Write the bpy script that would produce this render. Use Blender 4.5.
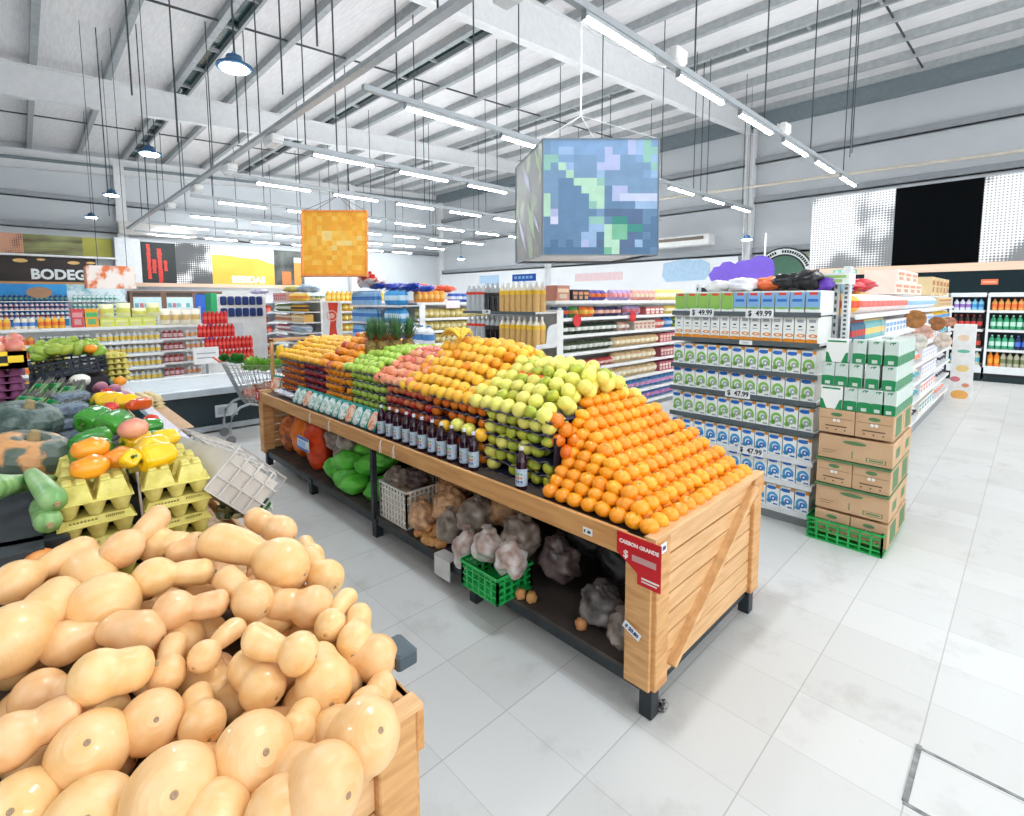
import bpy, math, random
from mathutils import Vector, Matrix, noise
PI = math.pi
random.seed(7)
for o in list(bpy.data.objects): bpy.data.objects.remove(o)
SC = bpy.context.scene
COL = SC.collection

# ------------------------------------------------------------------ camera
FPX = 504.41; CYPX = 346.37; PITCH = 0.0920717; ROLL = -0.0030463; YAW = 0.7686929
cam = bpy.data.cameras.new('camera'); camo = bpy.data.objects.new('camera', cam); COL.objects.link(camo)
cam.sensor_fit = 'HORIZONTAL'; cam.sensor_width = 36.0; cam.lens = 36.0*FPX/1024
cam.shift_y = (CYPX-408.0)/1024.0
cam.clip_start = 0.05; cam.clip_end = 200
fw = Vector((math.sin(YAW)*math.cos(PITCH), math.cos(YAW)*math.cos(PITCH), -math.sin(PITCH)))
rt = Vector((math.cos(YAW), -math.sin(YAW), 0)); up = rt.cross(fw)
rt2 = rt*math.cos(ROLL)+up*math.sin(ROLL); up2 = -rt*math.sin(ROLL)+up*math.cos(ROLL)
mw = Matrix((rt2, up2, -fw)).transposed().to_4x4(); mw.translation = Vector((0, 0, 1.75))
camo.matrix_world = mw
SC.camera = camo
# ------------------------------------------------------------------ world, exposure
w = bpy.data.worlds.new('world'); SC.world = w; w.use_nodes = True
w.node_tree.nodes['Background'].inputs[0].default_value = (0.93, 0.97, 1.0, 1)
w.node_tree.nodes['Background'].inputs[1].default_value = 1.1
SC.view_settings.view_transform = 'Standard'; SC.view_settings.look = 'None'
SC.view_settings.gamma = 1.0; SC.view_settings.use_curve_mapping = False
SC.view_settings.exposure = 0.92
TUBE = 55.0      # glow of the strip lamps
BAY = 130.0       # glow of the round high bay lamps

# ------------------------------------------------------------------ materials
def lin(c):
    c = c/255.0
    return c/12.92 if c <= 0.04045 else ((c+0.055)/1.055)**2.4
def RGB(r, g, b): return (lin(r), lin(g), lin(b), 1)
MATS = {}
def mat(name, rgb=(200, 200, 200), rough=0.5, metal=0.0, rgb2=None, scale=8.0, bump=0.0, detail=3.0, emis=0.0, trans=0.0,
        alpha=1.0, spec=0.5, stretch=None, lo=0.35, hi=0.65, vary=0.0, coat=0.0, sss=0.0):
    if name in MATS: return MATS[name]
    m = bpy.data.materials.new(name); m.use_nodes = True; nt = m.node_tree; N = nt.nodes; Lk = nt.links
    b = N['Principled BSDF']; c = RGB(*rgb)
    b.inputs['Base Color'].default_value = c; b.inputs['Roughness'].default_value = rough
    b.inputs['Metallic'].default_value = metal; b.inputs['Specular IOR Level'].default_value = spec
    b.inputs['Transmission Weight'].default_value = trans; b.inputs['Alpha'].default_value = alpha
    b.inputs['Coat Weight'].default_value = coat
    if emis:
        b.inputs['Emission Color'].default_value = c; b.inputs['Emission Strength'].default_value = emis
        MATS[name] = m; return m
    tc = N.new('ShaderNodeTexCoord'); mp = N.new('ShaderNodeMapping')
    if stretch: mp.inputs['Scale'].default_value = stretch
    Lk.new(tc.outputs['Object'], mp.inputs['Vector'])
    nz = N.new('ShaderNodeTexNoise'); nz.inputs['Scale'].default_value = scale; nz.inputs['Detail'].default_value = detail
    Lk.new(mp.outputs['Vector'], nz.inputs['Vector'])
    rp = N.new('ShaderNodeValToRGB'); e = rp.color_ramp.elements
    e[0].position = lo; e[1].position = hi
    c2 = RGB(*rgb2) if rgb2 else tuple(x*0.9 for x in c[:3])+(1,)
    e[0].color = c2; e[1].color = c
    Lk.new(nz.outputs['Fac'], rp.inputs['Fac'])
    out = rp.outputs['Color']
    if vary:
        oi = N.new('ShaderNodeObjectInfo'); hs = N.new('ShaderNodeHueSaturation'); mr = N.new('ShaderNodeMapRange')
        mr.inputs['To Min'].default_value = 0.5-vary*0.25; mr.inputs['To Max'].default_value = 0.5+vary*0.25
        mv = N.new('ShaderNodeMapRange'); mv.inputs['To Min'].default_value = 1-vary; mv.inputs['To Max'].default_value = 1+vary
        Lk.new(oi.outputs['Random'], mr.inputs['Value']); Lk.new(oi.outputs['Random'], mv.inputs['Value'])
        Lk.new(mr.outputs['Result'], hs.inputs['Hue']); Lk.new(mv.outputs['Result'], hs.inputs['Value'])
        Lk.new(out, hs.inputs['Color']); out = hs.outputs['Color']
    Lk.new(out, b.inputs['Base Color'])
    if bump:
        bp = N.new('ShaderNodeBump'); bp.inputs['Strength'].default_value = bump; bp.inputs['Distance'].default_value = 0.01
        Lk.new(nz.outputs['Fac'], bp.inputs['Height']); Lk.new(bp.outputs['Normal'], b.inputs['Normal'])
    MATS[name] = m; return m
def flat(r, g, b, rough=0.55): return mat('paint_%d_%d_%d' % (r, g, b), (r, g, b), rough)

# ------------------------------------------------------------------ mesh builder
class MB:
    def __init__(s): s.v = []; s.f = []; s.mi = []; s.sm = []; s.mats = []; s.M = Matrix()
    def m(s, mt):
        if mt not in s.mats: s.mats.append(mt)
        return s.mats.index(mt)
    def add(s, vs, fs, mt, smooth=False):
        n = len(s.v); s.v += [tuple(s.M @ Vector(p)) for p in vs]; k = s.m(mt)
        for f in fs: s.f.append(tuple(i+n for i in f)); s.mi.append(k); s.sm.append(smooth)
    def box(s, x0, y0, z0, x1, y1, z1, mt, ch=0.0):
        if ch <= 0:
            s.add([(x0,y0,z0),(x1,y0,z0),(x1,y1,z0),(x0,y1,z0),(x0,y0,z1),(x1,y0,z1),(x1,y1,z1),(x0,y1,z1)],
                  [(0,3,2,1),(4,5,6,7),(0,1,5,4),(1,2,6,5),(2,3,7,6),(3,0,4,7)], mt)
        else:
            c = ch; ring = lambda z, d: [(x0+d+c,y0+d,z),(x1-d-c,y0+d,z),(x1-d,y0+d+c,z),(x1-d,y1-d-c,z),(x1-d-c,y1-d,z),(x0+d+c,y1-d,z),(x0+d,y1-d-c,z),(x0+d,y0+d+c,z)]
            vs = ring(z0, c)+ring(z0+c, 0)+ring(z1-c, 0)+ring(z1, c)
            fs = [tuple(range(7, -1, -1)), tuple(range(24, 32))]
            for k in range(3):
                for i in range(8): fs.append((k*8+i, k*8+(i+1) % 8, k*8+8+(i+1) % 8, k*8+8+i))
            s.add(vs, fs, mt)
    def bar(s, a, b, wd, ht, mt, upv=(0, 0, 1)):
        a = Vector(a); b = Vector(b); d = (b-a).normalized(); u = Vector(upv)
        if abs(d.dot(u)) > 0.99: u = Vector((1, 0, 0))
        r = d.cross(u).normalized(); u = r.cross(d)
        vs = [tuple(p+r*i*wd/2+u*j*ht/2) for p in (a, b) for i, j in ((-1,-1),(1,-1),(1,1),(-1,1))]
        s.add(vs, [(0,3,2,1),(4,5,6,7),(0,1,5,4),(1,2,6,5),(2,3,7,6),(3,0,4,7)], mt)
    def tube(s, pts, r, n, mt, smooth=True):
        pts = [Vector(p) for p in pts]; rs = r if isinstance(r, (list, tuple)) else [r]*len(pts); vs = []; fs = []
        for i, p in enumerate(pts):
            d = (pts[min(i+1, len(pts)-1)]-pts[max(i-1, 0)]).normalized()
            u = Vector((0, 0, 1)) if abs(d.z) < 0.9 else Vector((1, 0, 0))
            a = d.cross(u).normalized(); b2 = a.cross(d)
            for k in range(n):
                t = 2*PI*k/n; vs.append(tuple(p+(a*math.cos(t)+b2*math.sin(t))*rs[i]))
        for i in range(len(pts)-1):
            for k in range(n): fs.append((i*n+k, i*n+(k+1) % n, (i+1)*n+(k+1) % n, (i+1)*n+k))
        s.add(vs, fs, mt, smooth); s.add(vs[:n], [tuple(range(n))], mt); s.add(vs[-n:], [tuple(range(n-1, -1, -1))], mt)
    def lathe(s, prof, n, mt, smooth=True, bend=0.0, lobes=0, la=0.0, mts=None):
        vs = []; L = len(prof)
        for r, z in prof:
            for k in range(n):
                t = 2*PI*k/n; rr = r*(1+la*math.cos(lobes*t)) if lobes else r
                vs.append((rr*math.cos(t)+bend*z*z, rr*math.sin(t), z))
        for i in range(L-1):
            mm = mts[i] if mts else mt
            base = len(s.v)
            fs = [(k, (k+1) % n, n+(k+1) % n, n+k) for k in range(n)]
            s.add(vs[i*n:(i+2)*n], fs, mm, smooth)
        s.add(vs[:n], [tuple(range(n-1, -1, -1))], mts[0] if mts else mt); s.add(vs[-n:], [tuple(range(n))], mts[-1] if mts else mt)
    def ball(s, c, r, mt, nu=14, nv=9, fn=None):
        rx, ry, rz = r if isinstance(r, (list, tuple)) else (r, r, r); vs = []; fs = []
        for j in range(nv+1):
            ph = PI*j/nv
            for i in range(nu):
                t = 2*PI*i/nu; d = Vector((math.sin(ph)*math.cos(t), math.sin(ph)*math.sin(t), math.cos(ph)))
                k = fn(d) if fn else 1.0
                vs.append((c[0]+rx*d.x*k, c[1]+ry*d.y*k, c[2]+rz*d.z*k))
        for j in range(nv):
            for i in range(nu): fs.append((j*nu+i, (j+1)*nu+i, (j+1)*nu+(i+1) % nu, j*nu+(i+1) % nu))
        s.add(vs, fs, mt, True)
    def poly(s, pts, mt): s.add(pts, [tuple(range(len(pts)))], mt)
    def prism(s, pts, z0, z1, mt):
        n = len(pts); vs = [(p[0], p[1], z0) for p in pts]+[(p[0], p[1], z1) for p in pts]
        s.add(vs, [tuple(range(n-1, -1, -1)), tuple(range(n, 2*n))]+[(i, (i+1) % n, n+(i+1) % n, n+i) for i in range(n)], mt)
    # a flat decal on the front (facing -y) at depth y
    def rect(s, x0, z0, x1, z1, y, mt): s.add([(x0,y,z0),(x1,y,z0),(x1,y,z1),(x0,y,z1)], [(0,1,2,3)], mt)
    def disc(s, cx, cz, rx, rz, y, mt, n=14, a0=0.0, a1=2*PI, inner=0.0):
        if inner <= 0: s.poly([(cx+rx*math.cos(a0+(a1-a0)*i/n), y, cz+rz*math.sin(a0+(a1-a0)*i/n)) for i in range(n)], mt)
        else:
            for i in range(n):
                a, b = a0+(a1-a0)*i/n, a0+(a1-a0)*(i+1)/n
                s.poly([(cx+rx*math.cos(a), y, cz+rz*math.sin(a)), (cx+rx*math.cos(b), y, cz+rz*math.sin(b)),
                        (cx+rx*inner*math.cos(b), y, cz+rz*inner*math.sin(b)), (cx+rx*inner*math.cos(a), y, cz+rz*inner*math.sin(a))], mt)
    def mesh(s, name):
        me = bpy.data.meshes.new(name); me.from_pydata(s.v, [], s.f)
        for mt in s.mats: me.materials.append(mt)
        me.polygons.foreach_set('material_index', s.mi); me.polygons.foreach_set('use_smooth', s.sm); me.update()
        return me
    def build(s, name, parent=None, label=None):
        o = bpy.data.objects.new(name, s.mesh(name)); COL.objects.link(o)
        if parent: o.parent = parent
        if label: o['label'] = label
        return o
def short(s):
    while len(s.split()) > 16 and ' the ' in s: i = s.rfind(' the '); s = s[:i]+s[i+4:]
    return s
def tag(o, label, cat, group=None, kind=None):
    o['label'] = short(label); o['category'] = cat
    if group: o['group'] = group
    if kind: o['kind'] = kind
    return o
def empty(name, loc=(0, 0, 0), rz=0.0):
    o = bpy.data.objects.new(name, None); COL.objects.link(o); o.location = loc; o.rotation_euler = (0, 0, rz); o.empty_display_size = 0.1
    return o
def struct(o): o['kind'] = 'structure'; return o
def rotM(axis_z, loc=(0, 0, 0), spin=0.0):
    q = Vector(axis_z).normalized().to_track_quat('Z', 'Y'); return Matrix.Translation(loc) @ q.to_matrix().to_4x4() @ Matrix.Rotation(spin, 4, 'Z')
class Proto:
    """the first placing moves the thing itself, later ones copy it and its parts"""
    def __init__(s, root): s.root = root; s.used = False; s.kids = list(root.children); s.sub = {c.name: list(c.children) for c in s.kids}
    def put(s, loc, rz=0.0, label=None, cat=None, group=None, scale=None, rot=None, matrix=None):
        if not s.used: r = s.root; s.used = True
        else:
            r = s.root.copy(); COL.objects.link(r)
            for ch in s.kids:
                c = ch.copy(); COL.objects.link(c); c.parent = r
                for g in s.sub[ch.name]:
                    d = g.copy(); COL.objects.link(d); d.parent = c
        if matrix is not None: r.matrix_world = matrix
        else:
            r.location = loc; r.rotation_euler = rot if rot else (0, 0, rz)
            r.scale = scale if scale else (1, 1, 1)
        if label: r['label'] = short(label)
        if cat: r['category'] = cat
        if group: r['group'] = group
        return r
ORD = ['zeroth','first','second','third','fourth','fifth','sixth','seventh','eighth','ninth','tenth','eleventh','twelfth','thirteenth',
       'fourteenth','fifteenth','sixteenth','seventeenth','eighteenth','nineteenth','twentieth']
def od(n):
    if n <= 20: return ORD[n]
    t = ['', '', 'twenty', 'thirty', 'forty', 'fifty', 'sixty', 'seventy', 'eighty', 'ninety']; tt = ['', '', 'twentieth', 'thirtieth', 'fortieth', 'fiftieth', 'sixtieth', 'seventieth', 'eightieth', 'ninetieth']
    return (t[n//10]+'-'+ORD[n % 10]) if n % 10 else tt[n//10]
TXT = {}
def text_mesh(s, size, mt, bold=0.0, ext=0.001):
    k = (s, size, mt.name, bold)
    if k in TXT: return TXT[k]
    cu = bpy.data.curves.new('lettering', 'FONT'); cu.body = s; cu.size = size; cu.align_x = 'CENTER'; cu.align_y = 'CENTER'
    cu.extrude = ext; cu.offset = bold; cu.resolution_u = 3
    to = bpy.data.objects.new('lettering', cu); COL.objects.link(to)
    dg = bpy.context.evaluated_depsgraph_get(); me = bpy.data.meshes.new_from_object(to.evaluated_get(dg))
    bpy.data.objects.remove(to); me.materials.clear(); me.materials.append(mt); TXT[k] = me
    return me
def text(s, size, mt, parent, loc, rot=(PI/2, 0, 0), bold=0.0, ext=0.001, sx=1.0):
    o = bpy.data.objects.new('lettering', text_mesh(s, size, mt, bold, ext)); COL.objects.link(o)
    o.parent = parent; o.location = loc; o.rotation_euler = rot; o.scale = (sx, 1, 1); return o

WHITE = mat('white_enamel', (238, 238, 236), 0.4); SHELFW = mat('white_shelf_metal', (226, 228, 228), 0.35)
DGREY = mat('dark_grey_metal', (88, 98, 102), 0.4); MGREY = mat('mid_grey_metal', (150, 156, 158), 0.4, 0.3)
BLACK = mat('black_metal', (24, 28, 30), 0.45); STEELF = mat('blackened_steel', (48, 56, 60), 0.45, 0.3, rgb2=(36, 42, 46))
WOOD = mat('pine_wood', (226, 176, 116), 0.5, rgb2=(196, 140, 84), scale=3.2, detail=6, stretch=(2, 2, 14), bump=0.15, lo=0.3, hi=0.7)
WOODY = mat('pine_wood_long', (224, 170, 108), 0.5, rgb2=(196, 138, 78), scale=2.5, detail=6, stretch=(14, 1.2, 14), bump=0.15, lo=0.3, hi=0.7)
WOODX = mat('pine_wood_cross', (232, 188, 136), 0.5, rgb2=(206, 156, 102), scale=2.5, detail=6, stretch=(1.5, 14, 14), bump=0.15, lo=0.3, hi=0.7)
CARD = mat('kraft_cardboard', (206, 170, 132), 0.75, rgb2=(196, 158, 120), scale=5)
CHROME = mat('bright_chrome', (205, 210, 214), 0.22, 0.9)
INK = mat('black_ink', (28, 30, 34), 0.6)
# ------------------------------------------------------------------ the setting
def floor_mat():
    m = bpy.data.materials.new('floor_tiles'); m.use_nodes = True; nt = m.node_tree; N = nt.nodes; Lk = nt.links
    b = N['Principled BSDF']; b.inputs['Roughness'].default_value = 0.38; b.inputs['Specular IOR Level'].default_value = 0.4
    tc = N.new('ShaderNodeTexCoord'); sp = N.new('ShaderNodeSeparateXYZ'); Lk.new(tc.outputs['Object'], sp.inputs[0])
    def line(ax, off, pitch, wd):
        a = N.new('ShaderNodeMath'); a.operation = 'SUBTRACT'; Lk.new(sp.outputs[ax], a.inputs[0]); a.inputs[1].default_value = off-100*pitch
        d = N.new('ShaderNodeMath'); d.operation = 'MODULO'; Lk.new(a.outputs[0], d.inputs[0]); d.inputs[1].default_value = pitch
        l = N.new('ShaderNodeMath'); l.operation = 'LESS_THAN'; Lk.new(d.outputs[0], l.inputs[0]); l.inputs[1].default_value = wd
        return l, a
    lx, ax = line(0, 2.048, 0.338, 0.0035); ly, ay = line(1, 0.204, 0.4185, 0.005)
    mx = N.new('ShaderNodeMath'); mx.operation = 'MAXIMUM'
    h = N.new('ShaderNodeMath'); h.operation = 'MULTIPLY'; h.inputs[1].default_value = 0.7; Lk.new(lx.outputs[0], h.inputs[0])
    Lk.new(h.outputs[0], mx.inputs[0]); Lk.new(ly.outputs[0], mx.inputs[1])
    # tone of each tile
    fl = []
    for a, p in ((ax, 0.338), (ay, 0.4185)):
        d = N.new('ShaderNodeMath'); d.operation = 'DIVIDE'; Lk.new(a.outputs[0], d.inputs[0]); d.inputs[1].default_value = p
        f = N.new('ShaderNodeMath'); f.operation = 'FLOOR'; Lk.new(d.outputs[0], f.inputs[0]); fl.append(f)
    cb = N.new('ShaderNodeCombineXYZ'); Lk.new(fl[0].outputs[0], cb.inputs[0]); Lk.new(fl[1].outputs[0], cb.inputs[1])
    wn = N.new('ShaderNodeTexWhiteNoise'); Lk.new(cb.outputs[0], wn.inputs['Vector'])
    r1 = N.new('ShaderNodeValToRGB'); r1.color_ramp.elements[0].color = RGB(206, 206, 202); r1.color_ramp.elements[1].color = RGB(217, 217, 214)
    Lk.new(wn.outputs['Value'], r1.inputs[0])
    nz = N.new('ShaderNodeTexNoise'); nz.inputs['Scale'].default_value = 3.0; nz.inputs['Detail'].default_value = 8; nz.inputs['Roughness'].default_value = 0.65
    Lk.new(tc.outputs['Object'], nz.inputs['Vector'])
    r2 = N.new('ShaderNodeValToRGB'); r2.color_ramp.elements[0].position = 0.30; r2.color_ramp.elements[1].position = 0.46
    r2.color_ramp.elements[0].color = (0.80, 0.79, 0.77, 1); r2.color_ramp.elements[1].color = (1, 1, 1, 1)
    Lk.new(nz.outputs['Fac'], r2.inputs[0])
    mu = N.new('ShaderNodeMix'); mu.data_type = 'RGBA'; mu.blend_type = 'MULTIPLY'; mu.inputs['Factor'].default_value = 0.8
    Lk.new(r1.outputs[0], mu.inputs['A']); Lk.new(r2.outputs[0], mu.inputs['B'])
    nb = N.new('ShaderNodeTexNoise'); nb.inputs['Scale'].default_value = 26; nb.inputs['Detail'].default_value = 2; Lk.new(tc.outputs['Object'], nb.inputs['Vector'])
    gt = N.new('ShaderNodeMath'); gt.operation = 'GREATER_THAN'; gt.inputs[1].default_value = 0.76; Lk.new(nb.outputs['Fac'], gt.inputs[0])
    sc = N.new('ShaderNodeMath'); sc.operation = 'MULTIPLY'; sc.inputs[1].default_value = 0.35; Lk.new(gt.outputs[0], sc.inputs[0])
    m2 = N.new('ShaderNodeMath'); m2.operation = 'MAXIMUM'; Lk.new(mx.outputs[0], m2.inputs[0]); Lk.new(sc.outputs[0], m2.inputs[1])
    m3 = N.new('ShaderNodeMath'); m3.operation = 'MULTIPLY'; m3.inputs[1].default_value = 0.42; Lk.new(m2.outputs[0], m3.inputs[0])
    mm = N.new('ShaderNodeMix'); mm.data_type = 'RGBA'; Lk.new(m3.outputs[0], mm.inputs['Factor']); Lk.new(mu.outputs['Result'], mm.inputs['A'])
    mm.inputs['B'].default_value = RGB(120, 116, 108)
    Lk.new(mm.outputs['Result'], b.inputs['Base Color'])
    return m
b = MB(); b.box(-8, -6, -0.1, 19.1, 26.1, 0, floor_mat()); struct(b.build('floor'))
XW, YB = 19.0, 26.0
WALLP = mat('wall_panel_paint', (205, 209, 212), 0.55, rgb2=(198, 203, 207), scale=0.6)
ROOFM = mat('roof_insulation_sheet', (243, 241, 241), 0.6, rgb2=(230, 228, 230), scale=5, stretch=(6, 0.6, 1), bump=0.25)
PURL = mat('purlin_steel', (176, 180, 182), 0.5, 0.0, rgb2=(160, 165, 168)); RAFT = mat('rafter_paint', (232, 233, 234), 0.5, rgb2=(226, 227, 228))
GIRT = mat('girt_steel', (158, 163, 168), 0.5, 0.1); SKY = mat('dark_gutter_glass', (16, 62, 66), 0.2)
def rz_(x): return 7.24+0.0463*x
b = MB(); b.box(XW, -6, 0, XW+0.1, YB, 8.3, WALLP); struct(b.build('wall_right'))
b = MB(); b.box(-8, YB, 0, XW+0.1, YB+0.1, 8.3, WALLP); struct(b.build('wall_back'))
b = MB(); b.box(-8.1, -6, 0, -8, YB, 7.2, WALLP); struct(b.build('wall_left'))
b = MB(); b.add([(-8,-6,rz_(-8)+.2),(XW,-6,rz_(XW)+.2),(XW,YB,rz_(XW)+.2),(-8,YB,rz_(-8)+.2),(-8,-6,rz_(-8)+.3),(XW,-6,rz_(XW)+.3),(XW,YB,rz_(XW)+.3),(-8,YB,rz_(-8)+.3)],
      [(0,1,2,3),(7,6,5,4),(0,4,5,1),(1,5,6,2),(2,6,7,3),(3,7,4,0)], ROOFM); struct(b.build('ceiling'))
k = -5
while 0.52+1.385*k < 18.9:                     # purlins run away from the camera to the left
    x = 0.52+1.385*k; z = rz_(x); b = MB()
    b.box(x-0.03, -6, z+0.021, x+0.03, YB, z+0.2, PURL); b.box(x-0.03, -6, z, x+0.10, YB, z+0.02, PURL)
    if k in (2, 5, 9):                         # double purlin with a dark glazed gutter between
        b.box(x+0.36, -6, z, x+0.42, YB, z+0.2, PURL); b.box(x+0.05, -6, z+0.13, x+0.36, YB, z+0.16, SKY)
        y = -5.5
        while y < YB: b.box(x+0.03, y, z+0.03, x+0.36, y+0.05, z+0.10, PURL); y += 1.35
    struct(b.build('ceiling_purlin')); k += 1
for y in (7.28, 16.8, 26.0-0.12):              # tapered portal rafters
    b = MB()
    for (ya, yb, t0, t1) in ((y-0.008, y+0.008, 0, 1), (y-0.11, y+0.11, 0, 0.03), (y-0.11, y+0.11, 0.97, 1)):
        vs = []
        for x in (-8, XW):
            bot = 6.30+0.0615*x if y < 20 else 6.55+0.058*x
            if y > 16 and y < 20: bot = 6.48+0.0615*x
            top = rz_(x)
            za, zb = bot+(top-bot)*t0, bot+(top-bot)*t1
            vs += [(x, ya, za), (x, yb, za), (x, yb, zb), (x, ya, zb)]
        b.add(vs, [(0,3,2,1),(4,5,6,7),(0,1,5,4),(1,2,6,5),(2,3,7,6),(3,0,4,7)], RAFT)
    struct(b.build('ceiling_rafter'))
ROD = mat('dark_rod', (58, 66, 70), 0.5)
for y in (2.6, 12.0, 21.4):                    # thin sag rods across the purlins
    b = MB(); b.bar((-8, y, rz_(-8)+0.07), (XW, y, rz_(XW)+0.07), 0.035, 0.035, ROD); struct(b.build('ceiling_tie_rod'))
for (x, y) in ((XW-0.2, 7.28), (XW-0.2, 16.8), (XW-0.15, YB-0.15), (3.1, YB-0.2), (-3.5, YB-0.2), (13.0, YB-0.2)):
    b = MB(); b.box(x-0.17, y-0.13, 0, x+0.17, y-0.10, 7.9 if x > 10 else rz_(x)-0.3, RAFT); b.box(x-0.17, y+0.10, 0, x+0.17, y+0.13, 7.9 if x > 10 else rz_(x)-0.3, RAFT)
    b.box(x-0.01, y-0.10, 0, x+0.01, y+0.10, 7.9 if x > 10 else rz_(x)-0.3, RAFT); struct(b.build('wall_column'))
for z in (6.45, 5.10, 3.35): b = MB(); b.box(XW-0.16, -6, z, XW, YB, z+0.04, GIRT); b.box(XW-0.16, -6, z, XW-0.14, YB, z+0.22, GIRT); struct(b.build('wall_girt'))
for z in (5.55, 4.45): b = MB(); b.box(-8, YB-0.16, z, XW, YB, z+0.04, GIRT); b.box(-8, YB-0.16, z, XW, YB-0.14, z+0.22, GIRT); struct(b.build('wall_girt'))
b = MB(); b.box(XW-0.4, -6, rz_(XW)-0.45, XW, YB, rz_(XW)-0.02, mat('eave_band', (120, 132, 138), 0.5)); struct(b.build('ceiling_eave_band'))
b = MB(); b.box(-8, YB-0.3, 7.0-0.25, XW, YB, 7.0-0.16, mat('eave_band', (120, 132, 138), 0.5)); b.v = [(x, y, z+0.0463*x+0.1) for x, y, z in b.v]; struct(b.build('ceiling_eave_band'))
# white lower lining of the right wall, with the faded blue sign on it
LINING = mat('white_wall_lining', (234, 236, 238), 0.5, rgb2=(228, 231, 234), scale=1.0)
b = MB(); b.box(XW-0.24, 7.6, 0, XW-0.17, YB-0.3, 3.3, LINING); struct(b.build('wall_right_lining'))
b = MB(); b.box(XW-0.24, 4.3, 0, XW-0.17, 7.0, 3.3, mat('olive_wall_paint', (172, 182, 158), 0.6)); struct(b.build('wall_right_lining'))
bb = MB(); bl = mat('faded_blue_print', (178, 208, 232), 0.6)
pts = [(0,0.1),(0.1,0),(0.9,0.02),(1,0.12),(0.97,0.3),(0.8,0.38),(0.66,0.36),(0.5,0.4),(0.2,0.36),(0.03,0.34)]
bb.prism([(p[0]*2.0, p[1]*2.2) for p in pts], 0, 0.02, bl)
o = bb.build('wall_sign'); o.location = (XW-0.25, 10.6, 2.45); o.rotation_euler = (PI/2, 0, -PI/2)
tag(o, 'faded pale blue cloud shaped sign on the white wall behind the milk cartons', 'sign')
for yy, zz, wd, nm in ((20.4, 2.55, 1.6, 'small pale blue square sign on the far wall right of the corner column'), (12.5, 2.6, 2.6, 'pale pink flat sign low on the wall behind the grey cube')):
    bb = MB(); bb.box(0, 0, 0, wd, 0.03, 0.55 if wd < 2 else 0.35, bl if wd < 2 else mat('faded_pink_print', (232, 205, 208), 0.6)); o = bb.build('wall_sign'); o.location = (XW-0.26, yy+wd, zz); o.rotation_euler = (0, 0, -PI/2)
    tag(o, nm, 'sign')
# floor hatch frame at the lower right
b = MB(); ST = mat('worn_floor_metal', (150, 152, 152), 0.4, 0.6, rgb2=(105, 105, 102), scale=20)
b.box(2.10, 0.196, 0, 2.42, 0.214, 0.004, ST); b.box(2.40, -1.4, 0, 2.412, 0.2, 0.003, ST); b.box(2.085, -1.4, 0, 2.10, 0.21, 0.003, ST); struct(b.build('trim_1'))

# partition wall behind the refrigerators, with fascia and picture panels
def halftone(name, a, bcol, sc, off):
    m = bpy.data.materials.new(name); m.use_nodes = True; N = m.node_tree.nodes; Lk = m.node_tree.links; p = N['Principled BSDF']; p.inputs['Roughness'].default_value = 0.7
    tc = N.new('ShaderNodeTexCoord'); mp = N.new('ShaderNodeMapping'); mp.inputs['Location'].default_value = off; Lk.new(tc.outputs['Object'], mp.inputs[0])
    nz = N.new('ShaderNodeTexNoise'); nz.inputs['Scale'].default_value = 0.75; nz.inputs['Detail'].default_value = 2.5; Lk.new(mp.outputs[0], nz.inputs['Vector'])
    vo = N.new('ShaderNodeTexVoronoi'); vo.inputs['Scale'].default_value = sc; vo.inputs['Randomness'].default_value = 0.0; Lk.new(tc.outputs['Object'], vo.inputs['Vector'])
    mr = N.new('ShaderNodeMapRange'); mr.inputs['From Min'].default_value = 0.40; mr.inputs['From Max'].default_value = 0.58; mr.inputs['To Min'].default_value = 0.28; mr.inputs['To Max'].default_value = 0.80
    Lk.new(nz.outputs['Fac'], mr.inputs['Value'])
    lt = N.new('ShaderNodeMath'); lt.operation = 'LESS_THAN'; Lk.new(vo.outputs['Distance'], lt.inputs[0]); Lk.new(mr.outputs[0], lt.inputs[1])
    mx = N.new('ShaderNodeMix'); mx.data_type = 'RGBA'; Lk.new(lt.outputs[0], mx.inputs['Factor']); mx.inputs['A'].default_value = a; mx.inputs['B'].default_value = bcol
    Lk.new(mx.outputs['Result'], p.inputs['Base Color']); return m
PX = 14.5
b = MB(); b.box(PX+0.75, -3.2, 0, PX+0.85, 4.085, 2.45, mat('dark_teal_wall', (14, 34, 40), 0.6, spec=0.2)); struct(b.build('wall_partition'))
FASC = mat('pale_wood_fascia', (232, 200, 176), 0.5, rgb2=(226, 190, 164), scale=2, stretch=(14, 1, 14))
b = MB(); b.box(PX-0.02, -3.2, 2.33, PX+0.75, 4.085, 2.50, FASC); struct(b.build('wall_fascia_wood'))
b = MB(); b.box(PX, -3.2, 1.88, PX+0.75, 4.08, 2.33, mat('dark_teal_wall', (14, 34, 40), 0.6, spec=0.2)); struct(b.build('wall_fascia_dark'))
HT = halftone('halftone_print', RGB(232, 232, 232), RGB(120, 122, 124), 17.0, (0, 3.1, 5.2))
BP = mat('black_matt_panel', (5, 7, 9), 0.9, spec=0.05)
for (y0, y1, mt, lab) in ((2.377, 4.085, HT, 'grey and white halftone picture panel left of the black panel'), (0.889, 2.377, BP, 'plain black panel between two halftone picture panels'), (-0.75, 0.889, HT, 'grey and white halftone picture panel at the right edge, cut by the frame')):
    b = MB(); b.box(0, 0, 0, y1-y0, 0.08, 1.76, mt); o = b.build('wall_panel'); o.location = (PX+0.05, y1, 2.50); o.rotation_euler = (0, 0, -PI/2)
    tag(o, lab, 'wall panel')
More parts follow.
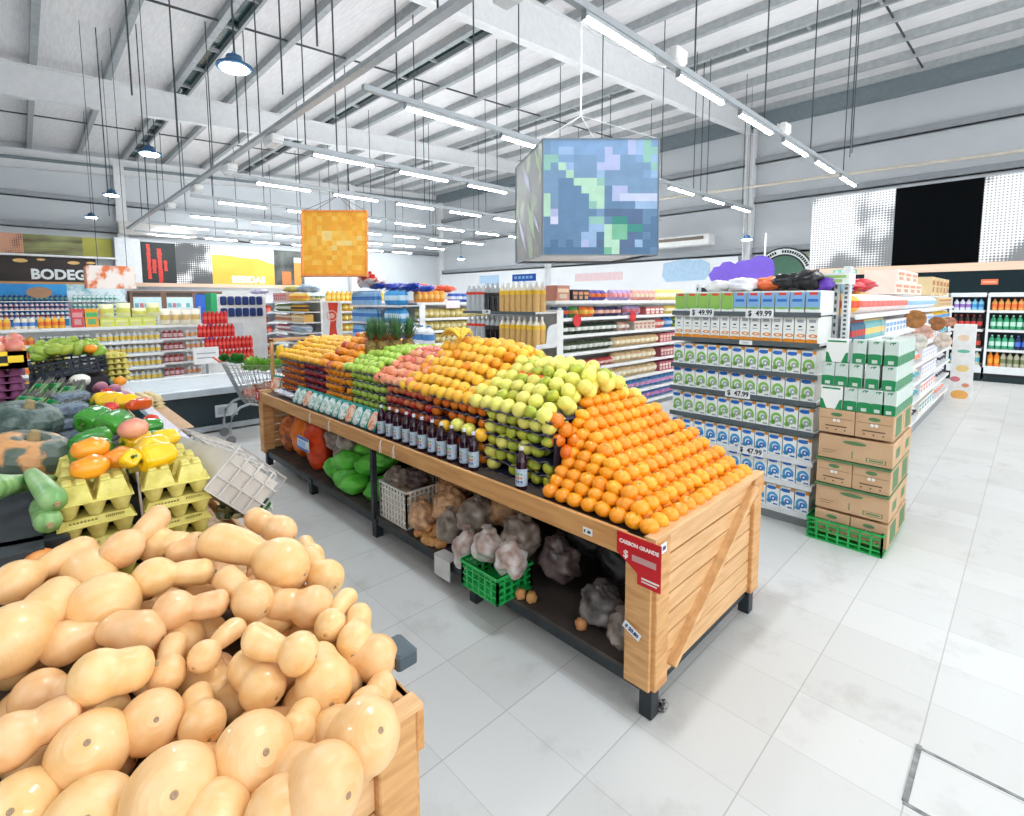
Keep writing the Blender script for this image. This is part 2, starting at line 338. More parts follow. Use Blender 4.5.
# exit sign on the fascia
b = MB(); b.box(0, 0, 0, 0.50, 0.02, 0.11, mat('exit_green', (120, 205, 180), 0.5)); o = b.build('exit_sign'); o.location = (PX-0.025, 3.53, 2.35); o.rotation_euler = (0, 0, -PI/2)
tag(o, 'pale green emergency exit sign on the wooden fascia beneath the halftone panel', 'sign')
wt = mat('white_print', (245, 248, 246), 0.5); text('SALIDA', 0.09, wt, o, (0.33, -0.003, 0.055), bold=0.002)
b = MB(); b.box(0.03, -0.004, 0.02, 0.13, -0.001, 0.035, wt); b.box(0.07, -0.004, 0.02, 0.09, -0.001, 0.09, wt); b.box(0.03, -0.004, 0.045, 0.13, -0.001, 0.06, wt); b.build('pictogram', o)
b = MB(); b.box(0, 0, 0, 0.26, 0.02, 0.11, mat('orange_sign', (236, 118, 78), 0.5)); o = b.build('aisle_sign'); o.location = (PX-0.02, 0.818, 2.035); o.rotation_euler = (0, 0, -PI/2)
tag(o, 'small orange sign on the dark band above the refrigerators', 'sign'); b = MB(); b.box(0.03, -0.003, 0.04, 0.23, -0.001, 0.07, mat('pale_orange', (250, 180, 150), 0.5)); b.build('printed_line', o)

# ------------------------------------------------------------------ lamps and lighting tracks
LAMPM = mat('lamp_tube_glow', (248, 252, 255), emis=TUBE); ALU = mat('track_aluminium', (176, 182, 186), 0.4, 0.3)
fx = empty('strip_light'); b = MB(); b.box(0, -0.03, 0.015, 1.2, 0.03, 0.07, ALU, 0.008); b.build('housing', fx)
b = MB(); b.box(0.01, -0.028, -0.015, 1.19, 0.028, 0.015, LAMPM, 0.01); b.build('tube', fx)
b = MB(); b.box(-0.015, -0.03, -0.01, 0.0, 0.03, 0.07, MGREY); b.build('end_cap', fx)
b = MB(); b.box(1.2, -0.03, -0.01, 1.215, 0.03, 0.07, MGREY); b.build('end_cap', fx); FX = Proto(fx)
rows = ['nearest', 'second', 'third', 'fourth', 'fifth', 'sixth', 'seventh', 'eighth']
NL = [6, 7, 7, 7, 7, 7, 7, 7]
for j in range(8):
    y = 3.08+3.05*j
    if j == 7: y = 24.4
    xe = 3.93+1.78*(NL[j]-1)+1.4
    t = empty('lighting_track', (3.3, y, 4.42)); tag(t, '%s lighting track counted from the camera, hung on thin rods' % rows[j], 'track', 'lighting tracks')
    b = MB(); b.box(0, -0.035, 0, xe-3.3, 0.035, 0.07, ALU); b.build('rail', t)
    for x in [0.5+2.3*q for q in range(int((xe-3.3)/2.3)+1)]:
        b = MB(); b.tube([(x, 0, 0.07), (x, 0, rz_(x+3.3)-4.42+.2)], 0.011, 5, ROD); b.build('hanger_rod', t)
    for i in range(NL[j]):
        FX.put((3.93+1.78*i, y, 4.35), 0, 'glowing white strip lamp, %s from the left on the %s lighting track' % (od(i+1), rows[j]), 'ceiling lamp', 'strip lamps on the lighting tracks')
t = empty('cable_tray', (3.15, 0, 4.52)); tag(t, 'long perforated metal cable tray running away to the back wall above the aisle', 'cable tray')
b = MB(); b.box(-0.045, -1, 0, 0.045, 25.5, 0.012, ALU); b.box(-0.055, -1, 0, -0.045, 25.5, 0.06, PURL); b.box(0.045, -1, 0, 0.055, 25.5, 0.06, PURL); b.build('tray', t)
for y in (2.2, 4.3, 6.6, 9.5, 12.5, 15.5, 18.5, 21.5):
    b = MB(); b.tube([(0, y, 0.01), (0, y, rz_(3.15)-4.32)], 0.011, 5, ROD); b.build('hanger_rod', t)
for (x, y, lab) in ((3.24, 3.3, 'at the top edge of the photo'), (3.22, 9.1, 'where the third lighting track begins'), (3.22, 11.6, 'beside the fourth lighting track'), (3.2, 14.2, 'small, midway along the tray'), (3.2, 17.2, 'farthest along the tray')):
    t = empty('emergency_light', (x, y, 4.38)); tag(t, 'white box shaped emergency lamp under the cable tray, %s' % lab, 'emergency lamp', 'white emergency lamps under the cable tray')
    b = MB(); b.box(-0.10, -0.22, 0, 0.10, 0.22, 0.12, WHITE, 0.02); b.build('housing', t)
    b = MB(); b.box(-0.09, -0.20, -0.03, 0.09, 0.20, 0.0, mat('frosted_cover', (240, 242, 244), 0.3), 0.01); b.build('cover', t)
for (x, y, lab) in ((5.62, 3.0, 'on the nearest lighting track by the blue cube'), (9.2, 3.0, 'farther along the nearest lighting track')):
    t = empty('spot_lamp', (x, y, 4.5)); tag(t, 'white twin floodlight bracket %s' % lab, 'lamp')
    b = MB(); b.box(-0.12, -0.02, -0.05, 0.12, 0.10, 0.12, WHITE, 0.02); b.build('bracket', t)
    b = MB(); b.lathe([(0.05, 0), (0.09, 0.1), (0.1, 0.11)], 12, WHITE); o = b.build('lamp_head', t); o.location = (0.05, 0.1, 0.03); o.rotation_euler = (-1.2, 0, 0.4)
BAYM = mat('bay_lamp_glow', (232, 244, 255), emis=BAY); BAYB = mat('bay_lamp_blue', (44, 88, 128), 0.35)
def highbay(x, y, z, lab):
    t = empty('high_bay_lamp', (x, y, z)); t.scale = (.76, .76, .76); tag(t, lab, 'lamp', 'blue round high bay lamps')
    b = MB(); b.lathe([(0.10, 0.16), (0.11, 0.12), (0.13, 0.09), (0.15, 0.05), (0.235, 0.03), (0.24, 0.0), (0.20, -0.01)], 28, BAYB); b.build('housing', t)
    b = MB(); b.lathe([(0.19, -0.011), (0.17, -0.03), (0.02, -0.035)], 24, BAYM); b.build('lens', t)
    b = MB(); b.tube([(0, 0, 0.15), (0.02, 0, 0.2), (0, 0, 0.25), (-0.02, 0, 0.2), (0, 0, 0.16)], 0.012, 6, BAYB); b.tube([(0, 0, 0.24), (0, 0, (rz_(x)-z+.2)/.76)], 0.008, 5, ROD); b.build('cable', t)
for (x, y, z, n) in ((1.83, 6.22, 4.27, 'largest round blue lamp hanging at upper left, brightly lit'), (1.80, 11.1, 4.35, 'second round blue lamp at left, below the rafter'), (1.76, 16.0, 4.35, 'third round blue lamp at left, in front of the back wall'), (1.73, 20.6, 4.35, 'smallest round blue lamp at left, lowest of them'), (15.9, 6.2, 3.55, 'small blue lamp right of the wall column'), (15.2, 19.2, 3.7, 'small lit lamp near the far corner column')):
    highbay(x, y, z, n)
for (x, y) in ((1.83, 1.35), (1.83, -3.5), (-3.0, 1.35), (-3.0, 6.2), (-3.0, 11.1)): highbay(x, y, 4.27, 'round blue lamp outside the picture, over the vegetable stands')
t = empty('lighting_track', (3.3, .03, 4.42)); tag(t, 'lighting track behind the picture edge, nearer than all the others', 'track', 'lighting tracks')
b = MB(); b.box(0, -0.035, 0, 11.0, 0.035, 0.07, ALU); b.build('rail', t)
for i in range(6): FX.put((3.93+1.78*i, .03, 4.35), 0, 'strip lamp on the track outside the right picture edge, %s along it' % od(i+1), 'ceiling lamp', 'strip lamps on the lighting tracks')
# rods left hanging empty between the tracks
for (x, y, z0) in ((1.2, 8.3, 4.4), (1.9, 9.4, 4.2), (2.6, 8.8, 4.2), (2.4, 5.4, 4.4), (2.7, 7.2, 4.5), (4.7, 5.6, 4.6), (2.1, 13.5, 3.7), (1.5, 14.2, 3.6), (11.5, 2.6, 4.5), (11.8, 2.7, 4.5), (12.8, 6.4, 4.5), (13.2, 6.4, 4.5)):
    b = MB(); b.tube([(0, 0, z0), (0, 0, rz_(x)+.2)], 0.011, 5, ROD); o = b.build('hanging_rod'); o.location = (x, y, 0)
    tag(o, 'thin dark rod hanging free from a ceiling purlin among the lighting tracks', 'rod', 'empty hanger rods below the ceiling')
t = empty('wall_heater', (XW-0.7, 8.4, 3.75)); tag(t, 'long white wall unit with a dark slot, high on the right wall', 'air curtain')
b = MB(); b.box(-0.2, 0, 0, 0.3, 3.2, 0.38, WHITE, 0.03); b.build('casing', t); b = MB(); b.box(-0.21, 0.2, 0.20, -0.2, 3.0, 0.32, mat('brown_slot', (120, 108, 96), 0.5)); b.build('grille', t)
t = empty('ceiling_pipe', (18, 0, 5.4)); tag(t, 'cream coloured pipe running high along the right wall', 'pipe'); b = MB(); b.tube([(0, -5, -0.15), (0, 16, 0.35)], 0.05, 8, mat('cream_pipe', (222, 214, 200), 0.5)); b.build('pipe_run', t)
# ------------------------------------------------------------------ goods: prototypes by kind and colour
def carton_mesh(name, wd, h, d, base, decals=()):
    b = MB(); b.box(0.002, 0, 0, wd-0.002, d, h, base, 0.0)
    for dc in decals:
        k = dc[0]
        if k == 'r': b.rect(0.002+dc[1]*(wd-0.004), dc[2]*h, 0.002+dc[3]*(wd-0.004), dc[4]*h, -0.0008-0.0004*(dc[6] if len(dc) > 6 else 0), dc[5])
        else: b.disc(dc[1]*wd, dc[2]*h, dc[3]*wd, dc[4]*h, -0.0016-0.0004*(dc[9] if len(dc) > 9 else 0), dc[5], 16, dc[6], dc[7], dc[8])
    return b.build(name)
def bag_mesh(name, wd, h, d, base, band=None, seed=0):
    b = MB(); nx, nz = 6, 6; vs = []; fs = []
    for side in (0, 1):
        for j in range(nz+1):
            for i in range(nx+1):
                u, v = i/nx, j/nz; e = math.sin(PI*u)**0.5*math.sin(PI*min(max(v, 0.0), 1))**0.5 if 0 < u < 1 and 0 < v < 1 else 0.04
                wv = noise.noise(Vector((u*4+seed, v*4, side*3)))*0.12
                vs.append((wd*(0.03+0.94*u), d/2+(-1 if side == 0 else 1)*d/2*(e+wv*e), h*v))
    n = (nx+1)*(nz+1)
    for side in (0, 1):
        for j in range(nz):
            for i in range(nx):
                a = side*n+j*(nx+1)+i; q = (a, a+1, a+nx+2, a+nx+1); fs.append((q if side == 0 else q[::-1], j))
    b.add(vs, [f for f, j in fs if not (band and j in (2, 3))], base, True)
    if band: b.add(vs, [f for f, j in fs if j in (2, 3)], band, True)
    return b.build(name)
def can_mesh(name, r, h, base, band, top):
    b = MB(); b.lathe([(r*.96, 0), (r, 0.004), (r, h*.2), (r, h*.8), (r, h*.97), (r*.95, h)], 12, base, mts=[top, base, band, base, top]); 
    for i, v in enumerate(b.v): b.v[i] = (v[0]+r, v[1]+r, v[2])
    return b.build(name)
def bottle_mesh(name, r, h, liquid, label, cap, n=12, parts=False, zl=(0.25, 0.55), parent=None, headroom=None):
    pr = [(r*.9, 0), (r, h*.03), (r, h*zl[0]), (r, h*zl[1]), (r, h*.66), (r*.8, h*.77), (r*.36, h*.87), (r*.33, h*.93)]
    cp = [(r*.38, h*.92), (r*.38, h*.985), (r*.3, h)]
    ml = [liquid]*7; ml[2] = label
    if headroom: ml[4] = headroom; ml[5] = headroom; ml[6] = headroom
    if not parts:
        b = MB(); b.lathe(pr, n, liquid, mts=ml); b.lathe(cp, n, cap)
        b.v = [(x+r, y+r, z) for x, y, z in b.v]; return b.build(name)
    root = empty(name)
    for nm, p, mt in (('bottle_body', pr, liquid), ('cap', cp, cap), ('bottle_label', [(r*1.012, h*zl[0]), (r*1.015, h*(zl[0]+.01)), (r*1.015, h*(zl[1]-.01)), (r*1.012, h*zl[1])], label)):
        b = MB(); 
        if nm == 'bottle_body' and headroom: b.lathe(p, n, mt, mts=ml[:2]+[liquid]*2+[headroom]*3)
        else: b.lathe(p, n, mt)
        b.v = [(x+r, y+r, z) for x, y, z in b.v]; b.build(nm, root)
    return root
PR = {}
def proto(key, fn):
    if key not in PR: PR[key] = Proto(fn())
    return PR[key]
def goods(kind, col, wd, h, d, col2=(245, 245, 242), name=None):
    """kind: box, bag, bottle, can, jar, multipack"""
    A = flat(*col); B = flat(*col2); nm = name or {'box': 'packaged_box', 'bag': 'packet', 'bottle': 'bottle', 'can': 'tin_can', 'multi': 'bottle_pack', 'jar': 'jar'}[kind]
    key = (kind, col, wd, h, d, col2)
    def mk():
        if kind == 'box': return carton_mesh(nm, wd, h, d, A, [('r', 0.08, 0.55, 0.92, 0.8, B), ('r', 0.2, 0.15, 0.8, 0.45, flat(*[int(c*.75+40) for c in col2]))])
        if kind == 'bag': return bag_mesh(nm, wd, h, d, A, B, seed=wd*50+col[0])
        if kind == 'can': return can_mesh(nm, wd/2, h, A, B, MGREY)
        if kind == 'jar': return bottle_mesh(nm, wd/2, h, A, B, flat(*[min(255, c+20) for c in col2]), zl=(.15, .6))
        if kind == 'bottle': return bottle_mesh(nm, wd/2, h, A, B, flat(*col2), 10)
        if kind == 'multi':
            b = MB(); n = 3
            for i in range(n):
                for q in range(2):
                    r = wd/n/2; cx = r+i*2*r; cy = r+q*2*r
                    t = MB(); t.lathe([(r*.95, 0), (r, h*.05), (r, h*.35), (r, h*.6), (r*.9, h*.75), (r*.35, h*.92), (r*.35, h)], 8, A, mts=[A, A, B, A, A, B])
                    b.add([(v[0]+cx, v[1]+cy, v[2]) for v in t.v], [], A)
                    base = len(b.v)-len(t.v)
                    for f, mi, sm in zip(t.f, t.mi, t.sm): b.f.append(tuple(i2+base for i2 in f)); b.mi.append(b.m(t.mats[mi])); b.sm.append(sm)
            return b.build(nm)
    return proto(key, mk)
class Unit:
    def __init__(s, ox, oy, rz): s.o = (ox, oy); s.rz = rz; s.c, s.s = math.cos(rz), math.sin(rz)
    def P(s, x, y, z): return (s.o[0]+x*s.c-y*s.s, s.o[1]+x*s.s+y*s.c, z)
def shelf_name(i, n): return 'top shelf' if i == 0 else ('bottom shelf' if i == n-1 else '%s shelf from the top' % od(i+1))
def fill(u, x0, x1, z, specs, where, y=0.012, gap=0.0015, jit=0.0, depth2=0):
    """specs: (kind, colour, width, height, depth, second colour, noun, category, fraction of the row)"""
    span = x1-x0; x = x0; n = 0
    for sp in specs:
        kind, col, wd, h, d, col2, noun, cat, fr = sp; xe = x+span*fr; pr = goods(kind, col, wd, h, d, col2, cat.replace(' ', '_')); i = 0
        while x+wd <= min(xe, x1)+1e-4:
            i += 1; pr.put(u.P(x, y+random.uniform(0, jit), z), u.rz, '%s, %s from the left on the %s' % (noun, od(i), where), cat, '%s on the %s' % (noun, where))
            x += wd+gap
        x = xe
def shelving(name, label, u, wd, depth, shelves, h, cat='shelf unit', front=WHITE, ends=(False, False), edge_h=0.035, panel=WHITE, base=True, edges=None, group=None, curved=False):
    r = empty(name, u.P(0, 0, 0), u.rz); tag(r, label, cat, group)
    b = MB(); b.box(0, depth-0.02, 0.0, wd, depth, h, panel); b.build('back_panel', r)
    for x in (0, wd-0.03):
        b = MB(); b.box(x, depth-0.07, 0, x+0.03, depth-0.021, h+0.03, SHELFW); 
        z = 0.15
        while z < h: b.box(x+0.008, depth-0.072, z, x+0.022, depth-0.069, z+0.03, DGREY); z += 0.06
        b.build('upright', r)
    if base: b = MB(); b.box(0.01, 0.03, 0, wd-0.01, depth-0.07, 0.09, DGREY if front is DGREY else MGREY); b.build('base_plinth', r)
    for i, z in enumerate(shelves):
        e = edges[i] if edges else front
        b = MB(); b.box(0, 0, z-0.02, wd, depth-0.07, z, SHELFW); b.box(0, -0.012, z-edge_h, wd, 0, z+0.003, e); b.build('shelf', r)
    for q, x in zip(ends, (0, wd)):
        if q:
            b = MB(); xx = x-0.012 if x == 0 else x
            b.box(xx, depth-0.12, 0, xx+0.012, depth, h, panel); b.build('side_panel', r)
            if curved:
                for z in shelves:
                    if z+0.3 < h+0.2:
                        pts = [(0, 0), (depth-0.12, 0), (depth-0.12, 0.28), (depth-0.2, 0.27)]+[(depth-0.2-0.10*math.sin(t), 0.19+0.08*math.cos(t)) for t in (0.3, 0.8, 1.3)]+[(depth-0.32, 0.04), (0, 0.03)]
                        b = MB(); n = len(pts); b.add([(xx, p[0], z+p[1]) for p in pts]+[(xx+0.01, p[0], z+p[1]) for p in pts], [tuple(range(n)), tuple(range(2*n-1, n-1, -1))]+[(i, (i+1) % n, n+(i+1) % n, n+i) for i in range(n)], SHELFW); b.build('shelf_side', r)
    return r
def price(u, x, z, s, wd, lab, y=-0.018, tilt=0.0, fs=None, ink=INK):
    b = MB(); b.box(0, 0, 0, wd, 0.003, wd*0.34, mat('price_card', (240, 242, 242), 0.5)); o = b.build('price_tag'); o.location = u.P(x, y, z); o.rotation_euler = (0, 0, u.rz); tag(o, lab, 'price tag')
    text(s, fs or wd*0.25, ink, o, (wd*0.52, -0.002, wd*0.17), bold=0.001, sx=0.9)
    return o

# ------------------------------------------------------------------ milk end display (faces the camera side)
UM = Unit(4.18, 2.25, -PI/2)
MS = [1.647, 1.42, 1.185, 0.98, 0.75, 0.525, 0.335, 0.115]
shelving('shelving_end_display', 'grey and white end display of milk cartons, right of the orange heap', UM, 1.17, 0.50, MS, 1.86, edges=[DGREY]*5+[SHELFW]*3, panel=mat('charcoal_panel', (50, 56, 58), 0.5), cat='shelf unit')
wp = mat('milk_white', (240, 242, 238), 0.4, rgb2=(236, 239, 234)); gr = mat('milk_green', (138, 196, 96), 0.4); bl_ = mat('milk_blue', (44, 112, 200), 0.4); rd = mat('label_red', (226, 70, 58), 0.4); og = mat('milk_orange', (240, 150, 40), 0.4); sky = mat('sky_print', (134, 182, 226), 0.4); gy = mat('soft_grey_print', (168, 176, 182), 0.4); lg = mat('light_green_print', (150, 196, 96), 0.4)
def milk(body, a, c2): return [('r', 0.1, 0.78, 0.72, 0.92, bl_, 0), ('d', 0.38, 0.84, 0.34, 0.085, bl_, 0, 2*PI, 0), ('r', 0.74, 0.86, 1, 1, og), ('d', 0.5, 0.38, 0.40, 0.27, a, -0.6, 4.4, 0.55), ('d', 0.55, 0.34, 0.2, 0.13, c2, 0, 2*PI, 0.4), ('d', 0.25, 0.2, 0.2, 0.10, a, 0, 2*PI, 0), ('r', 0.55, 0.05, 0.9, 0.12, c2)]
top = [('r', 0, 0.0, 1, 0.16, gr, 1), ('r', 0.25, 0.84, 0.8, 0.93, rd, 2), ('r', 0, 0.16, 1, 1, None, 0)]
def put_row(pr, u, n, x0, pitch, z, noun, cat, grp, y=0.012):
    for i in range(n): pr.put(u.P(x0+pitch*i, y+random.uniform(0, 0.004), z), u.rz, '%s, %s from the left' % (noun, od(i+1)), cat, grp)
def mk(nm, wd, h, d, base, dec): return proto((nm, wd, h), lambda: carton_mesh('milk_carton', wd, h, d, base, [q for q in dec if q[0] != 'r' or q[5] is not None]))
p1 = mk('g', .1, .165, .36, wp, [('r', 0, .16, 1, .93, lg), ('r', 0, 0, 1, .16, wp, 1), ('d', .5, .17, .5, .07, gr, 0, 2*PI, 0), ('r', .25, .80, .8, .92, rd, 2)])
p2 = mk('b', .1, .165, .36, wp, [('r', 0, .16, 1, .93, sky), ('r', .15, .5, .85, .62, bl_, 2), ('r', 0, 0, 1, .16, wp, 1), ('d', .5, .2, .5, .05, gr, 0, 2*PI, 0), ('r', .25, .80, .8, .92, rd, 2)])
put_row(p1, UM, 5, .015, .103, MS[0], 'light green carton with a red label on the top milk shelf', 'milk carton', 'green and red cartons on the top milk shelf')
put_row(p2, UM, 6, .53, .106, MS[0], 'sky blue carton with a red label on the top milk shelf', 'milk carton', 'blue and red cartons on the top milk shelf')
p3 = mk('o', .079, .195, .36, wp, [('r', .2, .78, .8, .9, gy), ('r', .35, .6, .65, .66, INK), ('r', .25, .48, .75, .52, gy), ('d', .6, .28, .38, .07, og, 0, 2*PI, .5), ('r', 0, .0, 1, .1, og), ('d', .5, .1, .5, .05, og, 0, 2*PI, 0)])
put_row(p3, UM, 14, .015, .0815, MS[1], 'white carton with orange foot on the second milk shelf', 'milk carton', 'white and orange cartons on the second milk shelf')
p4 = mk('mg', .101, .178, .36, wp, milk(wp, gr, gy)); p5 = mk('mb', .101, .17, .36, wp, milk(wp, mat('milk_swirl_blue', (70, 160, 214), .4), bl_))
for i in (2, 3, 4): put_row(p4, UM, 11, .012, .104, MS[i], 'white carton with green swirl on the %s milk shelf' % od(i+1), 'milk carton', 'green swirl milk cartons, %s shelf' % od(i+1))
for i in (5, 6, 7): put_row(p5, UM, 11, .012, .104, MS[i], 'white carton with blue swirl on the %s milk shelf' % (od(i+1) if i < 7 else 'lowest'), 'milk carton', 'blue swirl milk cartons, %s shelf' % od(i+1))
price(UM, .17, 1.60, '$  49.99', .21, 'white price card reading 49.99 at the left of the top milk shelf edge', fs=.06)
price(UM, .64, 1.60, '$  49.99', .21, 'white price card reading 49.99 at the middle of the top milk shelf edge', fs=.06)
price(UM, .60, 1.385, '- - -', .10, 'tiny price card on the second milk shelf edge')
price(UM, .50, .945, '$  47.99', .20, 'white price card reading 47.99 among the green swirl cartons', fs=.058)
price(UM, .62, .49, '$  47.99', .20, 'white price card reading 47.99 among the blue swirl cartons', fs=.058)
# goods heaped on the end display
def lump(name, r, m, seed, amp=0.18, nu=16, nv=11, fr=2.2):
    def fn(d): return 1+amp*noise.noise(d*fr+Vector((seed*7.3, seed, 0)))*1.6+amp*0.5*noise.noise(d*fr*3+Vector((seed, 0, 5)))
    b = MB(); b.ball((0, 0, 0), r, m, nu, nv, fn); return b.build(name)
FILM = mat('clear_film', (232, 234, 238), 0.25, rgb2=(206, 210, 218), scale=30, bump=0.6)
for i, (x, y, z, r, c, lab) in enumerate(((.33, .2, 1.86, (.10, .13, .05), (238, 236, 232), 'white wrapped packet on the milk display, leftmost of its heap'), (.5, .25, 1.87, (.11, .12, .06), (232, 230, 236), 'white wrapped packet heaped on top of the milk display, middle'), (.55, .1, 1.84, (.12, .1, .03), (240, 238, 240), 'flat white packet lying on the sky blue cartons'), (.72, .3, 1.88, (.10, .12, .05), (236, 110, 56), 'orange packet on top of the milk display'), (.86, .28, 1.89, (.10, .12, .06), (26, 26, 28), 'black shiny packet on top of the milk display, left one'), (.98, .3, 1.90, (.11, .12, .08), (20, 20, 24), 'black shiny packet on top of the milk display, tallest one'), (1.09, .30, 1.86, (.04, .08, .055), (108, 66, 180), 'purple packet beside the black ones on the milk display'))):
    o = lump('wrapped_packet', r, mat('gloss_%d' % i, c, .25), i+1, .3); o.location = UM.P(x, y, z); tag(o, lab, 'packet')
pb = goods('box', (228, 236, 228), .22, .085, .2, (160, 200, 100), 'packaged_box'); pb.put(UM.P(1.04, .33, 1.862), UM.rz, 'white box with green end lying behind the purple packet', 'box', None)
# header post with slots at the corner
b = MB(); b.box(0, 0, 1.3, .05, .06, 2.0, SHELFW, .004)
for k in range(18): b.box(.015, -.001, 1.33+.035*k, .035, 0, 1.35+.035*k, DGREY)
o = b.build('slotted_post'); o.location = UM.P(1.2, .42, 0); o.rotation_euler = (0, 0, UM.rz); tag(o, 'white slotted steel post standing at the corner of the milk display', 'post')
# ------------------------------------------------------------------ kraft boxes and green milk packs at the corner
GP = mat('crate_green', (32, 176, 84), .35, rgb2=(26, 160, 74)); GT = mat('pack_green', (24, 140, 84), .4); GS = mat('pack_sage', (206, 220, 212), .4)
def crate(name, wd, d, h, m, cols, rows, th=.012, label=None, mats_=None):
    """an open plastic crate with a lattice wall, origin at its lower left front corner"""
    r = empty(name); b = MB(); b.box(0, 0, 0, wd, d, th, m); b.build('crate_base', r)
    for (L, rotz, ox, oy) in ((wd, 0, 0, 0), (d, PI/2, wd, 0), (wd, PI, wd, d), (d, -PI/2, 0, d)):
        b = MB(); n = cols if L == wd else max(2, int(cols*d/wd+.5)); cw = L/n; rh = h/rows
        for i in range(n+1):
            x = min(max(i*cw-th*.5, 0), L-th); b.box(x, 0, th, x+th, th, h, m)
        for j in range(rows+1):
            z = min(max(j*rh-th*.4, 0), h-th*.8); b.box(0, .001, z, L, th-.001, z+th*.8, m)
        b.box(0, -.006, h-th*1.2, L, th, h, m)
        o = b.build('crate_wall', r); o.location = (ox, oy, 0); o.rotation_euler = (0, 0, rotz)
    return r
t = crate('plastic_crate', .46, .76, .16, GP, 7, 4); t.location = (4.06, 1.07, 0); t.rotation_euler = (0, 0, -PI/2)
tag(t, 'bright green plastic crate on the floor under the stack of kraft boxes', 'crate')
UK = Unit(4.09, 1.04, -PI/2)
pg = mat('print_green', (86, 130, 84), .6); pw = mat('print_white', (240, 236, 228), .6); pbk = mat('print_brown', (96, 74, 56), .6)
def kraft(nm, wd, h, d, long):
    b = MB(); b.box(0, 0, 0, wd, d, h, CARD, .004)
    b.disc(wd*.5, h*.8, wd*.16, h*.08, -.001, pg)
    if long:
        b.rect(wd*.06, h*.25, wd*.22, h*.27, -.001, pbk); b.rect(wd*.06, h*.35, wd*.26, h*.37, -.001, pbk); b.rect(wd*.47, h*.15, wd*.485, h*.45, -.001, pg); b.rect(wd*.66, h*.12, wd*.92, h*.3, -.001, pg); b.rect(wd*.675, h*.14, wd*.905, h*.28, -.0014, CARD); b.rect(wd*.7, h*.18, wd*.88, h*.24, -.0018, pg)
    else:
        b.disc(wd*.45, h*.55, wd*.05, h*.07, -.001, pw); b.disc(wd*.56, h*.55, wd*.05, h*.07, -.001, pw)
        b.rect(wd*.05, h*.62, wd*.95, h*.635, -.001, pbk); b.rect(wd*.2, h*.28, wd*.8, h*.33, -.001, pbk)
        for k in (.25, .5, .75): b.disc(wd*k, h*.16, wd*.025, h*.035, -.001, pbk)
    b.box(wd+.0002, d*.2, h*.1, wd+.001, d*.8, h*.9, pg) if not long else b.box(wd+.0002, d*.3, h*.3, wd+.001, d*.7, h*.7, pg)
    return b.build('cardboard_box')
KS = Proto(kraft('k', .218, .168, .34, False)); KL = Proto(kraft('l', .44, .168, .34, True))
lev = ['inside the green crate', 'second level', 'third level', 'fourth level', 'top level']
for i in range(5):
    z = .05+.187*i+(.0 if i == 0 else .0)
    for row in (0, 1):
        rr = 'front' if row == 0 else 'rear'; sx = random.uniform(-.004, .004)
        if i % 2 == 0:
            for q in (0, 1): KS.put(UK.P(.005+.222*q+sx, .01+.35*row, z), UK.rz, 'short kraft carton %s of the stack, %s row, %s' % (lev[i], rr, ('left one', 'right one')[q]), 'cardboard box', 'kraft cartons stacked at the shelf corner')
        else: KL.put(UK.P(.005+sx, .01+.35*row, z), UK.rz, 'long kraft carton in the %s of the stack, %s row' % (lev[i], rr), 'cardboard box', 'kraft cartons stacked at the shelf corner')
    if i in (1, 3):
        pass
for z in (.05+.187*3-.017, .05+.187*1-.017+.187):
    b = MB(); b.box(-.003, -.004, 0, .445, .70, .012, pg); o = b.build('divider_sheet'); o.location = UK.P(0, 0, z); o.rotation_euler = (0, 0, UK.rz)
    tag(o, 'thin green divider sheet between kraft carton levels, %s' % ('upper one' if z > .5 else 'lower one'), 'sheet')
def tetra(wide):
    wd = .135 if wide else .078; b = MB(); h = .165
    b.box(0, 0, 0, wd, .075, h, wp if wide else GS, .003); f = -.001
    if wide: b.rect(.02*.5, h*.86, wd*.9, h*.93, f, GT); b.poly([(0, f, 0), (wd*.3, f, 0), (wd*.12, f, h*.4), (0, f, h*.45)], GT); b.poly([(wd*.7, f, 0), (wd, f, 0), (wd, f, h*.45), (wd*.88, f, h*.4)], GT)
    else:
        b.rect(.001, 0.002, wd-.001, h*.40, f, GT); b.disc(wd*.5, h*.40, wd*.49, h*.04, f*.9, GT); b.rect(wd*.3, h*.06, wd*.7, h*.2, f*1.6, GS); b.disc(wd*.5, h*.88, wd*.14, h*.07, f, GT, 12, -.8, 3.6, .5); b.disc(wd*.68, h*.92, wd*.1, h*.03, f, GT)
        b.box(wd+.0002, .003, .002, wd+.001, .072, h*.4, GT)
    b.poly([(0.002, .02, h+.001), (wd-.002, .02, h+.001), (wd-.002, .055, h+.001), (.002, .055, h+.001)], wp)
    return b.build('milk_pack')
TW = Proto(tetra(True)); TN = Proto(tetra(False)); zt = .05+.187*5-.017
for lv in range(3):
    z = zt+.168*(2-lv)
    xs = [('w', .0), ('n', .16), ('n', .25), ('n', .34)] if lv == 0 else ([('n', .0), ('n', .082), ('n', .166), ('n', .262), ('n', .356)] if lv == 1 else [('w', 0), ('n', .145), ('n', .225), ('n', .3), ('n', .39-.025)])
    for row in range(8):
        for i, (k, x) in enumerate(xs):
            if row and i < len(xs)-2: continue
            (TW if k == 'w' else TN).put(UK.P(x+.002+(.02 if lv == 0 else 0), .02+.082*row, z), UK.rz, '%s pack, %s from the left, %s row back, %s layer of the milk stack' % ('wide white' if k == 'w' else 'green footed', od(i+1), od(row+1), ('top', 'middle', 'lowest')[lv]), 'milk pack', 'green and white milk packs on the kraft cartons')
